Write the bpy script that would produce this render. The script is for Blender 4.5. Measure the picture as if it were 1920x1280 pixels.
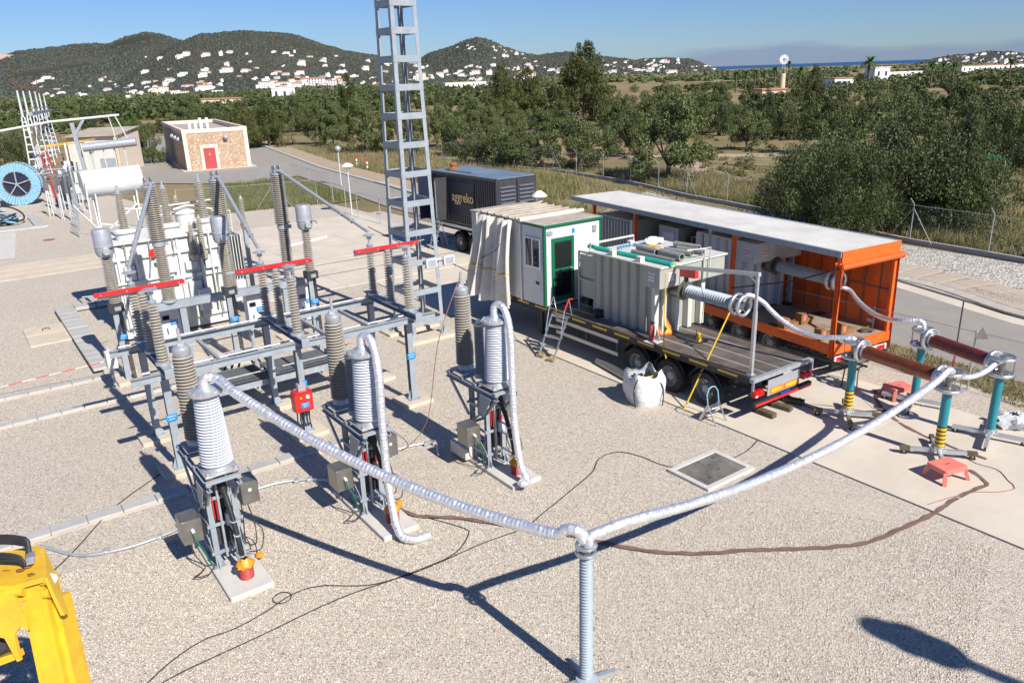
import bpy, math, random
import numpy as np
from mathutils import Vector, Matrix
from mathutils.noise import noise as pnoise
sc = bpy.context.scene
for o in list(bpy.data.objects): bpy.data.objects.remove(o)
rad = math.radians
# ------------------------------------------------------------------ camera
CAM_H, F_PX, PITCH, ROLL = 8.79, 1462.2, .3307, -.0341
cF = Vector((0, math.cos(PITCH), -math.sin(PITCH))); cU0 = Vector((0, math.sin(PITCH), math.cos(PITCH))); cR0 = Vector((1, 0, 0))
cR = math.cos(ROLL)*cR0 + math.sin(ROLL)*cU0; cU = -math.sin(ROLL)*cR0 + math.cos(ROLL)*cU0
cam = bpy.data.cameras.new('camera'); camo = bpy.data.objects.new('camera', cam); sc.collection.objects.link(camo)
camo.matrix_world = Matrix(((cR.x, cU.x, -cF.x, 0), (cR.y, cU.y, -cF.y, 0), (cR.z, cU.z, -cF.z, CAM_H), (0, 0, 0, 1)))
cam.sensor_width = 36; cam.lens = 36*F_PX/1920; cam.clip_start = .1; cam.clip_end = 90000
sc.camera = camo
# ------------------------------------------------------------------ sky and sun
SUN_AZ, SUN_EL = rad(-50.9), rad(40.5)          # direction towards the sun, from +X anticlockwise
w = bpy.data.worlds.new('World'); sc.world = w; w.use_nodes = True
nt = w.node_tree; nt.nodes.clear()
def N(t, ty, **k):
    n = t.nodes.new(ty)
    for a, b in k.items(): setattr(n, a, b)
    return n
sky = N(nt, 'ShaderNodeTexSky', sky_type='NISHITA', sun_disc=False)
sky.sun_elevation = SUN_EL; sky.sun_rotation = math.pi/2 - SUN_AZ; sky.altitude = 20; sky.air_density = 1.0; sky.dust_density = .15; sky.ozone_density = 3.0
bg = N(nt, 'ShaderNodeBackground'); bg.inputs[1].default_value = .06
out = N(nt, 'ShaderNodeOutputWorld')
tc = N(nt, 'ShaderNodeTexCoord'); sep = N(nt, 'ShaderNodeSeparateXYZ'); nt.links.new(tc.outputs['Generated'], sep.inputs[0])
# a low bank of cloud far out over the sea
mp = N(nt, 'ShaderNodeMapping'); mp.inputs['Scale'].default_value = (5, 5, 34); nt.links.new(tc.outputs['Generated'], mp.inputs[0])
nz = N(nt, 'ShaderNodeTexNoise'); nz.inputs['Scale'].default_value = 1.3; nz.inputs['Detail'].default_value = 7; nz.inputs['Roughness'].default_value = .6; nt.links.new(mp.outputs[0], nz.inputs[0])
hn = N(nt, 'ShaderNodeMapping'); hn.inputs['Scale'].default_value = (2.2, 2.2, 0); hn.inputs['Location'].default_value = (3.1, 1.2, 0); nt.links.new(tc.outputs['Generated'], hn.inputs[0])
hz_ = N(nt, 'ShaderNodeTexNoise'); hz_.inputs['Scale'].default_value = 1.5; hz_.inputs['Detail'].default_value = 2; nt.links.new(hn.outputs[0], hz_.inputs[0])
def mth(t, op, a, b=None, clamp=False):
    n = N(t, 'ShaderNodeMath', operation=op, use_clamp=clamp)
    for i, x in enumerate((a, b)):
        if x is None: continue
        if isinstance(x, (int, float)): n.inputs[i].default_value = x
        else: t.links.new(x, n.inputs[i])
    return n.outputs[0]
top = mth(nt, 'ADD', mth(nt, 'MULTIPLY', mth(nt, 'SUBTRACT', nz.outputs[0], .5), .03), mth(nt, 'ADD', mth(nt, 'MULTIPLY', mth(nt, 'MULTIPLY', mth(nt, 'SUBTRACT', sep.outputs[0], .08), 7, True), .019), mth(nt, 'MULTIPLY', mth(nt, 'SUBTRACT', hz_.outputs[0], .5), .03)))
m_ = mth(nt, 'MULTIPLY', mth(nt, 'SUBTRACT', top, sep.outputs[2]), 110, True)
m_ = mth(nt, 'MULTIPLY', m_, .6)
mx = N(nt, 'ShaderNodeMix', data_type='RGBA'); mx.inputs['B'].default_value = (2.5, 3.3, 5.4, 1)
nt.links.new(m_, mx.inputs['Factor']); ti = N(nt, 'ShaderNodeMix', data_type='RGBA', blend_type='MULTIPLY'); ti.inputs['Factor'].default_value = 1; ti.inputs['B'].default_value = (.61, .82, 1.24, 1)   # the camera's rendering of blue
nt.links.new(sky.outputs[0], ti.inputs['A']); nt.links.new(ti.outputs['Result'], mx.inputs['A'])
nt.links.new(mx.outputs['Result'], bg.inputs[0]); nt.links.new(bg.outputs[0], out.inputs[0])
sl = bpy.data.lights.new('sun', 'SUN'); sl.energy = 5.0; sl.angle = rad(.5); sl.color = (1, .95, .87)
so = bpy.data.objects.new('sun', sl); sc.collection.objects.link(so)
so.rotation_euler = Vector((math.cos(SUN_AZ)*math.cos(SUN_EL), math.sin(SUN_AZ)*math.cos(SUN_EL), math.sin(SUN_EL))).to_track_quat('Z', 'Y').to_euler()
sc.view_settings.view_transform = 'Standard'; sc.view_settings.look = 'None'; sc.view_settings.exposure = .5; sc.view_settings.gamma = 1; sc.view_settings.use_curve_mapping = False
sc.cycles.max_bounces = 6; sc.cycles.transparent_max_bounces = 12; sc.cycles.diffuse_bounces = 3; sc.cycles.glossy_bounces = 3
# ------------------------------------------------------------------ helpers
COL = sc.collection
rnd = random.Random(7)
GA = rad(35.5)                                   # the yard's grid: u runs to the right and away, v to the left and away
def W(u, v, z=0): return Vector((u*math.cos(GA)-v*math.sin(GA), u*math.sin(GA)+v*math.cos(GA), z))
def ray(x, y): return cR*((x-960)/F_PX) + cU*((640-y)/F_PX) + cF
def gnd(x, y, z=0):                              # survey: the point of the photograph at height z
    d = ray(x, y); t = (z-CAM_H)/d.z; return Vector((d.x*t, d.y*t, z))
def at_dist(x, y, D):
    d = ray(x, y); t = D/math.hypot(d.x, d.y); return Vector((d.x*t, d.y*t, CAM_H+d.z*t))
class MB:
    def __init__(s): s.v = []; s.f = []; s.m = []; s.mi = 0
    def add(s, vs, fs):
        b = len(s.v); s.v += [tuple(v) for v in vs]
        for f in fs: s.f.append(tuple(b+i for i in f)); s.m.append(s.mi)
        return s
    def box(s, x0, x1, y0, y1, z0, z1):
        return s.add([(x0,y0,z0),(x1,y0,z0),(x1,y1,z0),(x0,y1,z0),(x0,y0,z1),(x1,y0,z1),(x1,y1,z1),(x0,y1,z1)],
                     [(0,3,2,1),(4,5,6,7),(0,1,5,4),(1,2,6,5),(2,3,7,6),(3,0,4,7)])
    def bbox(s, x0, x1, y0, y1, z0, z1, b=.01):   # box with its edges taken off
        vs = []; 
        for sx, X in ((-1,x0),(1,x1)):
            for sy, Y in ((-1,y0),(1,y1)):
                for sz, Z in ((-1,z0),(1,z1)): vs += [(X,Y-sy*b,Z-sz*b),(X-sx*b,Y,Z-sz*b),(X-sx*b,Y-sy*b,Z)]
        def i(a,c,d,k): return (a*4+c*2+d)*3+k
        fs = [(i(0,0,0,0),i(0,0,1,0),i(0,1,1,0),i(0,1,0,0)),(i(1,0,0,0),i(1,1,0,0),i(1,1,1,0),i(1,0,1,0)),
              (i(0,0,0,1),i(1,0,0,1),i(1,0,1,1),i(0,0,1,1)),(i(0,1,0,1),i(0,1,1,1),i(1,1,1,1),i(1,1,0,1)),
              (i(0,0,0,2),i(0,1,0,2),i(1,1,0,2),i(1,0,0,2)),(i(0,0,1,2),i(1,0,1,2),i(1,1,1,2),i(0,1,1,2))]
        for a in (0,1):
            for c in (0,1):
                fs += [(i(a,c,0,0),i(a,c,0,1),i(a,c,1,1),i(a,c,1,0)),(i(a,0,c,0),i(a,0,c,2),i(a,1,c,2),i(a,1,c,0)),(i(0,a,c,1),i(0,a,c,2),i(1,a,c,2),i(1,a,c,1))]
                for d in (0,1): fs.append((i(a,c,d,0),i(a,c,d,1),i(a,c,d,2)))
        return s.add(vs, fs)
    def beam(s, p0, p1, w, h, up=(0,0,1)):
        p0 = Vector(p0); p1 = Vector(p1); d = (p1-p0).normalized(); up = Vector(up)
        if abs(d.dot(up)) > .98: up = Vector((1,0,0))
        x = d.cross(up).normalized()*w/2; y = x.cross(d).normalized()*h/2
        vs = [p+a*x+b*y for p in (p0,p1) for a,b in ((-1,-1),(1,-1),(1,1),(-1,1))]
        return s.add(vs, [(0,1,2,3),(7,6,5,4),(0,4,5,1),(1,5,6,2),(2,6,7,3),(3,7,4,0)])
    def ibeam(s, p0, p1, w, h, t=.016, up=(0,0,1)):
        p0 = Vector(p0); p1 = Vector(p1); d = (p1-p0).normalized(); up = Vector(up)
        if abs(d.dot(up)) > .98: up = Vector((1,0,0))
        x = d.cross(up).normalized(); y = x.cross(d).normalized()
        pr = [(-w/2,-h/2),(w/2,-h/2),(w/2,-h/2+t),(t/2,-h/2+t),(t/2,h/2-t),(w/2,h/2-t),(w/2,h/2),(-w/2,h/2),(-w/2,h/2-t),(-t/2,h/2-t),(-t/2,-h/2+t),(-w/2,-h/2+t)]
        n = 12; vs = [p+a*x+b*y for p in (p0,p1) for a,b in pr]
        return s.add(vs, [tuple(range(n)), tuple(reversed(range(n,2*n)))]+[((i+1)%n, i, n+i, n+(i+1)%n) for i in range(n)])
    def lathe(s, prof, n=16, o=(0,0,0), ax=(0,0,1), cap=True):
        o = Vector(o); z = Vector(ax).normalized(); x = z.orthogonal().normalized(); y = z.cross(x); vs = []
        for r, h in prof:
            for k in range(n):
                a = 2*math.pi*k/n; vs.append(o+z*h+(x*math.cos(a)+y*math.sin(a))*r)
        fs = [(j*n+k, j*n+(k+1)%n, (j+1)*n+(k+1)%n, (j+1)*n+k) for j in range(len(prof)-1) for k in range(n)]
        if cap: fs += [tuple(reversed(range(n))), tuple((len(prof)-1)*n+k for k in range(n))]
        return s.add(vs, fs)
    def cyl(s, p0, p1, r0, r1=None, n=12):
        p0 = Vector(p0); p1 = Vector(p1); return s.lathe([(r0,0),(r0 if r1 is None else r1,(p1-p0).length)], n, p0, p1-p0)
    def tube(s, pts, r, n=8, caps=True):
        pts = [Vector(p) for p in pts]; m = len(pts); rs = r if isinstance(r, (list,tuple)) else [r]*m
        x = None; vs = []
        for i, p in enumerate(pts):
            d = (pts[min(i+1,m-1)]-pts[max(i-1,0)]).normalized()
            x = d.orthogonal().normalized() if x is None else (x-d*x.dot(d)).normalized()
            y = d.cross(x)
            for k in range(n):
                a = 2*math.pi*k/n; vs.append(p+(x*math.cos(a)+y*math.sin(a))*rs[i])
        fs = [(j*n+k, j*n+(k+1)%n, (j+1)*n+(k+1)%n, (j+1)*n+k) for j in range(m-1) for k in range(n)]
        if caps: fs += [tuple(reversed(range(n))), tuple((m-1)*n+k for k in range(n))]
        return s.add(vs, fs)
    def torus(s, c, ax, R, r, n=28, m=10):
        c = Vector(c); z = Vector(ax).normalized(); x = z.orthogonal().normalized(); y = z.cross(x); vs = []
        for i in range(n):
            a = 2*math.pi*i/n; d = x*math.cos(a)+y*math.sin(a)
            for k in range(m):
                b = 2*math.pi*k/m; vs.append(c+d*(R+r*math.cos(b))+z*r*math.sin(b))
        return s.add(vs, [(i*m+k, ((i+1)%n)*m+k, ((i+1)%n)*m+(k+1)%m, i*m+(k+1)%m) for i in range(n) for k in range(m)])
    def prism(s, poly, z0, z1):
        n = len(poly); vs = [(x,y,z0) for x,y in poly]+[(x,y,z1) for x,y in poly]
        return s.add(vs, [tuple(reversed(range(n))), tuple(range(n,2*n))]+[(i,(i+1)%n,n+(i+1)%n,n+i) for i in range(n)])
    def plate(s, pts, t):                          # a flat polygon in space with a thickness
        pts = [Vector(p) for p in pts]; nn = (pts[1]-pts[0]).cross(pts[2]-pts[0]).normalized()*t; n = len(pts)
        return s.add(pts+[p+nn for p in pts], [tuple(reversed(range(n))), tuple(range(n,2*n))]+[(i,(i+1)%n,n+(i+1)%n,n+i) for i in range(n)])
    def build(s, name, mats, parent=None, sharp=38, loc=None, rz=0):
        me = bpy.data.meshes.new(name); me.from_pydata(s.v, [], s.f)
        if not isinstance(mats, (list,tuple)): mats = [mats]
        for m in mats: me.materials.append(M[m] if isinstance(m, str) else m)
        if len(mats) > 1: me.polygons.foreach_set('material_index', s.m)
        me.polygons.foreach_set('use_smooth', [True]*len(s.f)); me.update(); me.set_sharp_from_angle(angle=rad(sharp))
        return put(name, me, parent, loc, rz)
def put(name, me, parent=None, loc=None, rz=0):
    o = bpy.data.objects.new(name, me); COL.objects.link(o)
    if parent is not None: o.parent = parent
    if loc is not None: o.location = loc
    if rz: o.rotation_euler = (0,0,rz)
    return o
def tag(o, label, cat, group=None, kind=None):
    if label: o['label'] = label
    if cat: o['category'] = cat
    if group: o['group'] = group
    if kind: o['kind'] = kind
    return o
def struct(o, label=None): o['kind'] = 'structure'; 
def thing(name, label, cat, loc=(0,0,0), rz=0, group=None):
    o = bpy.data.objects.new(name, None); COL.objects.link(o); o.empty_display_size = .2
    o.location = loc; o.rotation_euler = (0,0,rz); return tag(o, label, cat, group)
def copy_tree(o, parent=None):
    c = o.copy(); COL.objects.link(c); c.parent = parent
    for ch in o.children: copy_tree(ch, c)
    return c
def dup(root, loc, rz, label, group=None):
    c = copy_tree(root); c.location = loc; c.rotation_euler = (0,0,rz); c['label'] = label
    if group: c['group'] = group
    return c
def catmull(pts, step):
    pts = [Vector(p) for p in pts]; P = [2*pts[0]-pts[1]]+pts+[2*pts[-1]-pts[-2]]; out = []
    for i in range(1, len(P)-2):
        a,b,c,d = P[i-1:i+3]; k = max(1, int((c-b).length/step))
        for j in range(k):
            t = j/k; out.append(.5*((2*b)+(c-a)*t+(2*a-5*b+4*c-d)*t*t+(3*b-a-3*c+d)*t**3))
    out.append(pts[-1]); return out
def lettering(txt, size, mt, parent, mtx, ext=.003, sx=1):
    cu = bpy.data.curves.new('lettering', 'FONT'); cu.body = txt; cu.size = size; cu.align_x = 'CENTER'; cu.align_y = 'CENTER'; cu.extrude = ext
    ob = bpy.data.objects.new('lettering_tmp', cu); COL.objects.link(ob)
    dg = bpy.context.evaluated_depsgraph_get(); me = bpy.data.meshes.new_from_object(ob.evaluated_get(dg))
    bpy.data.objects.remove(ob); bpy.data.curves.remove(cu); me.materials.clear(); me.materials.append(M[mt])
    o = put('lettering', me, parent); o.matrix_local = mtx @ Matrix.Diagonal((sx,1,1,1)); return o
def face_mtx(o, x, up):                            # plane at o whose reading direction is x
    x = Vector(x).normalized(); up = Vector(up).normalized(); n = x.cross(up)
    return Matrix(((x.x,up.x,n.x,o[0]),(x.y,up.y,n.y,o[1]),(x.z,up.z,n.z,o[2]),(0,0,0,1)))
def sheds(z0, z1, rc, r0, r1, n):
    pr = []
    p = (z1-z0)/n
    for i in range(n):
        t = i/max(1,n-1); R = r0+(r1-r0)*t; z = z0+i*p; c = rc*(R/r0)
        pr += [(c,z),(c,z+.30*p),(R,z+.42*p),(R*.99,z+.52*p),(c*1.04,z+.86*p)]
    return pr+[(rc*r1/r0,z1)]
# ------------------------------------------------------------------ materials
M = {}
def mat(name, col, rough=.6, metal=0, var=.12, scale=6, bump=0, bscale=80, col2=None, spec=.5, dirt=0, dirtcol=(.16,.12,.08), coat=0, island=0):
    m = bpy.data.materials.new(name); m.use_nodes = True; t = m.node_tree; b = t.nodes['Principled BSDF']
    c = N(t, 'ShaderNodeTexCoord'); n = N(t, 'ShaderNodeTexNoise'); n.inputs['Scale'].default_value = scale; n.inputs['Detail'].default_value = 6; n.inputs['Roughness'].default_value = .62
    t.links.new(c.outputs['Object'], n.inputs['Vector'])
    r = N(t, 'ShaderNodeValToRGB'); e = r.color_ramp.elements; e[0].position = .3; e[1].position = .7
    a = col; d = col2 or col
    e[0].color = (*[max(0,x*(1-var)) for x in a], 1); e[1].color = (*[min(1,x*(1+var)) for x in d], 1)
    t.links.new(n.outputs[0], r.inputs[0]); src = r.outputs[0]
    if dirt:
        n2 = N(t, 'ShaderNodeTexNoise'); n2.inputs['Scale'].default_value = scale*.37; n2.inputs['Detail'].default_value = 9; n2.inputs['Roughness'].default_value = .72; t.links.new(c.outputs['Object'], n2.inputs['Vector'])
        k = mth(t, 'MULTIPLY', mth(t, 'SUBTRACT', n2.outputs[0], .47), 6, True); k = mth(t, 'MULTIPLY', k, dirt)
        x = N(t, 'ShaderNodeMix', data_type='RGBA'); x.inputs['B'].default_value = (*dirtcol, 1); t.links.new(k, x.inputs['Factor']); t.links.new(src, x.inputs['A']); src = x.outputs['Result']
    if island:
        gi = N(t, 'ShaderNodeNewGeometry'); hs = N(t, 'ShaderNodeHueSaturation'); t.links.new(src, hs.inputs['Color'])
        t.links.new(mth(t, 'ADD', mth(t, 'MULTIPLY', gi.outputs['Random Per Island'], 2*island), 1-island), hs.inputs['Value']); src = hs.outputs[0]
    t.links.new(src, b.inputs['Base Color'])
    b.inputs['Roughness'].default_value = rough; b.inputs['Metallic'].default_value = metal; b.inputs['Specular IOR Level'].default_value = spec
    if coat: b.inputs['Coat Weight'].default_value = coat; b.inputs['Coat Roughness'].default_value = .15
    if rough < .95 and metal < 1:
        rr = mth(t, 'ADD', mth(t, 'MULTIPLY', n.outputs[0], .25), rough-.12, True); t.links.new(rr, b.inputs['Roughness'])
    if bump:
        n3 = N(t, 'ShaderNodeTexNoise'); n3.inputs['Scale'].default_value = bscale; n3.inputs['Detail'].default_value = 4; t.links.new(c.outputs['Object'], n3.inputs['Vector'])
        bp = N(t, 'ShaderNodeBump'); bp.inputs['Strength'].default_value = min(1,bump); bp.inputs['Distance'].default_value = .02; t.links.new(n3.outputs[0], bp.inputs['Height']); t.links.new(bp.outputs[0], b.inputs['Normal'])
    M[name] = m; return m
mat('galv', (.40,.43,.46), .45, .35, .16, 5, .12, 40, dirt=.25, dirtcol=(.25,.25,.25))
mat('galv_bright', (.52,.54,.56), .38, .55, .12, 6, .08)
mat('steel_paint', (.29,.325,.36), .5, 0, .12, 4, .06, dirt=.2, dirtcol=(.2,.21,.22))
mat('porcelain_white', (.66,.68,.72), .22, 0, .04, 3, spec=.55)
mat('porcelain_beige', (.37,.335,.28), .3, 0, .14, 5, dirt=.3, dirtcol=(.3,.24,.17))
mat('porcelain_grey', (.30,.31,.32), .38, 0, .1, 5)
mat('porcelain_dark', (.16,.165,.17), .5, 0, .1, 5)
mat('polymer_grey', (.34,.39,.43), .5, 0, .06, 6)
mat('white_paint', (.62,.63,.60), .45, 0, .07, 3, .04, dirt=.26, dirtcol=(.42,.38,.31))
mat('light_grey', (.55,.57,.60), .45, 0, .06, 3, dirt=.12, dirtcol=(.35,.33,.3))
mat('cabinet', (.56,.57,.63), .42, 0, .05, 3)
mat('head_grey', (.36,.38,.42), .42, .25, .1, 4)
mat('red', (.62,.02,.018), .38, 0, .12, 5, dirt=.12)
mat('red_box', (.50,.025,.02), .3, 0, .15, 6)
mat('blue_sign', (.02,.23,.52), .4, 0, .05, 6)
mat('sign_white', (.75,.77,.8), .5, 0, .03)
mat('black', (.014,.014,.016), .55, 0, .25, 6)
mat('rubber', (.02,.02,.021), .85, 0, .3, 9, .3, 60, dirt=.4, dirtcol=(.10,.085,.07))
mat('dark_steel', (.045,.048,.055), .5, .2, .2, 6)
mat('stainless', (.30,.285,.26), .34, .75, .12, 4)
mat('foil', (.84,.85,.87), .46, .80, .10, 14, .2, 60, dirt=.25, dirtcol=(.6,.6,.62))
mat('aluminium', (.60,.62,.64), .33, .85, .1, 8, .05)
mat('copper_brown', (.22,.055,.014), .22, .35, .22, 7, coat=.5)
mat('copper_dark', (.15,.03,.018), .28, .25, .2, 7, coat=.35)
mat('teal', (.008,.21,.26), .35, 0, .08, 4, coat=.2)
mat('yellow', (.68,.43,.02), .45, 0, .12, 6)
mat('yellow_crane', (.70,.42,.02), .45, 0, .12, 5, .08, 30, dirt=.4, dirtcol=(.42,.25,.05), coat=.1)
mat('orange', (.74,.12,.010), .5, 0, .12, 3, .08, 20, dirt=.4, dirtcol=(.38,.10,.035))
mat('orange_cloth', (.70,.105,.010), .55, 0, .16, 2, .35, 7, dirt=.3, dirtcol=(.40,.08,.02))
mat('orange_bag', (.75,.28,.02), .45, 0, .2, 9, .4, 25)
mat('red_pipe', (.38,.05,.05), .6, 0, .12, 9)
mat('pink', (.72,.20,.15), .42, 0, .08, 5)
mat('board', (.105,.082,.068), .62, 0, .45, 2.2, .15, 30, dirt=.5, dirtcol=(.2,.165,.135))
mat('deck_pale', (.30,.245,.19), .75, 0, .3, 2, .15, 30, dirt=.4, dirtcol=(.22,.17,.13))
mat('timber', (.32,.22,.12), .8, 0, .35, 7, .3, 40)
mat('timber_dark', (.11,.085,.05), .85, 0, .35, 7, .3, 40)
mat('canvas', (.62,.60,.55), .75, 0, .1, 2.5, .25, 9, dirt=.28, dirtcol=(.36,.30,.22))
mat('roof_dirty', (.40,.35,.29), .8, 0, .2, 2, .2, 20, dirt=.4, dirtcol=(.28,.2,.14))
mat('roof_sheet', (.63,.605,.55), .6, 0, .09, 1.2, .05, 10, dirt=.4, dirtcol=(.44,.41,.36))
mat('green', (.006,.13,.065), .38, 0, .1, 5)
mat('container', (.045,.045,.050), .45, 0, .15, 2, .05, dirt=.16, dirtcol=(.075,.07,.07))
mat('container_roof', (.15,.20,.26), .42, .1, .2, 1.2, dirt=.4, dirtcol=(.26,.28,.28))
mat('louvre_grey', (.085,.10,.125), .45, .1, .15, 3)
mat('plate_back', (.20,.165,.155), .5, 0, .1, 6)
mat('block_brown', (.24,.115,.04), .8, 0, .35, 6, .2, 30, dirt=.4)
mat('rust', (.30,.12,.035), .8, 0, .4, 8)
mat('letter', (.92,.66,.32), .5, 0, .05)
mat('navy', (.01,.014,.04), .5, 0, .1)
mat('blue', (.012,.04,.22), .45, 0, .15)
mat('drum_blue', (.22,.42,.58), .55, 0, .18, 5)
mat('tank_beige', (.36,.37,.325), .45, 0, .06, 3, .04, dirt=.14, dirtcol=(.3,.28,.23))
mat('tank_white', (.58,.58,.53), .45, 0, .05, 3, .03, dirt=.2, dirtcol=(.40,.36,.28))
mat('grey_hose', (.24,.24,.22), .7, 0, .18, 9)
mat('pvc_teal', (.02,.42,.33), .35, 0, .06)
mat('bag_white', (.60,.61,.62), .6, 0, .10, 5, .8, 11)
mat('plastic_film', (.75,.78,.82), .25, 0, .08, 9, .6, 20)
mat('red_light', (.55,.01,.012), .18, 0, .1, spec=.6)
mat('cream_rail', (.55,.50,.42), .5, 0, .08)
mat('glass_dark', (.012,.014,.016), .06, 0, .1, spec=.8)
mat('concrete', (.56,.495,.405), .85, 0, .10, .7, .12, 40, dirt=.28, dirtcol=(.44,.375,.29))
mat('concrete_pale', (.52,.50,.46), .85, 0, .08, 2, .15, 40, dirt=.22, dirtcol=(.36,.33,.28))
mat('concrete_grey', (.38,.37,.35), .88, 0, .10, 2, .2, 40, dirt=.25, dirtcol=(.27,.27,.26), island=.16)
mat('concrete_tan', (.54,.46,.36), .85, 0, .08, 2, .15, 40, dirt=.3, dirtcol=(.37,.31,.24))
mat('asphalt', (.285,.262,.232), .9, 0, .10, 1.0, .35, 90, dirt=.3, dirtcol=(.27,.25,.225))
mat('paver', (.40,.335,.27), .9, 0, .12, 3, .2, 50, island=.2, dirt=.3, dirtcol=(.24,.2,.17))
mat('kerb', (.42,.385,.33), .88, 0, .1, 3, .2, 50, dirt=.25)
mat('steel_plate', (.27,.25,.22), .45, .5, .4, 2.5, .2, 60, dirt=.6, dirtcol=(.33,.26,.18))
mat('grating', (.13,.14,.15), .5, .3, .15, 9)
mat('strap', (.17,.105,.09), .8, 0, .2, 5)
mat('cable', (.022,.022,.024), .6, 0, .2, 5)
mat('cable_red', (.28,.12,.09), .6, 0, .2, 5)
mat('green_cable', (.01,.14,.08), .5)
mat('wall_cream', (.68,.58,.48), .85, 0, .06, 2, .1, 30)
mat('wall_white', (.80,.79,.76), .8, 0, .03, 1)
mat('wall_tan', (.58,.45,.33), .85, 0, .06, 1)
mat('roof_tile', (.42,.20,.12), .85, 0, .15, 2)
mat('window_dark', (.05,.06,.07), .2, 0, .2)
mat('door_red', (.42,.06,.06), .5, 0, .08)
mat('bark', (.10,.08,.06), .9, 0, .3, 6, .4, 20)
mat('flood_glass', (.45,.5,.55), .1, .3, .1)
mat('lamp_white', (.70,.66,.58), .4, 0, .05)
mat('rope_white', (.62,.58,.5), .8)
def nmat(name, rough=.9):
    m = bpy.data.materials.new(name); m.use_nodes = True; M[name] = m; t = m.node_tree; b = t.nodes['Principled BSDF']; b.inputs['Roughness'].default_value = rough; b.inputs['Specular IOR Level'].default_value = .25
    c = N(t, 'ShaderNodeTexCoord'); return t, b, c.outputs['Object']
def tnoise(t, v, scale, detail=5, rough=.6):
    n = N(t, 'ShaderNodeTexNoise'); n.inputs['Scale'].default_value = scale; n.inputs['Detail'].default_value = detail; n.inputs['Roughness'].default_value = rough; t.links.new(v, n.inputs['Vector']); return n.outputs[0]
def ramp(t, f, stops, interp='LINEAR'):
    r = N(t, 'ShaderNodeValToRGB'); e = r.color_ramp; e.interpolation = interp
    while len(e.elements) < len(stops): e.elements.new(.5)
    for x, (p, c) in zip(e.elements, stops): x.position = p; x.color = (*c, 1)
    t.links.new(f, r.inputs[0]); return r.outputs[0]
def mixc(t, f, a, b, mode='MIX'):
    x = N(t, 'ShaderNodeMix', data_type='RGBA', blend_type=mode)
    if isinstance(f, (int,float)): x.inputs['Factor'].default_value = f
    else: t.links.new(f, x.inputs['Factor'])
    for k, q in (('A',a),('B',b)):
        if isinstance(q, tuple): x.inputs[k].default_value = (*q, 1)
        else: t.links.new(q, x.inputs[k])
    return x.outputs['Result']
def bumped(t, b, h, strength, dist):
    bp = N(t, 'ShaderNodeBump'); bp.inputs['Strength'].default_value = strength; bp.inputs['Distance'].default_value = dist; t.links.new(h, bp.inputs['Height']); t.links.new(bp.outputs[0], b.inputs['Normal'])
def gravel(name, tint, scale):
    t, b, o = nmat(name)
    wob = N(t, 'ShaderNodeVectorMath', operation='ADD'); t.links.new(o, wob.inputs[0])
    nn = N(t, 'ShaderNodeTexNoise'); nn.inputs['Scale'].default_value = scale*.8; t.links.new(o, nn.inputs['Vector'])
    vs = N(t, 'ShaderNodeVectorMath', operation='SCALE'); vs.inputs['Scale'].default_value = .5/scale; t.links.new(nn.outputs['Color'], vs.inputs[0]); t.links.new(vs.outputs[0], wob.inputs[1])
    v = N(t, 'ShaderNodeTexVoronoi'); v.inputs['Scale'].default_value = scale; t.links.new(wob.outputs[0], v.inputs['Vector'])
    s = N(t, 'ShaderNodeSeparateColor'); t.links.new(v.outputs['Color'], s.inputs[0])
    k = tint
    c = ramp(t, s.outputs[0], [(0,(.13*k[0],.12*k[1],.11*k[2])),(.06,(.33*k[0],.30*k[1],.25*k[2])),(.3,(.47*k[0],.425*k[1],.35*k[2])),(.6,(.56*k[0],.51*k[1],.425*k[2])),(.85,(.63*k[0],.58*k[1],.50*k[2])),(1,(.78*k[0],.74*k[1],.67*k[2]))])
    big = tnoise(t, o, .22, 5, .65); c = mixc(t, mth(t, 'MULTIPLY', mth(t, 'SUBTRACT', big, .5), 1.6, True), c, (.60*k[0],.545*k[1],.46*k[2])); wr = tnoise(t, o, .9, 7, .75); c = mixc(t, mth(t, 'MULTIPLY', mth(t, 'SUBTRACT', wr, .6), 3.5, True), c, (.33*k[0],.30*k[1],.26*k[2])); gr_ = tnoise(t, o, .06, 3, .5); c = mixc(t, mth(t, 'MULTIPLY', mth(t, 'SUBTRACT', gr_, .45), 3, True), c, mixc(t, .55, c, (.42*k[0],.40*k[1],.365*k[2])))
    b2 = tnoise(t, o, .6, 6, .7); c = mixc(t, mth(t, 'MULTIPLY', mth(t, 'SUBTRACT', b2, .56), 2.2, True), c, (.45*k[0],.40*k[1],.32*k[2]))
    t.links.new(c, b.inputs['Base Color'])
    h = mth(t, 'ADD', mth(t, 'MULTIPLY', v.outputs['Distance'], -1.2), mth(t, 'MULTIPLY', s.outputs[1], .5))
    bumped(t, b, h, .85, .6/scale)
gravel('gravel', (1.0,.955,.925), 46)
gravel('gravel_white', (.88,.9,.93), 9)
def ground_mat(name, cols, s1, s2):
    t, b, o = nmat(name, .95)
    a = tnoise(t, o, s1, 8, .65); d = tnoise(t, o, s2, 8, .7); e = tnoise(t, o, s2*9, 5, .7)
    c = ramp(t, a, [(.30,cols[0]),(.45,cols[1]),(.56,cols[2]),(.70,cols[3])]); c = mixc(t, mth(t, 'MULTIPLY', mth(t, 'SUBTRACT', d, .5), 4, True), c, cols[4])
    c = mixc(t, mth(t, 'MULTIPLY', mth(t, 'SUBTRACT', e, .5), 3, True), c, cols[5])
    t.links.new(c, b.inputs['Base Color']); bumped(t, b, e, .6, .15)
ground_mat('scrubland', [(.10,.10,.04),(.20,.16,.075),(.28,.20,.11),(.36,.25,.155),(.11,.115,.04),(.24,.185,.095)], .03, .14)
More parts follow.
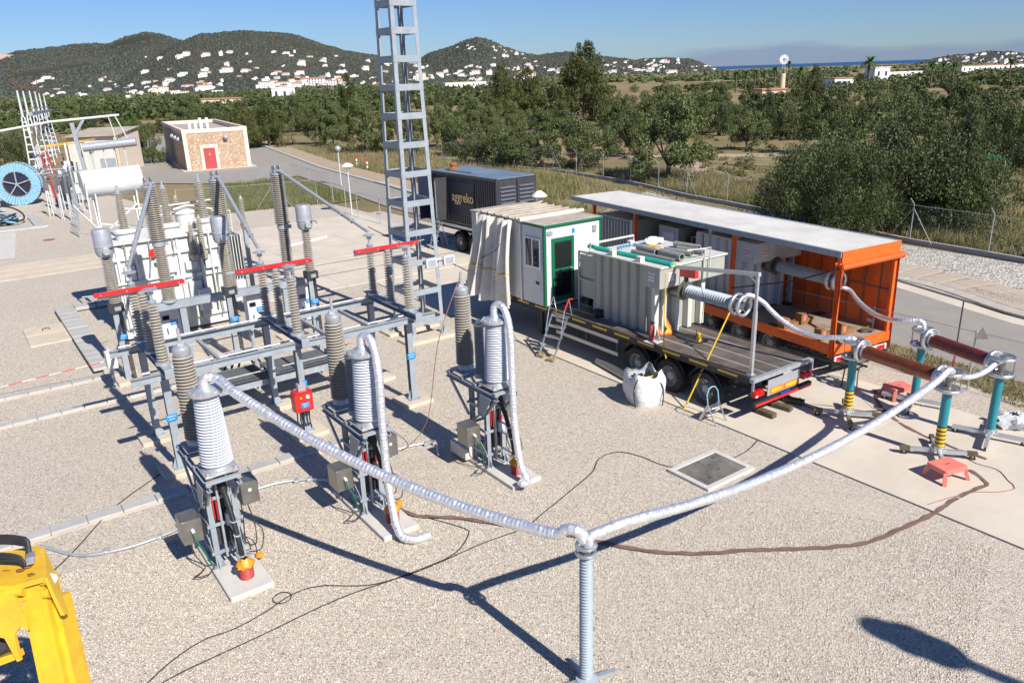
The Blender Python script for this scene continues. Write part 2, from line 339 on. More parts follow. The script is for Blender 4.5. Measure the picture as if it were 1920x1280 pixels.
ground_mat('drygrass_ground', [(.12,.12,.045),(.19,.165,.08),(.27,.215,.12),(.16,.15,.06),(.10,.12,.035),(.24,.20,.11)], .1, .5)
ground_mat('greengrass_ground', [(.11,.13,.035),(.15,.165,.05),(.22,.20,.08),(.13,.145,.04),(.11,.13,.04),(.20,.18,.08)], .25, .8)
ground_mat('dirt_track', [(.36,.27,.19),(.42,.33,.24),(.38,.29,.2),(.45,.36,.27),(.30,.23,.14),(.42,.33,.25)], .3, .8)
ground_mat('forest_hill', [(.030,.036,.022),(.045,.047,.029),(.065,.06,.038),(.14,.11,.075),(.035,.04,.024),(.07,.064,.042)], .004, .018)
t, b, o = nmat('sea_water', .35); t.links.new(ramp(t, tnoise(t, o, .002), [(.3,(.006,.05,.13)),(.7,(.01,.065,.16))]), b.inputs['Base Color']); b.inputs['Specular IOR Level'].default_value = .2
t, b, o = nmat('stone', .85); gi = N(t, 'ShaderNodeNewGeometry'); t.links.new(ramp(t, gi.outputs['Random Per Island'], [(0,(.22,.20,.18)),(.12,(.38,.335,.28)),(.5,(.53,.475,.40)),(.8,(.60,.55,.48)),(1,(.74,.70,.64))]), b.inputs['Base Color'])
# rubble stone wall
t, b, o = nmat('rubble', .9)
v = N(t, 'ShaderNodeTexVoronoi'); v.inputs['Scale'].default_value = 8; mpn = N(t, 'ShaderNodeMapping'); mpn.inputs['Scale'].default_value = (1,1,1.5); t.links.new(o, mpn.inputs[0]); t.links.new(mpn.outputs[0], v.inputs['Vector'])
sp = N(t, 'ShaderNodeSeparateColor'); t.links.new(v.outputs['Color'], sp.inputs[0])
c = ramp(t, sp.outputs[0], [(0,(.42,.25,.14)),(.35,(.52,.34,.21)),(.65,(.57,.41,.28)),(.85,(.64,.52,.40)),(1,(.76,.68,.58))])
ve = N(t, 'ShaderNodeTexVoronoi', feature='DISTANCE_TO_EDGE'); ve.inputs['Scale'].default_value = 8; t.links.new(mpn.outputs[0], ve.inputs['Vector'])
c = mixc(t, mth(t, 'LESS_THAN', ve.outputs['Distance'], .035), c, (.50,.38,.28)); t.links.new(c, b.inputs['Base Color']); bumped(t, b, mth(t, 'MINIMUM', ve.outputs['Distance'], .12), .8, .3)
# chain link: diagonal wires on an otherwise open panel
def wire_mat(name, period, width, col):
    m = bpy.data.materials.new(name); m.use_nodes = True; M[name] = m; t = m.node_tree; b = t.nodes['Principled BSDF']; b.inputs['Base Color'].default_value = (*col,1); b.inputs['Metallic'].default_value = .3; b.inputs['Roughness'].default_value = .5
    uv = N(t, 'ShaderNodeUVMap'); s = N(t, 'ShaderNodeSeparateXYZ'); t.links.new(uv.outputs[0], s.inputs[0]); ks = []
    for op in ('ADD','SUBTRACT'):
        f = mth(t, 'FRACT', mth(t, 'MULTIPLY', mth(t, op, s.outputs[0], s.outputs[1]), 1/period)); ks.append(mth(t, 'LESS_THAN', f, width/period))
    a = mth(t, 'MAXIMUM', ks[0], ks[1]); t.links.new(a, b.inputs['Alpha'])
wire_mat('chain_link', .085, .0028, (.33,.35,.36))
wire_mat('mesh_far', .16, .018, (.33,.35,.36))
def panel(name, p0, p1, z0, z1, mt, parent):
    p0 = Vector(p0); p1 = Vector(p1); me = bpy.data.meshes.new(name); L = (p1-p0).length
    me.from_pydata([(p0.x,p0.y,p0.z+z0),(p1.x,p1.y,p1.z+z0),(p1.x,p1.y,p1.z+z1),(p0.x,p0.y,p0.z+z1)], [], [(0,1,2,3)])
    uv = me.uv_layers.new(); 
    for i, q in enumerate(((0,0),(L,0),(L,z1-z0),(0,z1-z0))): uv.data[i].uv = q
    me.materials.append(M[mt]); return put(name, me, parent)
# leaves
def leaf_mat(name, c0, c1, trans=.25):
    m = bpy.data.materials.new(name); m.use_nodes = True; M[name] = m; t = m.node_tree; b = t.nodes['Principled BSDF']; b.inputs['Roughness'].default_value = .55; b.inputs['Specular IOR Level'].default_value = .3
    g = N(t, 'ShaderNodeNewGeometry'); oi = N(t, 'ShaderNodeObjectInfo')
    f = mth(t, 'ADD', mth(t, 'MULTIPLY', g.outputs['Random Per Island'], .65), mth(t, 'MULTIPLY', oi.outputs['Random'], .35))
    c = ramp(t, f, [(.05,c0),(.95,c1)]); t.links.new(c, b.inputs['Base Color'])
    tr = N(t, 'ShaderNodeBsdfTranslucent'); t.links.new(c, tr.inputs[0]); mxs = N(t, 'ShaderNodeMixShader'); mxs.inputs[0].default_value = trans
    t.links.new(b.outputs[0], mxs.inputs[1]); t.links.new(tr.outputs[0], mxs.inputs[2]); t.links.new(mxs.outputs[0], t.nodes['Material Output'].inputs[0])
leaf_mat('leaf_bush', (.020,.032,.009), (.15,.18,.065), .16)
leaf_mat('leaf_olive', (.045,.066,.018), (.20,.23,.085), .18)
leaf_mat('leaf_pine', (.024,.036,.009), (.115,.13,.036), .12)
leaf_mat('leaf_far', (.045,.062,.020), (.145,.17,.062), .14)
leaf_mat('leaf_hill_hazy', (.036,.044,.035), (.092,.099,.074), .05)  # distance haze mixed into the leaf colour as a bluish tint
leaf_mat('leaf_scrub', (.06,.07,.022), (.22,.20,.09), .2)
leaf_mat('leaf_green', (.045,.085,.015), (.11,.17,.04))
leaf_mat('grass_dry', (.19,.17,.07), (.42,.35,.19), .3)
leaf_mat('grass_green', (.11,.135,.035), (.27,.26,.10), .3)
# ------------------------------------------------------------------ the land
def hz(x, y):
    r = math.hypot(x, y)
    if r < 125: return -.06
    k = min(1, (r-125)/150)
    return -.06 + k*(pnoise(Vector((x/90, y/90, 0)))*1.3) - max(0, r-300)/5000*11
def sheet(name, poly, z, mt, kind='structure'):
    o = MB().add([(x,y,z) for x,y in poly], [tuple(range(len(poly)))]).build(name, mt); o['kind'] = kind; return o
rings = [3,8,15,25,40,60,85,115,125,150,180,220,270,340,430,560,750,1000,1350,1800,2400,3200,4200,5200]
NA = 180; vs = [(0,0,-.06)]; fs = []
for r in rings:
    for k in range(NA):
        a = 2*math.pi*k/NA; vs.append((r*math.cos(a), r*math.sin(a), hz(r*math.cos(a), r*math.sin(a))))
for k in range(NA): fs.append((0, 1+k, 1+(k+1)%NA))
for j in range(len(rings)-1):
    for k in range(NA): fs.append((1+j*NA+k, 1+(j+1)*NA+k, 1+(j+1)*NA+(k+1)%NA, 1+j*NA+(k+1)%NA))
g_obj = MB().add(vs, fs).build('ground', 'scrubland', sharp=180); g_obj['kind'] = 'structure'
s_ = MB().add([(70000*math.cos(a*math.pi/24), 70000*math.sin(a*math.pi/24), -12.5) for a in range(48)], [tuple(range(48))]).build('sea', 'sea_water'); s_['kind'] = 'structure'
def uvp(*l): return [tuple(W(u,v)[:2]) for u,v in l]
sheet('gravel_yard', uvp((-50,-14),(15.0,-14),(15.0,31.8),(9.2,31.8),(9.2,49.6),(23.6,49.6),(23.3,56.6),(14,57.2),(10.5,83),(-50,86)), 0, 'gravel')
sheet('gravel_strip', uvp((20.42,-14),(26,-14),(24.5,49.6),(22.6,49.6),(22.6,31.6),(20.42,31.6)), .001, 'gravel')
cs = MB().box(-.1,.1,-.1,.1,-.2,-.1).build('concrete_apron', 'concrete'); struct(cs)
for k in range(8):                                                  # cast bays of the apron, open joints between
    v0 = -13.2+k*5.6; MB().bbox(15.02,20.4,v0+.008,v0+5.592,-.05,.035,.008).build('bay', 'concrete', cs)
for k in range(3):
    for j in range(3):
        MB().bbox(9.25+k*4.55+.008,9.25+(k+1)*4.55-.008,31.85+j*5.9+.008,31.85+(j+1)*5.9-.008,-.05,.03+.001*((j+k)%2),.008).build('bay', 'concrete', cs)
cs.rotation_euler = (0,0,GA)
FARK = [Vector(p) for p in ((-46,138),(-38,122),(-30.9,107.5),(-19.7,84.1),(-10.8,68.5),(-6.2,60.4),(3,47.6),(10.4,38.8),(16.3,31.6),(18.1,26),W(29.3,3.5)[:2],W(28.9,-8)[:2])]
NEARK = [Vector(p) for p in ((-32,95),(-27.9,89.2),(-20.3,77.5),(-13.2,64.9),(-9,57.1),(-2.5,47),(4.6,36.5),(10.2,28.3),(12.9,23.2),W(23.5,6)[:2],W(23.2,-8)[:2])]
sheet('asphalt_road', [tuple(p) for p in FARK]+[tuple(p) for p in reversed(NEARK)], .008, 'asphalt')
sheet('asphalt_forecourt', [(-27.9,89.2),(-32,95),(-46,138),(-60,150),(-75,135),(-56,113),(-39.7,76.5),(-32.7,75.2),(-24.6,73.0),(-21.4,76.2),(-20.3,77.5)], .004, 'asphalt')
def offs(pl, d):
    o = []
    for i, p in enumerate(pl):
        q = (pl[min(i+1,len(pl)-1)]-pl[max(i-1,0)]).normalized(); o.append(p+Vector((-q.y, q.x))*d)
    return o
def strip(pl, d0, d1, z0, z1, name, mt, parent=None):
    a = offs(pl, d0); b = offs(pl, d1); m = MB()
    for i in range(len(pl)-1): m.prism([tuple(a[i]),tuple(a[i+1]),tuple(b[i+1]),tuple(b[i])], z0, z1)
    return m.build(name, mt, parent)
pave = strip(FARK, .62, 2.7, -.05, .10, 'pavement', 'dirt_track'); struct(pave)
# kerb stones and paving slabs, laid one by one where they can be told apart
def lay(pl, d0, d1, z0, z1, Ls, name, mt, parent, y0=-1e9, y1=1e9, gap=.012):
    P = catmull([Vector((p.x,p.y,0)) for p in pl], .05); L = [0]
    for a, b in zip(P, P[1:]): L.append(L[-1]+(b-a).length)
    def at(s):
        i = min(max(int(np.searchsorted(L, s))-1, 0), len(P)-2); t = (s-L[i])/max(1e-6,L[i+1]-L[i]); return P[i].lerp(P[i+1], t), (P[i+1]-P[i]).normalized()
    s = 0; n = 0
    while s+Ls < L[-1] and n < 290:
        p, d = at(s+Ls/2)
        if y0 < p.y < y1:
            nv = Vector((-d.y, d.x, 0)); c = p+nv*(d0+d1)/2; me = slabmesh(name, Ls-gap, abs(d1-d0)-gap, z1-z0, mt)
            o = put(name, me, parent, (c.x, c.y, z0+rnd.uniform(-.004,.004)), math.atan2(d.y, d.x)); n += 1
        s += Ls
SM = {}
def slabmesh(name, a, b, c, mt):
    k = (name, round(a,3), round(b,3), round(c,3), mt, rnd.randrange(4))
    if k not in SM:
        m = MB().bbox(-a/2,a/2,-b/2,b/2,0,c,.008); o = m.build(name, mt); SM[k] = o.data; bpy.data.objects.remove(o)
    return SM[k]
kb = strip(FARK, .0, .60, -.05, .09, 'kerb_bed', 'kerb'); struct(kb)
lay(FARK, .0, .6, .06, .13, 1.0, 'kerb_stone', 'kerb', kb, y1=70)
for j in range(3): lay(FARK, .64+j*.68, .64+(j+1)*.68, .07, .125, .9, 'paving_slab', 'paver', pave, y1=42)
sheet('grass_verge', [tuple(p) for p in offs(FARK, 2.72)[1:8]]+[(9,64),(4.5,75.5),(.8,78.5),(-6,92),(-22,126)], .0, 'drygrass_ground')
gp = offs(FARK, 2.72)
sheet('gravel_verge', [tuple(p) for p in gp[6:]]+[tuple(W(35,-8)[:2]),(27.5,24),(23,33.8),(19.5,39.1),(17.2,47.4),(13.5,52.3),(10.8,60)], .003, 'gravel_white')
sheet('grass_plot', [(-19.9,55.9),(-17.2,58.4),(-13.6,58.6),(-11.2,60.5),(-15.2,67.5),(-21,76.5),(-24.6,72.6),(-28.5,72.2),(-26,66)], .012, 'greengrass_ground')
sheet('verge_right', [tuple(p) for p in NEARK[5:]]+[tuple(W(22.35,v_)[:2]) for v_ in (-8,6,12,20,30,38)], .006, 'drygrass_ground')
sheet('sand_edge', [tuple(p) for p in FARK[5:]]+[tuple(p) for p in reversed(offs(FARK,-.75)[5:])], .0125, 'concrete')
sheet('dirt_path', [(15,68),(17,62),(21,56.5),(25,54),(26,57),(22,61),(19.5,66),(18.5,74),(20,84),(17,84),(16,75)], .0, 'dirt_track')
sheet('dirt_path', [(8,92),(13,84),(26,80),(44,82),(44,85),(26,83.5),(14,88),(9,96)], .0, 'dirt_track')
sheet('bare_earth', [(17,84),(20,76),(27,70),(36,66),(44,70),(46,82),(30,79),(22,84)], -.02, 'drygrass_ground')
sheet('field', [(-8,128),(-2,118),(8,116),(8,128)], .0, 'dirt_track')
sheet('pale_pad', uvp((-14,50.4),(2.5,50.6),(3.4,60.5),(-14,60.8)), .012, 'concrete_pale')
sheet('dry_field', [(-60,150),(-42,138),(-48,175),(-75,190)], .35, 'drygrass_ground')
# cable trenches with their covers
def trench(v0, wd, u0, u1, mt, n_):
    t_ = MB().box(u0,u1,v0,v0+wd,-.04,.012).build('cable_trench', 'concrete_tan'); struct(t_); t_.rotation_euler = (0,0,GA)
    u = u0
    while u < u1-.05:
        L = min(n_, u1-u); m = MB().bbox(u+.008,u+L-.008,v0+.05,v0+wd-.05,0,.075,.012); q = m.build('trench_cover', mt, t_); q.location.z = rnd.uniform(-.006,.008); u += n_
trench(26.5, .40, -13, 3.9, 'concrete_grey', .6)
trench(24.15, .40, -13, 4.6, 'concrete_grey', .6)
trench(17.1, .46, -13, 6.9, 'concrete_grey', .7)
for q, (v0, wd) in enumerate(((44.6,1.25),(45.9,1.25),(47.2,1.5))):
    t_ = MB().box(-20,9.2,v0,v0+wd-.05,-.04,.03).build('trench_lid_row', 'concrete_tan'); struct(t_); t_.rotation_euler = (0,0,GA)
for v0 in (34.4, 36.6):
    t_ = MB().box(9.3,22.8,v0,v0+.07,-.02,.036).build('channel_rail', 'dark_steel'); struct(t_); t_.rotation_euler = (0,0,GA)
bund = MB()
bd = bund.box(3.0,3.4,27.1,36.5,-.05,.14).build('transformer_bund', 'concrete_grey'); struct(bd); bd.rotation_euler = (0,0,GA)
for k in range(15): MB().bbox(2.72,3.42,27.15+k*.62,27.15+k*.62+.6,.10,.2+rnd.uniform(-.01,.01),.015).build('bund_block', 'concrete_grey', bd)
for k in range(9): MB().bbox(3.44+k*.8,4.22+k*.8,35.9,36.5,.05,.2,.015).build('bund_block', 'concrete_grey', bd)
pc = thing('pit_cover', 'pale concrete pit cover with a lifting handle on the gravel', 'pit cover', W(2.1,33.1), GA)
MB().bbox(-.72,.72,-1.35,.1,0,.07,.015).build('slab', 'concrete_tan', pc); MB().bbox(-.72,.72,.12,1.3,0,.075,.015).build('slab', 'concrete_tan', pc)
MB().tube([(-.12,.5,.07),(-.12,.62,.12),(0,.68,.13),(.12,.62,.12),(.12,.5,.07)], .014, 6).build('handle', 'dark_steel', pc)
hp = thing('inspection_hatch', 'steel inspection hatch in a pale concrete frame on the gravel', 'hatch', W(12.92,10.4), GA)
f_ = MB()
for a in ((-.8,.8,-.6,-.47),(-.8,.8,.47,.6)): f_.bbox(*a,-.02,.07,.008)
for a in ((-.8,-.67,-.468,.468),(.67,.8,-.468,.468)): f_.bbox(*a,-.02,.07,.008)
f_.build('frame', 'concrete_pale', hp)
for k in range(2): MB().bbox(-.66+k*.665,-.66+k*.665+.655,-.46,.46,0,.055,.004).build('cover_plate', 'steel_plate', hp)
for x, y in ((-.35,-.25),(.1,.15),(.1,-.12),(.45,.32)): MB().torus((x,y,.058), (0,0,1), .035, .009, 10, 6).build('lifting_ring', 'dark_steel', hp)
tag(MB().lathe([(.33,0),(.33,.02),(.3,.025)], 20, W(4.72,55.4,0)).build('manhole_cover', 'rust'), 'round rusty manhole cover in the gravel left of the transformer', 'manhole')
pw = thing('pit_surround', 'pale grey concrete surround of a gravel filled pit at left', 'pit surround', W(3.4,63.8), GA)
for a in ((-3.5,1.9,-3.1,-2.4),(-3.5,1.9,2.4,3.1),(1.2,1.9,-2.38,2.38)): MB().bbox(*a,0,.14,.02).build('edge', 'concrete_grey', pw)
# ------------------------------------------------------------------ cable terminations
def sign(parent, c, w_, h_, xdir=(1,0,0), lines=2):
    x = Vector(xdir).normalized(); c = Vector(c); n = x.cross(Vector((0,0,1)))
    o = MB().beam(c-x*w_/2, c+x*w_/2, .01, h_).build('sign_plate', 'blue_sign', parent)
    for k in range(lines): lettering(('TRAFO 2','66 kV','T2')[k%3] if lines > 1 else 'T2', h_*.3, 'sign_white', o, face_mtx(c+n*.0065+Vector((0,0,h_*(.22-.4*k))), x, (0,0,1)), .002)
    return o
def make_stand():
    t = thing('cable_termination', '', 'termination', (0,0,0), GA, 'cable terminations in a row on the gravel')
    # local x = u, y = v measured from the slab's front edge
    MB().bbox(-.4,.4,0,2.5,-.03,.1,.02).build('base_slab', 'concrete_pale', t)
    for x in (-.26,.2):
        for y in (1.15,1.75):
            l = MB().ibeam((x,y,.1), (x,y,1.92), .1, .1, .012, (0,1,0)); l.box(x-.11,x+.11,y-.11,y+.11,.1,.125)
            l.plate([(x-.006,y-.05,.125),(x-.006,y-.17,.125),(x-.006,y-.05,.36)], .012); l.build('leg', 'steel_paint', t)
    b = MB()
    for z in (.42,1.0,1.55):
        for y in (1.09,1.81): b.beam((-.36,y,z),(.3,y,z),.03,.06)
        for x in (-.32,.26): b.beam((x,1.1,z),(x,1.8,z),.03,.06)
    b.beam((-.33,1.12,.45),(-.33,1.78,1.0),.012,.05); b.beam((-.33,1.78,1.02),(-.33,1.12,1.55),.012,.05); b.beam((.27,1.12,1.02),(.27,1.78,1.55),.012,.05)
    b.build('brace', 'steel_paint', t)
    tp = MB()
    for x in (-.3,.24): tp.ibeam((x,.62,1.98),(x,2.75,1.98),.09,.12,.01); 
    for y in (.7,1.5,2.05,2.62): tp.beam((-.34,y,2.07),(.28,y,2.07),.1,.05)
    tp.beam((-.3,2.6,1.9),(-.3,1.85,1.2),.04,.07); tp.beam((.24,2.6,1.9),(.24,1.85,1.2),.04,.07); tp.beam((-.3,.72,1.9),(-.28,1.12,1.45),.04,.07); tp.beam((.24,.72,1.9),(.22,1.12,1.45),.04,.07)
    tp.plate([(-.38,.75,1.95),(-.38,1.2,1.95),(-.38,1.28,1.5),(-.38,1.1,1.42)], .012)
    tp.build('top_frame', 'steel_paint', t)
    MB().bbox(-.2,.14,1.2,1.3,.5,1.5,.01).build('gear_plate', 'dark_steel', t); MB().bbox(-.16,.1,1.32,1.7,1.2,1.9,.015).build('mechanism_box', 'steel_paint', t); MB().beam((.1,1.08,.3),(.1,1.08,1.9),.07,.05).beam((-.1,1.06,.3),(-.1,1.06,1.9),.05,.04).build('guide_rail', 'galv', t)
    # white sealing end
    q = MB().bbox(-.31,.31,.74,1.36,2.13,2.165,.006)
    for x in (-.25,.25):
        for y in (.8,1.3): q.cyl((x,y,2.08),(x,y,2.22),.028,n=8)
    q.lathe([(.29,2.165),(.29,2.2),(.235,2.21),(.235,2.27)], 20, (0,1.05,0)); pl = q.build('mounting_plate', 'galv_bright', t)
    for x in (-.22,.22):
        for y in (.79,1.31): MB().lathe([(.05,2.095),(.065,2.105),(.065,2.125),(.05,2.13)], 10, (x,y,0)).build('post_insulator', 'copper_brown', pl)
    MB().lathe(sheds(2.27,3.56,.195,.288,.228,23), 28, (0,1.05,0)).build('white_insulator', 'porcelain_white', t, 30)
    q = MB().lathe([(.18,3.56),(.18,3.62),(.30,3.63),(.30,3.68),(.27,3.69),(.12,3.74),(.10,3.80),(0.05,3.82)], 24, (0,1.05,0))
    for k in range(12): q.cyl((.26*math.cos(k*math.pi/6),1.05+.26*math.sin(k*math.pi/6),3.60),(.26*math.cos(k*math.pi/6),1.05+.26*math.sin(k*math.pi/6),3.71),.016,n=6)
    q.build('top_flange', 'galv_bright', t)
    # tall beige arrester at the back, short dark one between
    MB().box(-.27,.27,2.1,2.64,2.1,2.14).lathe([(.2,2.14),(.2,2.22),(.17,2.27)], 20, (0,2.37,0)).build('arrester_base', 'galv', t)
    MB().lathe(sheds(2.27,3.98,.135,.22,.195,27), 24, (0,2.37,0)).build('beige_insulator', 'porcelain_beige', t, 30)
    MB().lathe([(.15,3.98),(.165,4.0),(.165,4.12),(.13,4.16),(.05,4.19),(.032,4.2),(.032,4.5),(.0,4.51)], 18, (0,2.37,0)).cyl((0,2.37,4.36),(.12,2.32,4.36),.018,n=6).beam((-.07,2.37,4.22),(.07,2.37,4.22),.03,.05).build('terminal', 'galv_bright', t)
    MB().lathe([(.15,2.1),(.15,2.2),(.09,2.24)], 14, (.02,1.75,0)).build('arrester_base', 'galv', t)
    MB().lathe(sheds(2.24,3.36,.065,.122,.118,20), 18, (.02,1.75,0)).build('dark_insulator', 'porcelain_grey', t, 30)
    MB().lathe([(.12,3.36),(.12,3.4),(.06,3.43),(.05,3.5),(0,3.51)], 14, (.02,1.75,0)).build('terminal', 'galv_bright', t)
    # cable, duct mouth and boxes
    MB().tube(catmull([(.02,.55,.3),(.02,.6,.8),(.01,.82,1.4),(0,1.02,1.75),(0,1.05,2.15)], .1), [.052]*99, 10) if 0 else None
    cp = catmull([(.04,.5,.3),(.03,.56,.8),(.02,.78,1.4),(0,1.0,1.8),(0,1.05,2.15)], .08)
    MB().tube(cp, [.05 if p.z < 1.72 else .085 for p in cp], 10).build('cable', 'black', t)
    for z, y in ((.55,.53),(1.2,.7),(.95,.6)): MB().torus((.03,y,z),(0,-.3,1),.055,.018,14,6).beam((.03,y+.03,z),(.03,1.1,z+.02),.04,.035).build('cable_clamp', 'galv_bright', t)
    rp = MB().lathe([(.125,.1)]+[(.125+.012*(i%2),.1+.014*i) for i in range(1,20)]+[(.09,.37)], 16, (.05,.47,0)).build('duct_mouth', 'red_pipe', t)
    ob = MB(); pts = []
    for i in range(6):
        for j in range(14):
            a = 2*math.pi*j/14; r_ = (.135,.165,.16,.13,.09,.06)[i]*(1+.16*math.sin(j*2.3+i*1.7)); pts.append((.05+r_*math.cos(a), .47+r_*math.sin(a), .33+.035*i+.018*math.sin(j*1.9+i)))
    ob.add(pts, [(i*14+j, i*14+(j+1)%14, (i+1)*14+(j+1)%14, (i+1)*14+j) for i in range(5) for j in range(14)]).build('sealing_bag', 'orange_bag', rp, 60)
    bx = MB().bbox(-.78,-.42,1.2,1.65,.72,1.2,.01).build('junction_box', 'stainless', t)
    MB().cyl((-.6,1.2,1.0),(-.6,1.12,.98),.03,n=8).build('gland', 'sign_white', bx); MB().tube(catmull([(-.6,1.12,.98),(-.58,1.02,.8),(-.48,1.05,.55),(-.42,1.15,.3),(-.36,1.2,.14)], .08), .017, 6).build('earth_cable', 'green_cable', bx)
    bx = MB().bbox(.40,.74,1.35,1.80,1.05,1.52,.01).build('junction_box', 'stainless', t); MB().lathe([(.035,0),(.035,.008)], 10, (.57,1.352,1.35), (0,-1,0)).build('label_disc', 'sign_white', bx)
    MB().bbox(-.02,.14,1.0,1.09,.95,1.2,.008).build('counter_box', 'light_grey', t)
    c = MB(); 
    for a in (((.5,1.4,1.05),(.55,1.3,.6),(.45,1.05,.35),(.25,1.0,.5),(.22,1.15,.9)), ((.42,1.3,.8),(.62,1.1,.6),(.5,.9,.3),(.3,1.1,.2)), ((-.6,1.45,.72),(-.62,1.4,.4),(-.5,1.2,.13),(-.75,1.05,.12),(-.5,.95,.13),(-.3,1.15,.2)), ((.3,1.2,1.6),(.32,1.15,1.1),(.3,1.2,.4))): c.tube(catmull(a,.1), .012, 5)
    c.build('wiring', 'cable', t)
    s = MB(); s.cyl((.08,1.06,1.25),(.08,1.06,1.36),.03,n=8).cyl((-.2,1.07,1.15),(-.2,1.07,1.6),.014,n=6).cyl((-.14,1.07,1.1),(-.14,1.07,1.5),.014,n=6); s.build('link_rod', 'red_box', t)
    tl = MB().lathe([(.05,0),(.09,.03),(.07,.08),(.02,.1)], 8, (.46,.95,.1)).build('yellow_tag', 'orange_bag', t)
    return t
CTU = (3.0, 6.05, 9.25)
st = make_stand(); st.location = W(CTU[0],12.55); st['label'] = 'white sealing end on the stand nearest the yellow crane, foil duct slanting off it'
dup(st, W(CTU[1],12.55), GA, 'white sealing end on the middle steel stand, behind the slanting foil duct')
dup(st, W(CTU[2],12.55), GA, 'white sealing end on the stand nearest the trailers, foil duct hanging to its slab')
cv = MB().bbox(-.3,.3,-.35,.35,.1,.42,.02).build('concrete_block', 'concrete_pale'); cv.location = W(9.0,14.6); cv.rotation_euler = (0,0,GA); tag(cv, 'pale concrete block on the slab under the third sealing end stand', 'block')
# ------------------------------------------------------------------ foil ducts
def foil(name, label, pts, r, group=None, fit=.028):
    P = catmull(pts, fit*1.25); rs = []
    for i, p in enumerate(P): rs.append(r*(1+(.032 if i%2 else -.026)+.035*math.sin(i*.13+r*40)+rnd.uniform(-.03,.03)))
    m = MB().tube(P, rs, 15); L = len(P)
    for i in range(L):                                  # crumple the foil between its hoops
        for k in range(15): q = Vector(m.v[i*15+k]); m.v[i*15+k] = tuple(P[i]+(q-P[i])*(1+rnd.uniform(-.04,.04))+(P[min(i+1,L-1)]-P[max(i-1,0)])*rnd.uniform(-.1,.1))
    o = m.build(name, 'foil', None, 8); return tag(o, label, 'duct', group)
PU = (6.28, 7.17)                                    # the grey post
def up(u, v, z): return W(u, v, z)
c1 = W(3.0,13.6); c2 = W(6.05,13.6); c3 = W(9.25,13.6); pt = W(*PU)
a0 = at_dist(560,815,15.3)
GF = 'silver foil ducts joining the test set'
def sag(p, q, s, n=9):
    p = Vector(p); q = Vector(q); return [p.lerp(q,i/n)-Vector((0,0,s*4*(i/n)*(1-i/n))) for i in range(n+1)]
A_ = Vector((c1.x,c1.y,3.78)); Bp = pt+Vector((-.06,.03,2.52))
foil('foil_duct', 'long silver foil duct sagging from the nearest sealing end to the grey post', [A_+Vector((0,0,-.04)), A_+Vector((.03,.02,.12)), A_+Vector((.25,.02,.1))]+sag(A_+Vector((.6,-.25,-.05)), Bp+Vector((-.75,.35,.02)), .28, 7)+[Bp+Vector((-.34,.14,.03)), Bp+Vector((-.2,.08,.14)), Bp+Vector((-.04,.02,.13)), Bp+Vector((.04,0,-.02))], .086, GF)
R1 = [gnd(1587,785), gnd(1757,858)]; R2 = [gnd(1712,760), gnd(1853,825)]
RZ = 1.95
def hang(c, label, end):
    foil('foil_duct', label, [c+Vector((0,0,3.76)), c+Vector((0,0,3.95)), c+Vector((.1,-.02,4.02)), c+Vector((.24,-.16,3.9)), c+Vector((.33,-.28,3.4)), c+Vector((.34,-.4,2.5)), c+Vector((.36,-.55,1.4)), c+Vector((.46,-.8,.55))]+end, .082, GF)
hang(c2, 'silver foil duct hanging from the middle sealing end to the gravel', [c2+Vector((.62,-1.1,.18)), c2+Vector((.9,-1.16,.09)), c2+Vector((1.18,-1.02,.09))])
hang(c3, 'silver foil duct hanging from the sealing end beside the red step ladder to its slab', [c3+Vector((.56,-.95,.3)), c3+Vector((.6,-1.05,.2)), c3+Vector((.52,-1.16,.2)), c3+Vector((.44,-1.1,.24))])
# ------------------------------------------------------------------ grey post with a cross foot
gp_ = thing('insulator_post', 'grey ribbed post with a small ring top on a cross foot, nearest the camera', 'post', pt, rad(20))
MB().lathe([(.16,.08),(.16,.14),(.085,.16)]+sheds(.18,2.28,.072,.105,.098,42)+[(.09,2.3)], 20).build('ribbed_column', 'polymer_grey', gp_, 30)
q = MB()
for k in range(4):
    a = k*math.pi/2; q.beam((.1*math.cos(a),.1*math.sin(a),.09),(.5*math.cos(a),.5*math.sin(a),.09),.07,.07)
q.build('foot_arm', 'galv_bright', gp_)
for z in (2.34,2.46): MB().torus((0,0,z),(0,0,1),.135,.028,22,8).build('corona_ring', 'aluminium', gp_)
q = MB()
for k in range(3): a = k*2.1+.4; q.beam((.13*math.cos(a),.13*math.sin(a),2.32),(.13*math.cos(a),.13*math.sin(a),2.48),.03,.012)
q.cyl((0,0,2.3),(0,0,2.5),.05,n=12).build('ring_bracket', 'stainless', gp_)
# ------------------------------------------------------------------ disconnectors and their steel
DU = (3.25, 6.45, 9.65)
fr = thing('steel_support_frame', 'grey steel beam frame on columns carrying the three red blade disconnectors', 'steel frame', (0,0,0), GA)
for i, u in enumerate(DU):
    for v in (18.45, 20.75):
        m = MB().ibeam((u-.02,v,.1),(u-.02,v,2.42),.16,.17,.014,(0,1,0)); m.box(u-.19,u+.15,v-.17,v+.17,.1,.125)
        for s_ in (-1,1): m.plate([(u-.02+s_*.08,v-.006,.125),(u-.02+s_*.17,v-.006,.125),(u-.02+s_*.08,v-.006,.4)], .012)
        cl = m.build('column', 'steel_paint', fr)
        MB().bbox(u-.47,u+.43,v-.4,v+.45,-.03,.1,.015).build('footing', 'concrete_tan', fr)
        if v < 19: sign(fr, (u-.03,v-.11,1.42), .26, .17)
for v in (18.25, 20.75): MB().ibeam((2.5,v,2.5),(10.4,v,2.5),.12,.17,.014).build('long_beam', 'steel_paint', fr)
MB().tube([(2.9,19.2,2.34),(9.9,19.2,2.34)], .03, 8).build('drive_rod', 'galv_bright', fr)
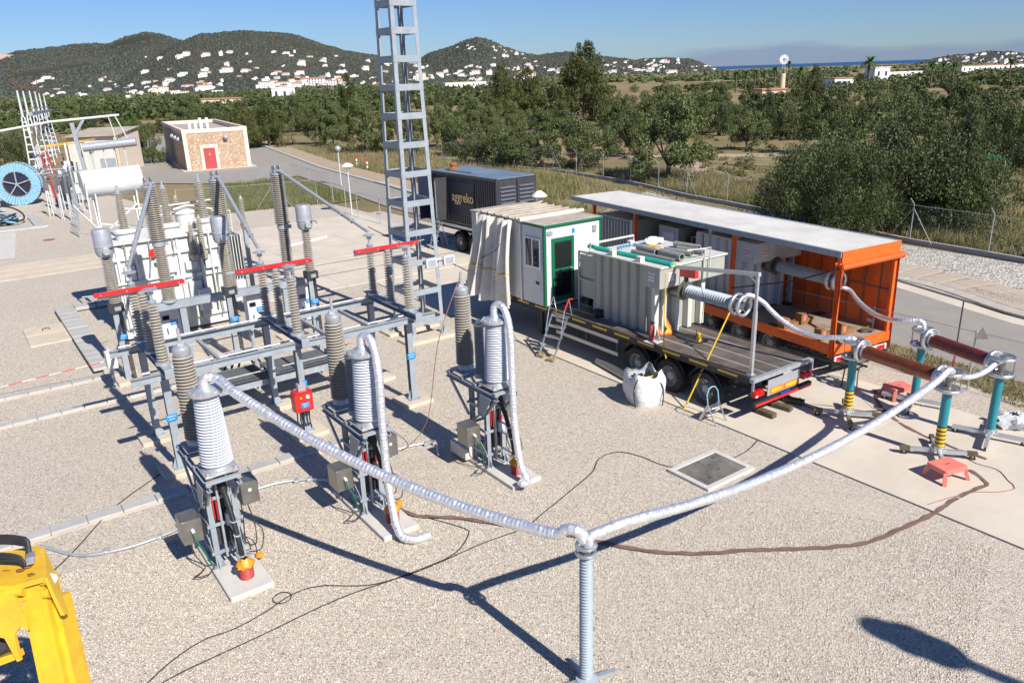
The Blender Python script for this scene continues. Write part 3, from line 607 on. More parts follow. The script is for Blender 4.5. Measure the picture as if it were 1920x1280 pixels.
MB().tube([(2.7,20.55,2.7),(9.9,20.55,2.7)], .022, 8).build('drive_rod', 'galv_bright', fr)
for u in (4.6,7.4,8.6): MB().beam((u,18.3,2.42),(u,20.7,2.42),.07,.08).build('cross_tie', 'steel_paint', fr)
rb = thing('drive_box', 'red motor drive box with a blue plate on the middle front column', 'drive box', W(DU[1]-.02,18.2), GA)
MB().bbox(-.36,.12,-.15,.14,.78,1.3,.012).build('body', 'red_box', rb); MB().bbox(-.34,.1,-.17,.12,1.302,1.33,.008).build('lid', 'red_box', rb)
MB().cyl((-.1,0,1.33),(-.1,0,2.35),.04,n=10).build('drive_shaft', 'galv', rb); MB().box(-.2,0,-.05,.1,1.33,1.5).build('coupling', 'galv_bright', rb)
MB().cyl((-.02,-.155,1.18),(-.02,-.19,1.18),.05,n=14).build('dial', 'sign_white', rb); MB().cyl((-.2,-.155,1.18),(-.2,-.18,1.18),.03,n=12).build('button', 'yellow', rb); sign(rb, (-.1,-.158,.96), .22, .14)
w_ = MB()
for k in range(5): w_.tube(catmull([(-.28+.08*k,0,.78),(-.3+.08*k,.0,.5),(-.1+.06*k,.25,.12)], .15), .016, 6)
w_.build('conduit', 'cable', rb)
def make_disc():
    t = thing('disconnector', '', 'disconnector', (0,0,0), GA, 'red blade disconnectors on the steel frame')
    MB().ibeam((0,-.42,2.68),(0,2.75,2.68),.2,.17,.012).bbox(-.1,.1,-.46,-.42,2.56,2.78,.004).build('base_beam', 'steel_paint', t)
    for k, y in enumerate((.05,1.12,2.2)):
        MB().lathe([(.17,2.77),(.17,2.82),(.1,2.85)], 16, (0,y,0)).build('insulator_foot', 'galv_bright', t)
        MB().lathe(sheds(2.85,4.2,.062,.128,.115,19), 20, (0,y,0)).build('insulator', 'porcelain_beige', t, 30)
        MB().lathe([(.08,4.2),(.09,4.22),(.09,4.27),(.05,4.29)], 14, (0,y,0)).build('cap', 'galv', t)
        if k != 1:
            MB().lathe([(.03,4.29),(.04,4.5),(.17,4.52),(.17,4.535),(.03,4.56)], 18, (0,y,0)).beam((-.06,y,4.45),(.06,y,4.45),.1,.07).build('contact', 'galv_bright', t)
    bl = MB().bbox(-.98,.98,1.06,1.18,4.3,4.39,.006).build('blade', 'red', t)
    q = MB()
    for x in (-.85,-.3,.3,.85): q.cyl((x,1.062,4.345),(x,1.052,4.345),.011,n=8)
    q.build('rivet', 'sign_white', bl); MB().tube([(-1.0,1.12,4.35),(-1.22,1.12,4.36)], .018, 6).tube([(1.0,1.12,4.36),(1.2,1.12,4.38)], .014, 6).build('arcing_horn', 'galv_bright', bl)
    MB().beam((-.9,1.32,4.22),(.9,1.32,4.22),.05,.05).build('blade_counterbar', 'galv_bright', t)
    MB().beam((-.04,.6,2.72),(-.04,1.6,2.72),.06,.09).build('drive_lever', 'galv', t)
    return t
dc = make_disc(); dc.location = W(DU[0],18.25); dc['label'] = 'disconnector with an open red blade nearest the yard kerbs, left of the three'
dup(dc, W(DU[1],18.25), GA, 'middle disconnector with an open red blade above the red drive box')
dup(dc, W(DU[2],18.25), GA, 'disconnector with an open red blade beside the lattice mast')
# ------------------------------------------------------------------ current transformers
def make_ct():
    t = thing('current_transformer', '', 'current transformer', (0,0,0), GA, 'current transformers with grey drum heads')
    c = MB().ibeam((-.06,0,.1),(-.06,0,2.3),.15,.16,.014,(0,1,0)).build('column', 'steel_paint', t); sign(t, (0,-.13,1.5), .24, .17)
    q = MB()
    for k in range(4): q.cyl((.06+.035*k,-.08,.1),(.03+.03*k,-.08,2.3),.014,n=6)
    q.build('conduit', 'cable', t); MB().bbox(-.4,.4,-.35,.35,-.03,.1,.015).build('footing', 'concrete_tan', t)
    b = MB().bbox(-.2,.2,-.2,.2,2.3,2.56,.01).build('terminal_box', 'dark_steel', t); MB().bbox(-.08,.1,-.225,-.2,2.36,2.48,.004).build('box_lid', 'porcelain_grey', b)
    MB().lathe(sheds(2.56,3.98,.10,.17,.152,22), 20).build('insulator', 'porcelain_beige', t, 30)
    h = MB().lathe([(.1,3.98),(.2,4.02),(.25,4.12),(.258,4.3),(.27,4.31),(.27,4.35),(.258,4.36),(.258,4.79),(.24,4.83),(.2,4.84),(0,4.845)], 24).build('drum_head', 'head_grey', t)
    MB().lathe([(.1,0),(.1,.04),(.06,.05)], 14, (0,-.28,4.22), (0,-1,0)).torus((0,-.33,4.2),(0,1,0),.09,.016,16,6).build('primary_terminal', 'galv_bright', h)
    MB().tube(catmull([(0,-.3,4.25),(.3,-.15,4.28),(.55,.3,4.1)], .1), .014, 6).build('lead', 'cable', h)
    return t
ct = make_ct(); ct.location = W(3.55,25.75); ct['label'] = 'grey drum headed current transformer at the left, beside the bund'
dup(ct, W(6.85,25.3), GA, 'middle grey drum headed current transformer in front of the white transformer')
dup(ct, W(9.72,25.5), GA, 'grey drum headed current transformer nearest the lattice mast')
# ------------------------------------------------------------------ circuit breaker
cb = thing('circuit_breaker', 'three pole circuit breaker with tall ribbed columns on a grey beam', 'circuit breaker', W(0,26.55), GA)
MB().bbox(4.55,10.2,-.14,.14,1.86,2.1,.01).build('base_beam', 'steel_paint', cb)
for u in (5.6,9.1):
    MB().ibeam((u,0,.1),(u,0,1.86),.2,.2,.014,(0,1,0)).build('leg', 'steel_paint', cb); MB().bbox(u-.4,u+.4,-.4,.4,-.03,.1,.015).build('footing', 'concrete_tan', cb)
DT = [W(u,20.45,4.6) for u in DU]
rot = Matrix.Rotation(-GA, 3, 'Z')
for i, u in enumerate((5.24,7.28,9.33)):
    MB().lathe([(.24,2.1),(.24,2.16),(.17,2.2)], 18, (u,0,0)).build('pole_base', 'steel_paint', cb)
    MB().lathe(sheds(2.2,3.92,.125,.205,.19,26), 22, (u,0,0)).build('support_insulator', 'porcelain_beige', cb, 30)
    MB().lathe([(.17,3.92),(.2,3.95),(.2,4.1),(.17,4.12)], 20, (u,0,0)).beam((u+.1,0,4.0),(u+.28,-.05,4.0),.05,.12).build('mid_housing', 'head_grey', cb)
    MB().lathe(sheds(4.12,5.78,.16,.258,.24,25), 22, (u,0,0)).build('interrupter', 'porcelain_beige', cb, 30)
    q = MB().lathe([(.2,5.78),(.22,5.8),(.22,5.86)], 18, (u,0,0)); 
    for s_ in (-.1,.08): q.beam((u+s_,-.12,5.98),(u+s_,.1,5.98),.03,.22)
    q.torus((u-.1,-.12,6.06),(1,0,0),.06,.018,12,6).torus((u+.08,-.12,6.06),(1,0,0),.06,.018,12,6).build('top_terminal', 'galv', cb)
    e = rot @ DT[i]; e = Vector((e.x, e.y-26.55, 4.62)); s0 = Vector((u+.05,-.2,5.92)); k1 = s0.lerp(e,.84)
    MB().tube([s0, k1], .06, 12).tube([k1, e], .045, 10).torus(k1, e-s0, .065, .015, 14, 6).torus(s0.lerp(e,.74), e-s0, .065, .013, 14, 6).build('connecting_tube', 'porcelain_grey', cb)
    MB().cyl(s0+Vector((.12,.12,0)), s0+Vector((-.12,-.04,.03)), .04, n=8).build('clamp', 'galv_bright', cb)
for i, (u, v, h_) in enumerate(((5.35,28.0,1.45),(8.15,27.6,1.45),(9.9,27.4,1.5))):
    k = thing('control_cabinet', ('pale control cabinet with a dark round window at the left of the breaker', 'pale control cabinet with red lettering under the breaker beam', 'pale control cabinet half hidden behind the middle disconnector')[i], 'cabinet', W(u,v-.6), GA, 'pale control cabinets below the breaker')
    MB().bbox(-.36,.36,-.22,.22,.5,.5+h_*.86,.012).build('body', 'cabinet', k); MB().bbox(-.40,.40,-.26,.26,.5+h_*.86,.53+h_*.86,.01).build('lid', 'cabinet', k)
    d = MB().bbox(-.33,.33,-.236,-.222,.54,.46+h_*.86,.004).build('door', 'cabinet', k)
    MB().beam((-.3,-.24,1.42),(-.08,-.24,1.42),.02,.15).build('window', 'glass_dark', d); MB().beam((-.2,-.25,.85),(-.2,-.25,1.05),.02,.03).build('handle', 'black', d); sign(k, (.05,-.243,1.22), .24, .16)
    if i == 1: lettering('ABB', .12, 'red', d, face_mtx((.2,-.242,1.6), (1,0,0), (0,0,1)))
    for x in (-.3,.3):
        for y in (-.16,.16): MB().box(x-.03,x+.03,y-.03,y+.03,.02,.5).build('leg', 'galv', k)
k = thing('meter_box', 'small white box on the post beside the left current transformer', 'box', W(3.05,25.2), GA)
MB().bbox(-.14,.14,-.2,.2,.75,1.25,.01).build('body', 'white_paint', k); MB().box(-.03,.03,.2,.26,.1,1.4).build('post', 'galv', k); MB().box(-.04,.04,-.23,-.2,.9,1.05).build('hasp', 'galv_bright', k)
# ------------------------------------------------------------------ operating platform
pf = thing('operating_platform', 'low grey steel grating walkway with handrails behind the front columns', 'walkway', W(0,0), GA)
for k in range(2):
    x0 = 4.5+k*2.05; o_ = MB()
    for j in range(28): o_.box(x0+.05,x0+1.95,20.95+j*.05,20.962+j*.05,.80,.835)
    for j in range(6): o_.box(x0+.05+j*.37,x0+.065+j*.37,20.95,22.3,.80,.833)
    o_.build('grating', 'grating', pf)
for y in (20.9,22.35): MB().beam((4.4,y,.74),(8.65,y,.74),.05,.17).build('side_channel', 'galv', pf)
for x in (4.45,6.5,8.55):
    for y in (20.9,22.35):
        MB().beam((x,y,0),(x,y,.66 if y < 21 else 1.85),.06,.06).build('post', 'galv', pf)
for z in (1.35,1.8): MB().tube([(4.45,22.35,z),(8.55,22.35,z)], .02, 6).build('handrail', 'galv_bright', pf)
for z in (1.1,): MB().tube([(4.5,20.87,z),(6.6,20.87,z)], .02, 6).tube([(6.8,20.87,z),(8.5,20.87,z)], .02, 6).build('handrail', 'galv_bright', pf)
for x in (4.5,6.4,8.5): MB().beam((x,20.87,.7),(x,20.87,1.1),.04,.04).build('post', 'galv', pf)
for k in range(3): MB().tube(catmull([(5.6+k*.25,23.2,.05),(5.8+k*.2,22.8,.9),(6.2+k*.2,22.4,1.2),(6.6+k*.2,22.5,.5),(6.7+k*.2,22.7,.03)], .15), .035, 8).build('cable_loop', 'cable', pf)
# ------------------------------------------------------------------ power transformer
tr = thing('power_transformer', 'large white power transformer with bushings and a cylindrical oil tank', 'transformer', W(0,29.9), GA)
MB().bbox(4.35,8.1,0,2.3,.45,3.55,.03).build('tank', 'white_paint', tr); MB().bbox(4.2,8.25,-.14,2.45,3.56,3.66,.02).build('cover', 'white_paint', tr)
for k, x in enumerate((4.42,5.0,5.72,6.45,7.2,7.95)): MB().bbox(x,x+.1,-.14,-.002,.55,3.5,.008).build('stiffener', 'white_paint', tr)
for x, z, w_, h_ in ((4.6,2.3,.34,.5),(5.2,1.25,.42,.6),(5.95,2.35,.4,.55),(6.65,1.2,.45,.7),(7.35,2.3,.5,.5),(6.65,2.35,.4,.3)): MB().bbox(x,x+w_,-.2,-.003,z,z+h_,.01).build('access_cover', 'light_grey', tr)
for k in range(5): MB().tube(catmull([(4.55+k*.8,-.16,.5),(4.5+k*.8,-.17,1.8),(4.7+k*.8,-.17,2.9),(4.75+k*.8,-.1,3.7)], .2), .022, 6).build('control_cable', 'grey_hose', tr)
for z in (1.0,2.05,3.0): MB().bbox(4.3,8.15,-.11,-.001,z,z+.14,.01).build('band', 'white_paint', tr)
MB().box(4.3,8.1,.1,2.2,.12,.44).build('skid', 'light_grey', tr)
for x, y, hgt in ((4.95,.4,1.25),(6.45,.5,1.25),(7.75,.6,1.35)):
    MB().lathe([(.33,3.66),(.33,3.9),(.40,3.92),(.40,3.98),(.33,4.0),(.2,4.05)], 20, (x,y,0)).build('turret', 'white_paint', tr)
    MB().lathe(sheds(4.05,4.05+hgt,.12,.18,.13,20), 18, (x,y,0)).build('bushing', 'porcelain_beige', tr, 30)
    MB().lathe([(.1,4.05+hgt),(.1,4.12+hgt),(.04,4.14+hgt),(.03,4.3+hgt),(0,4.31+hgt)], 12, (x,y,0)).build('bushing_terminal', 'galv', tr)
for x, y, hgt in ((7.0,-.25,1.1),(7.35,-.2,1.3),(9.2,.6,.95),(7.1,1.7,1.1)):
    z0 = 3.66 if y > 0 else 2.9
    MB().lathe([(.12,z0-.2),(.15,z0),(.1,z0+.02)]+sheds(z0+.03,z0+hgt,.07,.115,.1,16)+[(.03,z0+hgt+.1)], 16, (x,y,0)).build('low_voltage_bushing', 'porcelain_beige', tr, 30)
MB().lathe([(.0,0),(.42,.04),(.47,.1),(.5,.14),(.5,2.0),(.53,2.0),(.53,2.06),(.0,2.07)], 32, (4.15,2.75,5.45), (1,0,.02)).build('oil_conservator', 'white_paint', tr)
for x in (4.5,5.9): 
    MB().plate([(x,2.6,3.5),(x,2.9,3.5),(x,3.1,5.1),(x,2.35,5.1)], .05).build('conservator_bracket', 'white_paint', tr); MB().beam((x,2.4,.1),(x,2.75,4.9),.1,.12).build('conservator_leg', 'white_paint', tr)
MB().beam((4.55,2.5,4.0),(5.9,2.5,3.7),.05,.05).beam((4.55,2.5,3.6),(5.9,2.5,4.6),.05,.05).build('conservator_brace', 'white_paint', tr)
MB().beam((9.2,.6,.1),(9.2,.6,3.5),.14,.14).build('bushing_post', 'steel_paint', tr)
MB().lathe([(.36,3.66),(.36,4.2),(.4,4.22),(.36,4.3),(.2,4.38),(0,4.4)], 20, (7.25,1.25,0)).build('tap_changer_dome', 'white_paint', tr)
pp = [[(5.2,2.6,4.95),(5.2,1.9,4.6),(6.0,1.6,4.5),(8.6,1.6,4.55)], [(6.1,2.2,4.1),(7.4,2.1,4.1),(9.0,2.1,4.15)], [(6.8,1.0,4.42),(7.4,1.0,4.5),(8.4,1.2,4.2)], [(5.9,-.2,1.0),(5.9,-.2,3.2),(5.7,.1,3.75)], [(7.6,-.2,.8),(7.6,-.2,3.3),(7.7,.1,3.8)], [(4.3,-.2,2.2),(6.2,-.2,2.25)]]
for p in pp: MB().tube(catmull(p,.12), .035, 8).build('oil_pipe', 'white_paint', tr)
for k in range(6):
    x = 8.3+k*.11; MB().bbox(x,x+.03,.2,2.1,.8,3.3,.006).build('radiator_fin', 'white_paint', tr)
q = MB()
for x in (8.7,9.3):
    for y in (2.6,3.1): q.tube([(x,y,.1),(x,y,3.9)], .025, 6)
for z in (.8,1.6,2.4,3.2,3.9): q.tube([(8.7,2.6,z),(9.3,2.6,z),(9.3,3.1,z),(8.7,3.1,z),(8.7,2.6,z)], .022, 6)
q.build('ladder_frame', 'white_paint', tr)
MB().lathe([(.15,0),(.15,.03)], 16, (5.62,-.16,3.15), (0,-1,0)).build('gauge', 'red', tr); MB().lathe([(.1,0),(.1,.05)], 12, (5.72,-.16,2.85), (0,-1,0)).build('gauge', 'white_paint', tr)
for x, z in ((4.7,.9),(6.9,.8),(8.2,.9)): MB().bbox(x,x+.45,-.42,-.16,z,z+.8,.01).build('marshalling_box', 'light_grey', tr)
MB().torus((4.2,2.55,4.75),(1,.2,0),.16,.025,16,6).build('hose_coil', 'grey_hose', tr); MB().tube([(4.25,2.2,5.6),(4.2,2.2,4.1)], .03, 6).build('level_pipe', 'white_paint', tr)
# ------------------------------------------------------------------ lattice mast
tw = thing('lattice_mast', 'tall grey four legged lattice mast standing on concrete pads', 'mast', W(12.88,23.8), GA)
legs = [(-.64,-.7),(.64,-.7),(.64,.7),(-.64,.7)]
def leg(k, z): s_ = 1-.0255*z; return Vector((legs[k][0]*s_, legs[k][1]*s_, z))
for k in range(4):
    m = MB(); a, b_ = leg(k,.12), leg(k,16)
    sx = 1 if legs[k][0] < 0 else -1; sy = 1 if legs[k][1] < 0 else -1
    for (ox, oy, wx, wy) in ((sx*.065,0,.13,.014),(0,sy*.065,.014,.13)):
        v = []
        for p in (a, b_):
            for dx, dy in ((-1,-1),(1,-1),(1,1),(-1,1)): v.append((p.x+ox+dx*wx/2, p.y+oy+dy*wy/2, p.z))
        m.add(v, [(0,3,2,1),(4,5,6,7),(0,1,5,4),(1,2,6,5),(2,3,7,6),(3,0,4,7)])
    m.build('leg', 'steel_paint', tw)
    MB().bbox(leg(k,0).x-.16,leg(k,0).x+.16,leg(k,0).y-.14,leg(k,0).y+.14,.1,.14,.006).plate([(leg(k,0).x-.1,leg(k,0).y-.08,.14),(leg(k,0).x+.1,leg(k,0).y-.08,.14),(leg(k,0).x,leg(k,0).y-.08,.45)], .012).build('foot_plate', 'steel_paint', tw)
z = .62
while z < 15.6:
    for k in range(4):
        a, b_ = leg(k,z), leg((k+1)%4,z); MB().beam(a, b_, .035, .2).build('batten', 'steel_paint', tw)
    z += 1.1*(1-.0255*z)
for y0 in (-.7,.7): MB().bbox(-1.05,1.05,y0-.42,y0+.42,-.03,.1,.02).build('footing', 'concrete_tan', tw)
fl = thing('floodlight', 'twin square floodlights bolted to the lattice mast', 'floodlight', W(13.3,23.02,2.75), GA)
MB().beam((-.45,0,.04),(.75,0,.04),.05,.06).build('bar', 'light_grey', fl)
for x in (-.22,.48): hd = MB().bbox(x-.22,x+.22,-.12,.02,-.2,.12,.015).build('lamp_head', 'light_grey', fl); MB().box(x-.16,x+.16,-.126,-.121,-.15,.07).build('lens', 'flood_glass', hd)
# ------------------------------------------------------------------ reactors on teal stands
def ring(parent, c, ax, R, r): return MB().torus(c, ax, R, r, 30, 10).build('corona_ring', 'aluminium', parent)
def reactor(ends, mt, labels, wraps, rz_off):
    a, b_ = ends; d = (b_-a).normalized(); L = (b_-a).length; ang = math.atan2(d.y, d.x); side = Vector((-d.y,d.x,0))
    t = thing('test_reactor', labels[0], 'reactor', Vector((a.x,a.y,0)), ang)
    MB().lathe([(.172,.34),(.172,L-.32)], 28, (0,0,RZ), (1,0,0)).build('winding', mt, t, 30)
    for x, s_ in ((.24,1),(L-.22,-1)):
        ring(t, (x,0,RZ), (1,0,0), .26, .05)
        q = MB().lathe([(.19,0),(.19,.03),(.09,.05),(.09,.2)], 20, (x+s_*.1,0,RZ), (-s_,0,0)).beam((x,-.24,RZ),(x,.24,RZ),.02,.035).beam((x,0,RZ-.24),(x,0,RZ+.24),.02,.035); q.build('end_flange', 'galv_bright', t)
    for k, (x, lb) in enumerate(((0,labels[1]),(L,labels[2]))):
        s = thing('insulating_stand', lb, 'stand', Vector((a.x,a.y,0))+d*x, ang+rz_off, 'teal insulating stands')
        MB().cyl((0,0,.25),(0,0,1.72),.1,n=24).build('column', 'teal', s)
        fl_ = MB().lathe([(.17,.23),(.17,.26),(.13,.27),(.13,.31),(.102,.315)], 20)
        for j in range(10): fl_.cyl((.15*math.cos(j*.628),.15*math.sin(j*.628),.25),(.15*math.cos(j*.628),.15*math.sin(j*.628),.29),.014,n=6)
        fl_.build('foot_flange', 'galv_bright', s)
        for j in range(4):
            th_ = j*math.pi/2+.5; c_, sn = math.cos(th_), math.sin(th_)
            ar = MB().beam((.08*c_,.08*sn,.19),(.80*c_,.80*sn,.19),.085,.085).build('foot_arm', 'galv_bright', s); 
            if wraps[k]: MB().beam((.60*c_,.60*sn,.19),(.81*c_,.81*sn,.19),.1,.1).build('arm_sleeve', 'timber_dark', ar)
            wc = Vector((.72*c_,.72*sn,.07)); MB().cyl(wc+Vector((-sn,c_,0))*.02, wc-Vector((-sn,c_,0))*.02, .07, n=14).build('castor', 'rubber', s); MB().beam(wc+Vector((0,0,.02)), wc+Vector((0,0,.08)), .06, .06).build('castor_fork', 'galv_bright', s)
        if wraps[k]:
            tp_ = MB(); n_ = 5
            for j in range(n_): tp_.lathe([(.103,.33+j*.1),(.105,.335+j*.1),(.105,.39+j*.1),(.103,.395+j*.1)], 20)
            tp_.build('yellow_tape', 'yellow', s); bb = MB()
            for j in range(n_): bb.lathe([(.101,.396+j*.1),(.106,.4+j*.1),(.106,.425+j*.1),(.101,.429+j*.1)], 20)
            bb.build('black_tape', 'black', s)
        for z in (1.74,2.14): ring(s, (0,0,z), (0,0,1), .25, .045)
        q = MB().lathe([(.14,1.70),(.16,1.72),(.16,1.78),(.07,1.8),(.07,2.16),(.0,2.17)], 16)
        for j in range(3): q.beam((.03,.0,1.74+.2*j),(.25*math.cos(j*2.1),.25*math.sin(j*2.1),1.74+.2*j),.025,.03)
        for j in range(4): q.beam((.25*math.cos(j*1.57+.7),.25*math.sin(j*1.57+.7),1.74),(.25*math.cos(j*1.57+.7),.25*math.sin(j*1.57+.7),2.14),.025,.012)
        q.build('head_bracket', 'stainless', s)
    return d
reactor(R1, 'copper_brown', ('copper brown reactor coil lying level between the two front teal stands', 'teal stand with yellow tape bands beside the trailer tail', 'teal stand with yellow tape bands behind the front pink stool'), (1,1), .3)
reactor(R2, 'copper_dark', ('dark red reactor coil lying level between the two rear teal stands', 'plain teal stand beside the far pink stool', 'plain teal stand nearest the right edge, beside the crumpled bag'), (0,0), .1)
n1 = R1[1]+Vector((0,0,2.2)); n2 = R2[1]+Vector((0,0,1.98))
foil('foil_duct', 'long silver foil duct rising from the grey post to the front copper coil', [Bp+Vector((.08,-.02,-.08)), Bp+Vector((.12,0,.06)), Bp+Vector((.3,.06,.1))]+sag(Bp+Vector((.7,.25,.12)), n1+Vector((-.45,-.3,-.12)), .42, 8)+[n1+Vector((-.12,-.08,.02)), n1+Vector((.03,.02,-.06))], .08, GF)
foil('foil_duct', 'short silver foil duct linking the two right hand teal stands', [n1+Vector((.1,.0,-.2))]+sag(n1+Vector((.3,.12,-.22)), n2+Vector((-.25,-.1,.03)), .12, 4)+[n2+Vector((-.05,0,.06)), n2+Vector((.03,.03,0))], .065, GF)
# ------------------------------------------------------------------ trailers
def wheel(parent, x, y, z, r, side):
    s = side
    tyre = MB().lathe([(.30,-.02),(r*.93,-.02),(r,.03),(r,.24),(r*.93,.29),(.30,.29)], 28, (x,y,z), (s,0,0), cap=False).build('tyre', 'rubber', parent, 40)
    gm = MB()
    for zz in (.07,.13,.19): gm.torus((x+s*zz,y,z),(1,0,0),r,.006,28,4)
    gm.build('tread', 'rubber', tyre)
    rim = MB().lathe([(.305,-.01),(.305,.02),(.285,.03),(.27,.15),(.15,.17),(.13,.06),(.11,.03),(.0,.02)], 24, (x,y,z), (s,0,0), cap=False).build('rim', 'porcelain_grey', tyre)
    MB().torus((x+s*.0,y,z),(1,0,0),.295,.012,28,6).build('rim_lip', 'stainless', tyre)
    hb = MB()
    for k in range(10): a = k*.628; hb.cyl((x+s*.165,y+.21*math.cos(a),z+.21*math.sin(a)),(x+s*.12,y+.21*math.cos(a),z+.21*math.sin(a)),.028,n=6)
    hb.build('wheel_nut', 'galv_bright', tyre)
def running_gear(t, ys, x0, x1, r=.5, guard='black'):
    for y in ys:
        wheel(t, x0+.02, y, r, r, 1); wheel(t, x1-.02, y, r, r, -1)
        MB().cyl((x0+.3,y,r),(x1-.3,y,r),.07,n=10).build('axle', 'dark_steel', t)
        for X0, X1 in ((x0,x0+.34),(x1-.34,x1)):
            g_ = MB(); n_ = 9; vs = []
            for k in range(n_):
                a = math.pi*(.12+.76*k/(n_-1)); vs += [(X0,y+.60*math.cos(a),r+.60*math.sin(a)),(X1,y+.60*math.cos(a),r+.60*math.sin(a)),(X0,y+.62*math.cos(a),r+.62*math.sin(a)),(X1,y+.62*math.cos(a),r+.62*math.sin(a))]
            fs = []
            for k in range(n_-1): b = k*4; fs += [(b,b+4,b+5,b+1),(b+2,b+3,b+7,b+6),(b,b+2,b+6,b+4),(b+1,b+5,b+7,b+3)]
            g_.add(vs, fs).build('mudguard', guard, t)
def outr(p): return Vector((p[0],p[1],0))
ta = thing('flatbed_trailer', 'flatbed trailer with a worn brown deck carrying the beige test transformer', 'trailer', (6.063,18.2465,0), 2.1794-math.pi/2)
TAz = 1.26
for k in range(4):
    x0 = .14+k*.57; MB().bbox(x0,x0+.50,.14,13.5,TAz-.04,TAz,.004).build('deck_board', 'board', ta)
    if k < 3: MB().bbox(x0+.505,x0+.562,.14,13.5,TAz-.04,TAz+.006,.003).build('deck_strip', 'galv', ta)
MB().bbox(.02,2.48,0,.135,TAz-.1,TAz+.012,.006).bbox(.0,.035,-.02,.05,TAz-.3,TAz+.0,.005).bbox(2.465,2.5,-.02,.05,TAz-.3,TAz+.0,.005).build('rear_sill', 'galv', ta)
for x0, x1 in ((0,.13),(2.38,2.5)):
    e = MB().bbox(x0,x1,.14,13.6,TAz-.16,TAz+.004,.006).build('side_rail', 'black', ta)
    if x0 == 0:
        for k in range(13): MB().bbox(-.004,.0,.5+k*1.0,1.15+k*1.0,TAz-.06,TAz-.01,.001).build('reflector_strip', 'yellow', e)
for x in (.75,1.65): MB().ibeam((x,.3,.93),(x,13.4,.93),.14,.4,.02).build('chassis_beam', 'dark_steel', ta)
for k in range(10): MB().beam((.1,.6+k*1.35,1.04),(2.4,.6+k*1.35,1.04),.08,.12).build('cross_member', 'dark_steel', ta)
running_gear(ta, (1.6,2.91,4.22), .04, 2.46)
bp_ = MB().bbox(.05,2.45,-.06,.06,.50,.64,.015).build('rear_bumper', 'black', ta); MB().bbox(.1,2.42,-.066,-.06,.515,.585,.002).build('red_band', 'red', bp_)
for x0, x1 in ((.06,.42),(2.08,2.44)):
    lp = MB().bbox(x0,x1,-.05,.1,.76,.92,.01).build('tail_light', 'red_light', ta); MB().bbox(x0+.02,x0+.1,-.056,-.05,.77,.82,.002).build('lamp_lens', 'sign_white', lp)
rp_ = MB().bbox(.62,1.95,.0,.02,.66,1.1,.004).build('rear_panel', 'head_grey', ta); MB().bbox(.72,1.25,-.006,-.0,.69,.86,.001).bbox(1.3,1.9,-.006,-.0,.69,.86,.001).build('marker_border', 'orange', rp_); MB().bbox(.76,1.21,-.01,-.006,.72,.83,.001).bbox(1.34,1.86,-.01,-.006,.72,.83,.001).build('marker_plate', 'yellow', rp_)
MB().bbox(1.05,1.45,-.09,-.066,.6,.68,.002).build('number_plate', 'blue', ta)
for z in (.58,1.0): MB().bbox(-.0,.03,5.0,8.0,z-.06,z+.06,.006).build('side_guard', 'cream_rail', ta)
for y in (5.05,6.5,7.95): MB().box(.03,.07,y-.03,y+.03,.5,1.1).build('guard_post', 'dark_steel', ta)
for y in (9.4,): MB().beam((.5,y,.0),(.5,y,.95),.12,.12).beam((2.0,y,.0),(2.0,y,.95),.12,.12).build('landing_leg', 'dark_steel', ta)
def AL(x, y, z=0): return ta.matrix_basis @ Vector((x,y,z))
rzA = 2.1794-math.pi/2
ta.matrix_basis = Matrix.Translation((6.063,18.2465,0)) @ Matrix.Rotation(rzA,4,'Z')
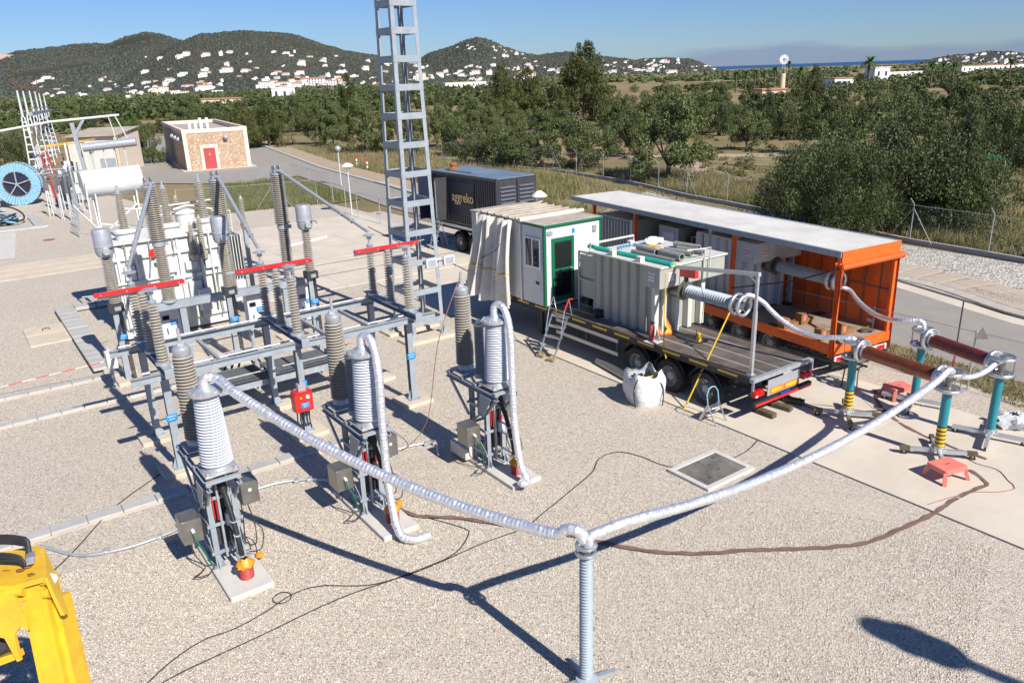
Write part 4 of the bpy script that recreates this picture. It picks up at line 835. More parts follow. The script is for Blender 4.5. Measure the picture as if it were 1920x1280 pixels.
# test transformer on the flatbed
def make_trafo(name, label, loc, rz, top, mt, mt2, W_=2.55, D=3.0, bx=1.0, z0=0, bl=1.95):
    t = thing(name, label, 'transformer', loc, rz)       # local x across, y towards the tractor, z from the deck
    H = top; MB().bbox(.35 if 0 else .352,W_-.3,.45,D,0,H-.05,.02).build('tank', mt, t)
    MB().bbox(-.02,W_+.3,-.06,D+.08,H-.02,H+.03,.008).build('top_plate', mt2, t); MB().bbox(.0,W_+.22,-.02,.62,H-.62,H-.022,.015).build('head_box', mt, t)
    for k in range(6): 
        y = .78+k*.40; MB().add([(.352,y,.02),(.27,y+.05,.02),(.27,y+.27,.02),(.352,y+.32,.02),(.352,y,H-.09),(.27,y+.05,H-.09),(.27,y+.27,H-.09),(.352,y+.32,H-.09)],[(0,1,5,4),(1,2,6,5),(2,3,7,6),(4,5,6,7),(3,2,1,0)]).build('cooling_rib', mt, t)
    for k in range(4):
        x = .42+k*.55; MB().bbox(x,x+.17,.24,.452,.02,H-.62,.012).build('stiffener', mt2, t)
    MB().bbox(.16,.34,.3,.46,.02,H-.62,.015).build('corner_post', mt2, t)
    for x in (.8,1.75): MB().bbox(x,x+.1,-.05,-.02,H-.6,H-.02,.005).build('head_rib', mt, t)
    MB().cyl((bx,.3,H-.80),(bx,-.05,H-.80),.26,n=24).lathe([(.3,0),(.3,.04)], 24, (bx,-.02,H-.8), (0,-1,0)).build('bushing_flange', 'stainless', t)
    MB().lathe([(.22,0),(.22,.03)], 20, (bx,-.16,H-.8), (0,-1,0)).build('bushing_collar', 'stainless', t)
    MB().lathe([(.18,0)]+sheds(.02,bl-.25,.14,.195,.195,19)+[(.17,bl-.22)], 22, (bx,-.18,H-.8), (0,-1,0)).build('bushing', 'polymer_grey', t, 30)
    for yy, in ((-bl-.02,),(-bl-.26,)): MB().torus((bx,yy,H-.8),(0,1,.05),.28,.052,28,10).build('corona_ring', 'aluminium', t)
    q = MB()
    for k in range(4): a = k*1.57+.4; q.beam((bx+.05*math.cos(a),-bl-.1,H-.8+.05*math.sin(a)),(bx+.23*math.cos(a),-bl-.26,H-.8+.23*math.sin(a)),.03,.02)
    q.lathe([(.1,0),(.14,.05),(.14,.2),(.05,.25)], 14, (bx,-bl+.08,H-.8), (0,-1,0)).build('end_fitting', 'stainless', t)
    for i, (o_, xd) in enumerate((((-.003 if 0 else .0-.004,.32,H-.3),(0,-1,0)), ((.45,-.024,H-.3),(1,0,0)))):
        x_ = Vector(xd); n_ = x_.cross(Vector((0,0,1))); c_ = Vector(o_)
        pl_ = MB().beam(c_-x_*.12, c_+x_*.12, .008, .24).build('maker_plate', 'sign_white', t)
        for k, w_ in enumerate(('HIGH','VOLT')): lettering(w_, .1, 'red_pipe', pl_, face_mtx(c_+n_*.006+Vector((0,0,.05-.1*k)), x_, (0,0,1)), .002)
    for x, y in ((.12,.9),(.12,2.1),(W_-.1,2.4),(1.5,D-.25)): MB().bbox(x-.09,x+.09,y-.09,y+.09,H+.031,H+.2,.01).build('lifting_lug', 'tank_white', t)
    return t
TF = make_trafo('test_transformer', 'beige test transformer standing on the flatbed, pipes lying on its top', AL(.42,3.75,TAz), rzA, 2.15, 'tank_beige', 'tank_white')
def put_on(name, label, cat, mb, mt, group=None): o = mb.build(name, mt); o.matrix_basis = TF.matrix_basis; return tag(o, label, cat, group)
TF.matrix_basis = Matrix.Translation(AL(.42,3.75,TAz)) @ Matrix.Rotation(rzA,4,'Z')
ZT = 2.185
put_on('plastic_pipe', 'long sea green plastic pipe along the near edge of the transformer top', 'pipe', MB().tube([(.36,-.12,ZT+.06),(.28,3.4,ZT+.06)], .065, 14), 'pvc_teal')
hs = [((1.0,.1,.13),(1.05,1.0,.13),.12,'thick short grey hose at the tail end of the transformer top'),((1.0,1.1,.11),(1.12,2.0,.11),.11,'grey hose with blue cuffs beside the green pipe'),((.72,.15,.06),(.75,1.9,.06),.06,'thin grey hose lying next to the green pipe'),((1.7,.35,.09),(1.55,1.3,.09),.085,'short grey hose in the middle of the transformer top'),((2.1,.25,.08),(2.0,1.2,.08),.08,'pale grey hose near the far tail corner of the transformer top'),((2.4,.7,.1),(2.3,1.6,.1),.1,'pale grey hose furthest over on the transformer top')]
for a, b_, r_, lb in hs:
    a = Vector(a); b_ = Vector(b_); m = MB(); m.lathe([(r_*.72,0),(r_,0),(r_,(b_-a).length),(r_*.72,(b_-a).length),(r_*.72,0)], 16, a+Vector((0,0,ZT)), b_-a, cap=False); put_on('hose', lb, 'hose', m, 'grey_hose', 'hoses on the transformer top')
m = MB()
for k in range(5): m.tube(catmull([(.8+.12*k,2.5,ZT+.03+.01*k),(1.0+.1*k,2.75,ZT+.05),(1.5,2.6+.06*k,ZT+.04+.012*k),(1.7-.05*k,2.3,ZT+.05)], .1), .022, 6)
put_on('rope_coil', 'tangle of blue rope on the transformer top', 'rope', m, 'drum_blue')
m = MB()
for k in range(4): m.tube(catmull([(1.5+.1*k,1.95,ZT+.03),(1.75,2.1+.05*k,ZT+.07),(1.9,1.8+.1*k,ZT+.04)], .1), .02, 6)
put_on('yellow_strap', 'yellow strap heap on the transformer top', 'strap', m, 'yellow')
m = MB(); pts = []
for i in range(9):
    for j in range(9): pts.append((1.9+.085*i, 2.2+.075*j, ZT+.02+.16*max(0,1-((i-4)/4.6)**2-((j-4)/4.6)**2)*(1+.5*math.sin(i*2.1+j*1.7))))
m.add(pts, [(i*9+j,i*9+j+1,(i+1)*9+j+1,(i+1)*9+j) for i in range(8) for j in range(8)]); put_on('plastic_sheet', 'crumpled clear plastic sheet on the far corner of the transformer top', 'plastic sheet', m, 'plastic_film')
rl = MB().tube([(.05,3.05,ZT+.02),(.05,3.05,ZT+.22),(1.9,3.05,ZT+.22),(1.9,3.05,ZT+.02)], .035, 8)
rl.build('top_rail', 'tank_white', TF); MB().tube([(1.75,-.1,ZT-.6),(1.75,-.1,ZT+.3),(1.15,.05,ZT+.32)], .02, 6).tube([(2.0,-.1,ZT-.6),(2.0,-.1,ZT+.3),(1.15,.05,ZT+.3)], .02, 6).build('vent_pipe', 'tank_white', TF)
MB().beam((.3,3.1,0),(.3,3.1,2.1),.08,.08).beam((.3,3.9,0),(.3,3.9,2.0),.05,.05).beam((.3,3.1,1.1),(.3,3.9,1.1),.05,.05).beam((.3,3.1,2.0),(.3,3.9,2.0),.05,.05).box(.35,1.9,3.25,3.9,.5,1.9).build('cooler_frame', 'tank_beige', TF)
# lifting arm
la = thing('lifting_arm', 'galvanised lifting arm standing on the flatbed tail, reaching over the bushing', 'lifting arm', AL(.28,.3,TAz), rzA)
MB().box(-.09,.09,-.09,.09,0,.02).beam((0,0,0),(0,0,1.7),.085,.085).build('lower_post', 'galv_bright', la); MB().beam((0,0,1.7),(0,0,2.62),.065,.065).build('upper_post', 'galv_bright', la)
MB().beam((0,-.05,2.66),(.75,3.4,2.12),.08,.1).beam((0,.02,2.45),(.08,.32,2.6),.06,.06).build('boom', 'galv_bright', la)
hs_ = MB().beam((.62,2.5,2.08),(.76,3.2,1.99),.12,.22).build('hoist', 'red', la); MB().cyl((.7,2.95,1.86),(.7,2.95,1.6),.012,n=6).box(.66,.74,2.9,3.0,1.78,1.9).build('hook_block', 'dark_steel', hs_); MB().lathe([(.04,0),(.06,.05),(.02,.14)], 10, (.74,3.4,2.1)).build('lamp', 'yellow', la)
m = MB().tube([(.68,2.45,2.0),(.62,2.2,1.4),(.66,2.3,.4)], .008, 5).tube([(.6,2.4,.5),(.55,2.35,.32)], .012, 5); m.build('pendant_cable', 'cable', la); MB().bbox(.56,.66,2.26,2.36,.16,.42,.01).build('pendant_control', 'yellow', la)
tag(MB().tube([AL(.33,3.42,3.35), AL(.30,3.4,2.0), AL(.1,3.2,TAz+.06), AL(-.05,2.95,TAz-.22)], .018, 6).build('chain', 'yellow'), 'yellow chain hanging down past the edge of the flatbed', 'chain')
rdp = gnd(1282,768)
tag(MB().cyl(rdp, AL(1.05,1.72,2.45), .022, n=8).build('earthing_rod', 'yellow'), 'long yellow earthing rod leaning from the gravel to the bushing ring', 'rod')
ws = thing('warning_sign', 'triangular orange edged warning sign leaning against the test transformer', 'sign', AL(.95,3.95,TAz+.01), rzA-.5)
MB().plate([(-.3,0,0),(.3,0,0),(0,.16,.6)], .012).build('border', 'orange', ws); MB().plate([(-.2,.01,.05),(.2,.01,.05),(0,.12,.45)], .024).build('face', 'yellow', ws) if 0 else MB().plate([(-.2,-.001,.06),(.2,-.001,.06),(0,.105,.46)], -.012).build('face', 'yellow', ws)
MB().plate([(.03,.02,.3),(-.06,-.005,.18),(.0,-.004,.19),(-.03,-.02,.08),(.07,-.0,.22),(.01,.0,.21)], -.012).build('bolt_symbol', 'black', ws)
fe = thing('fire_extinguisher', 'red fire extinguisher standing by the corner of the test transformer', 'extinguisher', AL(.28,3.86,TAz), rzA)
MB().lathe([(.0,.0),(.085,.0),(.085,.42),(.06,.48),(.03,.5),(.03,.56),(0,.57)], 18).build('cylinder', 'red_pipe', fe); MB().box(-.02,.02,-.1,.06,.55,.58).build('handle', 'black', fe); MB().bbox(-.24,.2,-.3,.1,-.0,.02,.004).plate([(.1,-.25,.02),(.1,-.02,.02),(.1,-.1,.38)], .012).build('bracket', 'tank_white', fe)
# site cabin on the flatbed
cab = thing('site_cabin', 'white and green site cabin with a glazed door on the flatbed', 'cabin', AL(.0,8.6,TAz+.02), rzA)
CH = 2.72
w0 = MB().bbox(.02,2.48,.02,4.4,0,CH,.015).build('shell', 'light_grey', cab)
dw = MB().bbox(.04,2.46,-.02,.02,.02,CH-.06,.006).build('door_wall', 'white_paint', cab)
for x0, x1 in ((-.01,.09),(2.41,2.5)): MB().bbox(x0,x1,-.045,.06,0,CH,.01).build('corner_trim', 'green', cab)
MB().bbox(-.03,2.52,-.07,4.42,CH,CH+.07,.01).build('roof', 'roof_dirty', cab); MB().bbox(-.04,2.53,-.085,-.068,CH-.03,CH+.06,.004).bbox(-.045,-.028,-.07,1.4,CH-.03,CH+.06,.004).build('roof_trim', 'green', cab)
dr = MB(); 
for a in ((.30,.42,.12,2.3),(1.14,1.26,.12,2.3),(.42,1.14,2.16,2.3),(.42,1.14,.12,.3),(.42,1.14,1.18,1.26)): dr.bbox(a[0],a[1],-.06,-.021,a[2],a[3],.006)
dr = dr.build('door', 'green', cab); MB().box(.42,1.14,-.045,-.035,.3,1.18).build('pane', 'glass_dark', dr); MB().box(.42,1.14,-.045,-.035,1.26,2.16).build('pane', 'glass_dark', dr); MB().beam((1.17,-.09,1.22),(1.06,-.09,1.22),.03,.03).build('handle', 'galv_bright', dr)
wn = MB()
for a in ((.18,.22,1.28,2.3),(1.0,1.04,1.28,2.3),(.59,.64,1.28,2.3)): wn.bbox(-.03,.018,a[0],a[1],a[2],a[3],.004)
for a in ((1.28,1.33),(2.25,2.3)): wn.bbox(-.032,.016,.18,1.04,a[0],a[1],.004)
wn = wn.build('window_frame', 'sign_white', cab); MB().box(.0,.01,.22,.59,1.33,2.25).build('pane', 'glass_dark', wn); MB().box(.0,.01,.64,1.0,1.33,2.25).build('pane', 'glass_dark', wn)
MB().box(.005,.018,.3,.48,.72,.82).build('vent', 'black', cab); MB().bbox(1.5,1.8,-.03,-.021,2.05,2.35,.002).build('grille', 'roof_sheet', cab); MB().bbox(2.1,2.25,-.07,-.021,2.3,2.52,.01).build('socket_box', 'head_grey', cab); MB().bbox(.12,.36,-.05,-.021,2.42,2.56,.01).build('socket_box', 'head_grey', cab)
for x, z in ((1.25,2.45),(.2,2.48)): MB().box(x-.06,x+.06,-.027,-.021,z-.08,z+.08).build('notice', 'blue_sign', cab)
bk = thing('portable_fan', 'black portable fan and bags on the deck beside the cabin door', 'equipment', AL(1.55,7.75,TAz), rzA)
MB().lathe([(.36,0),(.40,.05),(.40,.22),(.36,.27)], 20, (.2,.0,.75), (0,1,.1)).build('fan_drum', 'black', bk); MB().beam((-.1,.1,.0),(-.1,.1,.7),.05,.3).beam((.5,.1,0),(.5,.1,.7),.05,.3).build('fan_stand', 'dark_steel', bk)
for i, (x, y, s_, mt_, lb) in enumerate(((-.5,-.45,.28,'blue','dark blue crate by the cabin door'),(-1.0,-.9,.22,'black','black tool bag on the deck edge'),(-.6,-.95,.2,'red_pipe','dull red bag on the deck beside the transformer cooler'))):
    o = MB().bbox(-s_,s_,-s_*.7,s_*.7,0,s_*1.2,.06).box(-s_*.5,s_*.5,-.02,.02,s_*1.2,s_*1.45).build('tool_bag', mt_); o.location = AL(1.75+x,7.6+y,TAz); o.rotation_euler = (0,0,rzA+i); tag(o, lb, 'bag')
# the folded tarpaulin body in front of the cabin
tp_ = thing('tarpaulin_body', 'folded pale tarpaulin curtain and roof frame beside the site cabin', 'tarpaulin', AL(0,9.9,TAz), rzA)
MB().bbox(-.06,2.6,0,2.4,2.78,2.84,.01).build('roof_sheet', 'roof_dirty', tp_)
for k in range(6): MB().tube([(-.08,.15+k*.42,2.86),(2.6,.15+k*.42,2.86)], .04, 8).build('roof_fold', 'roof_dirty', tp_)
MB().tube([(-.12,-.12,2.84),(2.7,-.12,2.84)], .075, 12).build('rolled_cover', 'canvas', tp_)
for x_, y_ in ((0,-.02),(0,2.35),(2.5,2.35)): MB().beam((x_,y_,0),(x_,y_,2.8),.07,.07).build('frame_post', 'galv_bright', tp_)
m = MB(); nu, nv = 110, 22; pts = []
for j in range(nv):
    z = 2.8-3.05*j/(nv-1); sp_ = j/(nv-1)
    for i in range(nu):
        s_ = i/(nu-1); am = (.07+.07*math.sin(s_*5.1+1)**2)*(1+.5*sp_); y = .12+s_*(2.0+.55*sp_); x = -.12-am*(1+math.sin(s_*2*math.pi*5.2+1.1*math.sin(sp_*2.2+s_*8)+.6*math.sin(s_*17)))-.42*sp_**1.5*s_-.16*math.sin(sp_*3.0)*(.35+.65*math.sin(s_*6.3+.6)); pts.append((x,y,z+(.05*math.sin(s_*19)+.14*s_*s_)*sp_))
m.add(pts, [(j*nu+i,(j+1)*nu+i,(j+1)*nu+i+1,j*nu+i+1) for j in range(nv-1) for i in range(nu-1)]); cu_ = m.build('curtain', 'canvas', tp_, 70)
yl = MB(); sel = 13
yl.tube([Vector(pts[sel*nu+i])+Vector((-.012,0,0)) for i in range(nu)], .022, 5).build('yellow_stripe', 'yellow', cu_)
MB().tube([Vector(pts[5*nu+4])+Vector((-.25,0,0)), Vector(pts[8*nu+40])+Vector((-.22,0,0)), Vector(pts[11*nu+80])+Vector((-.2,0,0))], .012, 5).build('strap', 'black', cu_)
m = MB(); pts = [] 
for j in range(10):
    for i in range(26): pts.append((-.2+.05*i+.5*(j/9)*0+.03*math.sin(j), 2.42+.09*math.sin(i*1.3+j*.4), 2.8-3.0*j/9))
m.add(pts, [(j*26+i,(j+1)*26+i,(j+1)*26+i+1,j*26+i+1) for j in range(9) for i in range(25)]).build('curtain', 'canvas', tp_, 70)
# aluminium step ladders, bags and bits
def steps(name, label, p, rz, H, Wd, n, lean, mt, rail=None, blocks=False, back=True):
    t = thing(name, label, 'ladder', p, rz); zb = .1 if blocks else 0
    for x in (-Wd/2,Wd/2):
        MB().beam((x,0,zb),(x,lean,H),.03,.07,(0,1,0)).build('stile', 'aluminium', t)
        if back: MB().beam((x,lean+.1+lean*.8,zb),(x,lean,H),.025,.04,(0,1,0)).build('rear_stile', 'aluminium', t)
        if rail: MB().tube([(x,lean*.5,H*.62),(x,lean*.75,H*1.15),(x,lean*1.1,H*1.42),(x,lean*1.3,H)], .016, 6).build('handrail', 'aluminium', t)
    for k in range(n):
        s_ = (k+.8)/n; MB().bbox(-Wd/2+.01,Wd/2-.01,lean*s_-.03,lean*s_+.16,zb+(H-zb)*s_-.015,zb+(H-zb)*s_+.015,.004).build('tread', 'aluminium', t)
    if rail: MB().tube([(Wd/2,lean*.8,H*1.2),(Wd/2,lean*1.1,H*1.43),(Wd/2,lean*1.35,H*1.40)], .026, 8).build('red_grip', 'red', t)
    return t
steps('mobile_steps', 'aluminium steps with a red handrail grip leading up to the cabin deck', AL(-.92,7.35,0), rzA-math.pi/2+.25, 1.3, .62, 4, .75, 'aluminium', True, True, False)
for i, (x, y) in enumerate(((-.95,7.62),(-.95,7.08))):
    o = MB().bbox(-.09,.09,-.14,.14,.0,.1,.01).build('timber_block', 'timber'); o.location = AL(x,y); o.rotation_euler = (0,0,rzA+.3); tag(o, ('timber block under the left foot of the red grip steps', 'timber block under the right foot of the red grip steps')[i], 'block')
sp0 = gnd(1322,783)
s2 = steps('step_stool', 'small folding step stool with a light blue hoop by the flatbed wheel', sp0, rad(215), .48, .42, 2, .25, 'aluminium')
MB().tube([(.21,.25,.48),(.21,.2,.78),(.12,.18,.92),(0,.18,.95),(-.12,.18,.92),(-.21,.2,.78),(-.21,.25,.48)], .016, 8).build('hoop', 'drum_blue', s2)
# bulk bag
bg_ = thing('bulk_bag', 'open white bulk bag of black scrap standing beside the flatbed wheels', 'bulk bag', gnd(1207,752), rad(20))
m = MB(); nr, na = 12, 32; pts = []
for j in range(nr):
    z = .98*j/(nr-1)
    for i in range(na):
        a = 2*math.pi*i/na; ex = 5; r0 = .46/((abs(math.cos(a))**ex+abs(math.sin(a))**ex)**(1/ex)); r_ = r0*(.86+.22*math.sin(math.pi*min(1,z*.95))-.06*(z > .9)); r_ *= 1+.035*math.sin(i*1.7+j*1.3)+.02*math.sin(i*4.1-j*2.2)
        corner = abs(math.sin(2*a))**3; zz = z if j < nr-3 else z-(.15*(1-corner)+.05*math.sin(i*1.3))*(j-nr+4)/3
        pts.append((r_*math.cos(a), r_*math.sin(a), zz))
m.add(pts, [(j*na+i,j*na+(i+1)%na,(j+1)*na+(i+1)%na,(j+1)*na+i) for j in range(nr-1) for i in range(na)]+[tuple(reversed(range(na)))]); m.build('sack', 'bag_white', bg_, 60)
ft = MB()
for k in range(14): ft.tube([(rnd.uniform(-.3,.3),rnd.uniform(-.3,.3),rnd.uniform(.5,.6)),(rnd.uniform(-.3,.3),rnd.uniform(-.3,.3),rnd.uniform(.62,.82))], .05, 7)
ft.build('scrap', 'black', bg_)
for a in ((((-.46,-.35,.02),(-.5,-.32,.5),(-.40,-.36,.85),(-.05,-.2,.78))),(((.3,-.5,.02),(.3,-.53,.5),(.2,-.45,.72),(.0,-.2,.74)))): MB().tube(catmull(a,.1), .016, 6).build('sling', 'black', bg_)
MB().tube([(.3,-.15,.78),(-.1,-.2,.8)], .02, 6).build('tie', 'yellow', bg_)
p0 = gnd(1122,684)+Vector((0,0,.13)); p1 = gnd(1178,716)+Vector((0,0,.13))
tag(MB().lathe([(.11,0),(.13,0),(.13,(p1-p0).length),(.11,(p1-p0).length),(.11,0)], 20, p0, p1-p0, cap=False).build('steel_tube', 'stainless'), 'shiny steel tube lying on the gravel beside the bulk bag', 'tube')
cb2 = thing('crumpled_bag', 'crumpled pale plastic bag at the right edge of the slab', 'bag', gnd(1898,800), 0)
m = MB(); pts = []
for j in range(10):
    for i in range(20):
        a = 2*math.pi*i/20; r_ = .36*math.sin(math.pi*(j+.6)/10.6)*(1+.2*math.sin(i*1.9+j)+.15*math.sin(i*3.3-j*2)); pts.append((r_*1.2*math.cos(a), r_*math.sin(a), max(0,.16-.2*math.cos(math.pi*j/9)+.03*math.sin(i*2.7+j))))
m.add(pts, [(j*20+i,j*20+(i+1)%20,(j+1)*20+(i+1)%20,(j+1)*20+i) for j in range(9) for i in range(20)]).build('film', 'bag_white', cb2, 60); MB().tube([(.1,-.3,.05),(.3,-.4,.04),(.4,-.2,.1)], .03, 6).build('tied_end', 'strap', cb2)
def stool(label, p, rz):
    t = thing('plastic_stool', label, 'stool', p, rz, 'pink plastic stools')
    MB().bbox(-.2,.2,-.16,.16,.24,.275,.008).build('seat', 'pink', t); MB().box(-.04,.04,-.012,.012,.2755,.277).build('grip_slot', 'red_pipe', t)
    for x in (-1,1):
        for y in (-1,1): MB().beam((x*.22,y*.18,0),(x*.17,y*.13,.245),.05,.05).build('leg', 'pink', t)
    for y in (-.15,.15): MB().beam((-.18,y,.215),(.18,y,.215),.012,.05).build('apron', 'pink', t)
    for x in (-.19,.19): MB().beam((x,-.14,.215),(x,.14,.215),.012,.05).build('apron', 'pink', t)
    t.scale = (1.6,1.6,1.35); return t
stool('pink plastic stool in front of the nearest teal stand', gnd(1772,897), rad(20)); stool('pink plastic stool behind the copper coil, by the rear teal stand', gnd(1682,745), rad(15))
for i, (q, lb) in enumerate((((1435,780),'timber chock under the flatbed bumper, nearest the camera'),((1465,768),'middle timber chock behind the flatbed bumper'),((1487,757),'far timber chock under the flatbed bumper'))):
    o = MB().bbox(-.1,.1,-.28,.28,0,.17,.01).box(-.09,.09,.29,.36,0,.06).build('timber_chock', 'timber_dark'); o.location = gnd(*q); o.rotation_euler = (0,0,rzA+.15*i); tag(o, lb, 'chock')
# ------------------------------------------------------------------ orange curtain trailer
thB = 2.0683; rzB = thB-math.pi/2
tb = thing('curtain_trailer', 'orange curtain sided trailer with an open side and a pale roof', 'trailer', (9.208,21.09,0), rzB)
tb.matrix_basis = Matrix.Translation((9.208,21.09,0)) @ Matrix.Rotation(rzB,4,'Z')
def BLc(x, y, z=0): return tb.matrix_basis @ Vector((x,y,z))
ZR, ZD = 3.82, 1.06
MB().bbox(.0,2.5,.0,13.6,ZR-.04,ZR,.01).build('roof', 'roof_sheet', tb)
MB().bbox(-.03,.05,.0,13.6,ZR-.16,ZR+.02,.008).bbox(2.46,2.53,.0,13.6,ZR-.16,ZR+.02,.008).build('roof_rail', 'steel_paint', tb)
MB().bbox(.0,2.5,-.04,-.001,ZR-.36,ZR+.02,.01).build('rear_header', 'orange', tb); MB().tube([(-.06,-.08,ZR-.42),(2.62,-.08,ZR-.40)], .085, 12).build('rolled_curtain', 'orange_cloth', tb)
MB().bbox(.05,2.45,.05,13.5,ZD-.05,ZD,.006).build('deck', 'deck_pale', tb)
for x0, x1 in ((-.01,.05),(2.45,2.51)): MB().bbox(x0,x1,.0,13.6,ZD-.28,ZD+.03,.008).build('side_rail', 'orange', tb)
MB().bbox(.0,2.5,-.03,.045,ZD-.28,ZD+.02,.008).build('rear_sill', 'orange', tb)
for y in (.06,4.15,9.3,12.0): 
    MB().beam((.05,y,ZD),(.05,y,ZR-.1),.1,.13).build('near_post', 'orange', tb); MB().beam((2.45,y,ZD),(2.45,y,ZR-.1),.09,.12).build('far_post', 'orange', tb)
m = MB(); pts = []; nu = 120
for j in range(6):
    for i in range(nu): y = 13.4*i/(nu-1); pts.append((2.5+.018*math.sin(y*7)+.02*math.sin(y*2.3+j), y, ZD-.2+(ZR-.1-ZD+.2)*j/5))
m.add(pts, [(j*nu+i,j*nu+i+1,(j+1)*nu+i+1,(j+1)*nu+i) for j in range(5) for i in range(nu-1)]); fc = m.build('far_curtain', 'orange_cloth', tb, 70)
for y in (.45,1.0,1.55,2.1,2.65,3.2): MB().box(2.455,2.47,y,y+.035,ZD,ZR-.2).build('curtain_strap', 'strap', fc)
MB().box(2.455,2.468,.1,4.0,2.3,2.335).build('curtain_strap', 'strap', fc); MB().box(2.44,2.455,.5,.75,1.2,1.3).build('curtain_label', 'light_grey', fc)
m = MB(); pts = []
for j in range(8):
    for i in range(9): pts.append((2.56+.05*math.sin(i*1.6), -.05+.055*i+.04*(j/7), ZD-.55+(ZR-.3-ZD+.55)*j/7))
m.add(pts, [(j*9+i,j*9+i+1,(j+1)*9+i+1,(j+1)*9+i) for j in range(7) for i in range(8)]).build('bunched_curtain', 'orange_cloth', tb, 70)
m = MB(); pts = []
for j in range(10):
    tt = j/9
    for i in range(9): wd = .1+.22*abs(.5-tt); pts.append((-.03-.05*math.sin(i*1.8+tt*2), -.02+wd*(i-4)/6, ZR-.3-(ZR-.3-ZD+.35)*tt))
m.add(pts, [(j*9+i,j*9+i+1,(j+1)*9+i+1,(j+1)*9+i) for j in range(9) for i in range(8)]).build('bunched_curtain', 'orange_cloth', tb, 70)
MB().tube([(-.05,-.03,ZR-.45),(.0,1.5,2.7),(.05,4.1,1.9)], .02, 6).build('black_strap', 'black', tb)
for x in (.75,1.7): MB().ibeam((x,.3,.72),(x,13.3,.72),.14,.4,.02).build('chassis_beam', 'dark_steel', tb)
running_gear(tb, (2.4,3.75,5.1), .05, 2.45, .47, 'black')
MB().bbox(.05,2.45,-.02,.1,.36,.5,.01).build('rear_bumper', 'black', tb)
lb_ = MB().bbox(.1,2.4,-.05,.0,.55,.72,.008).build('light_bar', 'light_grey', tb)
for x0 in (.18,1.95): MB().bbox(x0,x0+.35,-.062,-.05,.57,.70,.004).build('tail_light', 'red_light', lb_)
MB().bbox(1.0,1.5,-.06,-.05,.38,.5,.003).build('number_plate', 'yellow', tb)
make_trafo('test_transformer', 'grey test transformer inside the open orange trailer', BLc(.38,3.55,ZD), rzB, 2.32, 'light_grey', 'light_grey', 1.95, 2.6, .95, bl=2.25)
ct_ = thing('equipment_container', 'pale ribbed equipment container at the front of the orange trailer', 'container', BLc(.15,9.6,ZD), rzB)
MB().bbox(0.05,2.05,0.05,2.3,0,2.25,.01).build('body', 'tank_beige', ct_)
for k in range(11): MB().bbox(.0,.055,.1+k*.2,.22+k*.2,.08,2.15,.015).build('rib', 'tank_beige', ct_)
for x, y in ((0,0),(0,2.25)): MB().bbox(x-.02,x+.1,y-.02,y+.1,0,2.28,.008).build('corner_post', 'light_grey', ct_)
cc = thing('control_rack', 'white control rack with a dark red screen inside the orange trailer', 'rack', BLc(.7,7.6,ZD), rzB)
MB().bbox(0,1.5,0,1.1,0,2.2,.01).build('body', 'head_grey', cc); MB().box(.35,1.15,-.02,-.001,1.45,1.9).build('screen', 'strap', cc); MB().bbox(-.02,0-.001,.2,.9,.3,2.0,.004).build('side_door', 'cabinet', cc)
ck = thing('storage_rack', 'grey storage rack loaded with red cases behind the orange post', 'rack', BLc(1.2,5.9,ZD), rzB)
for x in (0,1.1):
    for y in (0,1.5): MB().beam((x,y,0),(x,y,1.9),.06,.06).build('upright', 'steel_paint', ck)
for z in (.5,1.2,1.85): MB().box(-.02,1.12,-.02,1.52,z,z+.04).build('shelf', 'steel_paint', ck)
for k in range(4): MB().bbox(.1,.9,.1+k*.34,.38+k*.34,1.9,2.15,.02).build('case', 'red_box' if k%2 else 'dark_steel', ck)
for i, (x, y) in enumerate(((.35,1.95),(1.15,2.0),(.4,.62),(1.25,.6))):
    o = thing('cradle_block', ('orange brown timber cradle block on the orange trailer, near side and further in', 'orange brown timber cradle block on the orange trailer, far side and further in', 'orange brown timber cradle block at the trailer tail, near side', 'orange brown timber cradle block at the trailer tail, far side')[i], 'block', BLc(x,y,ZD+.002), rzB)
    o.scale = (1.1,1.3,1.15); MB().add([(-.28,-.1,0),(.28,-.1,0),(.28,.1,0),(-.28,.1,0),(-.28,-.1,.3),(-.1,-.1,.3),(.02,-.1,.14),(.28,-.1,.14),(.28,.1,.14),(.02,.1,.14),(-.1,.1,.3),(-.28,.1,.3)], [(3,2,1,0),(0,1,7,6,5,4),(2,3,11,10,9,8),(4,5,10,11),(5,6,9,10),(6,7,8,9),(1,2,8,7),(0,4,11,3)]).build('wedge', 'block_brown', o); MB().box(-.2,-.1,-.103,-.1,.1,.25).build('paint_mark', 'pink', o)
tag(MB().tube(catmull([BLc(1.7,.3,ZD+.05),BLc(1.9,.45,ZD+.09),BLc(2.1,.3,ZD+.05),BLc(1.95,.15,ZD+.1),BLc(1.75,.4,ZD+.08),BLc(2.2,.5,ZD+.06)], .06), .035, 7).build('chain_heap', 'timber_dark'), 'dark heap of lashing chain on the orange trailer tail', 'chain')
ba_ = AL(1.42,1.5,2.63); 
foil('foil_duct', 'silver foil duct from the flatbed bushing to the front copper coil', [ba_+Vector((-.05,.05,.12)), ba_+Vector((.02,0,.28)), ba_+Vector((.18,-.02,.26))]+sag(ba_+Vector((.45,-.08,.1)), R1[0]+Vector((-.45,.28,2.16)), .28, 7)+[R1[0]+Vector((-.12,.06,2.2)), R1[0]+Vector((0,0,2.17))], .066, GF)
bb_ = BLc(1.33,1.2,2.5)
foil('foil_duct', 'silver foil duct from the orange trailer bushing to the rear red coil', [bb_+Vector((0,.05,-.1)), bb_+Vector((.12,-.05,-.1))]+sag(bb_+Vector((.4,-.2,-.2)), R2[0]+Vector((-.45,.35,2.3)), .25, 7)+[R2[0]+Vector((-.14,.12,2.36)), R2[0]+Vector((-.03,.03,2.3)), R2[0]+Vector((0,0,2.1))], .066, GF)
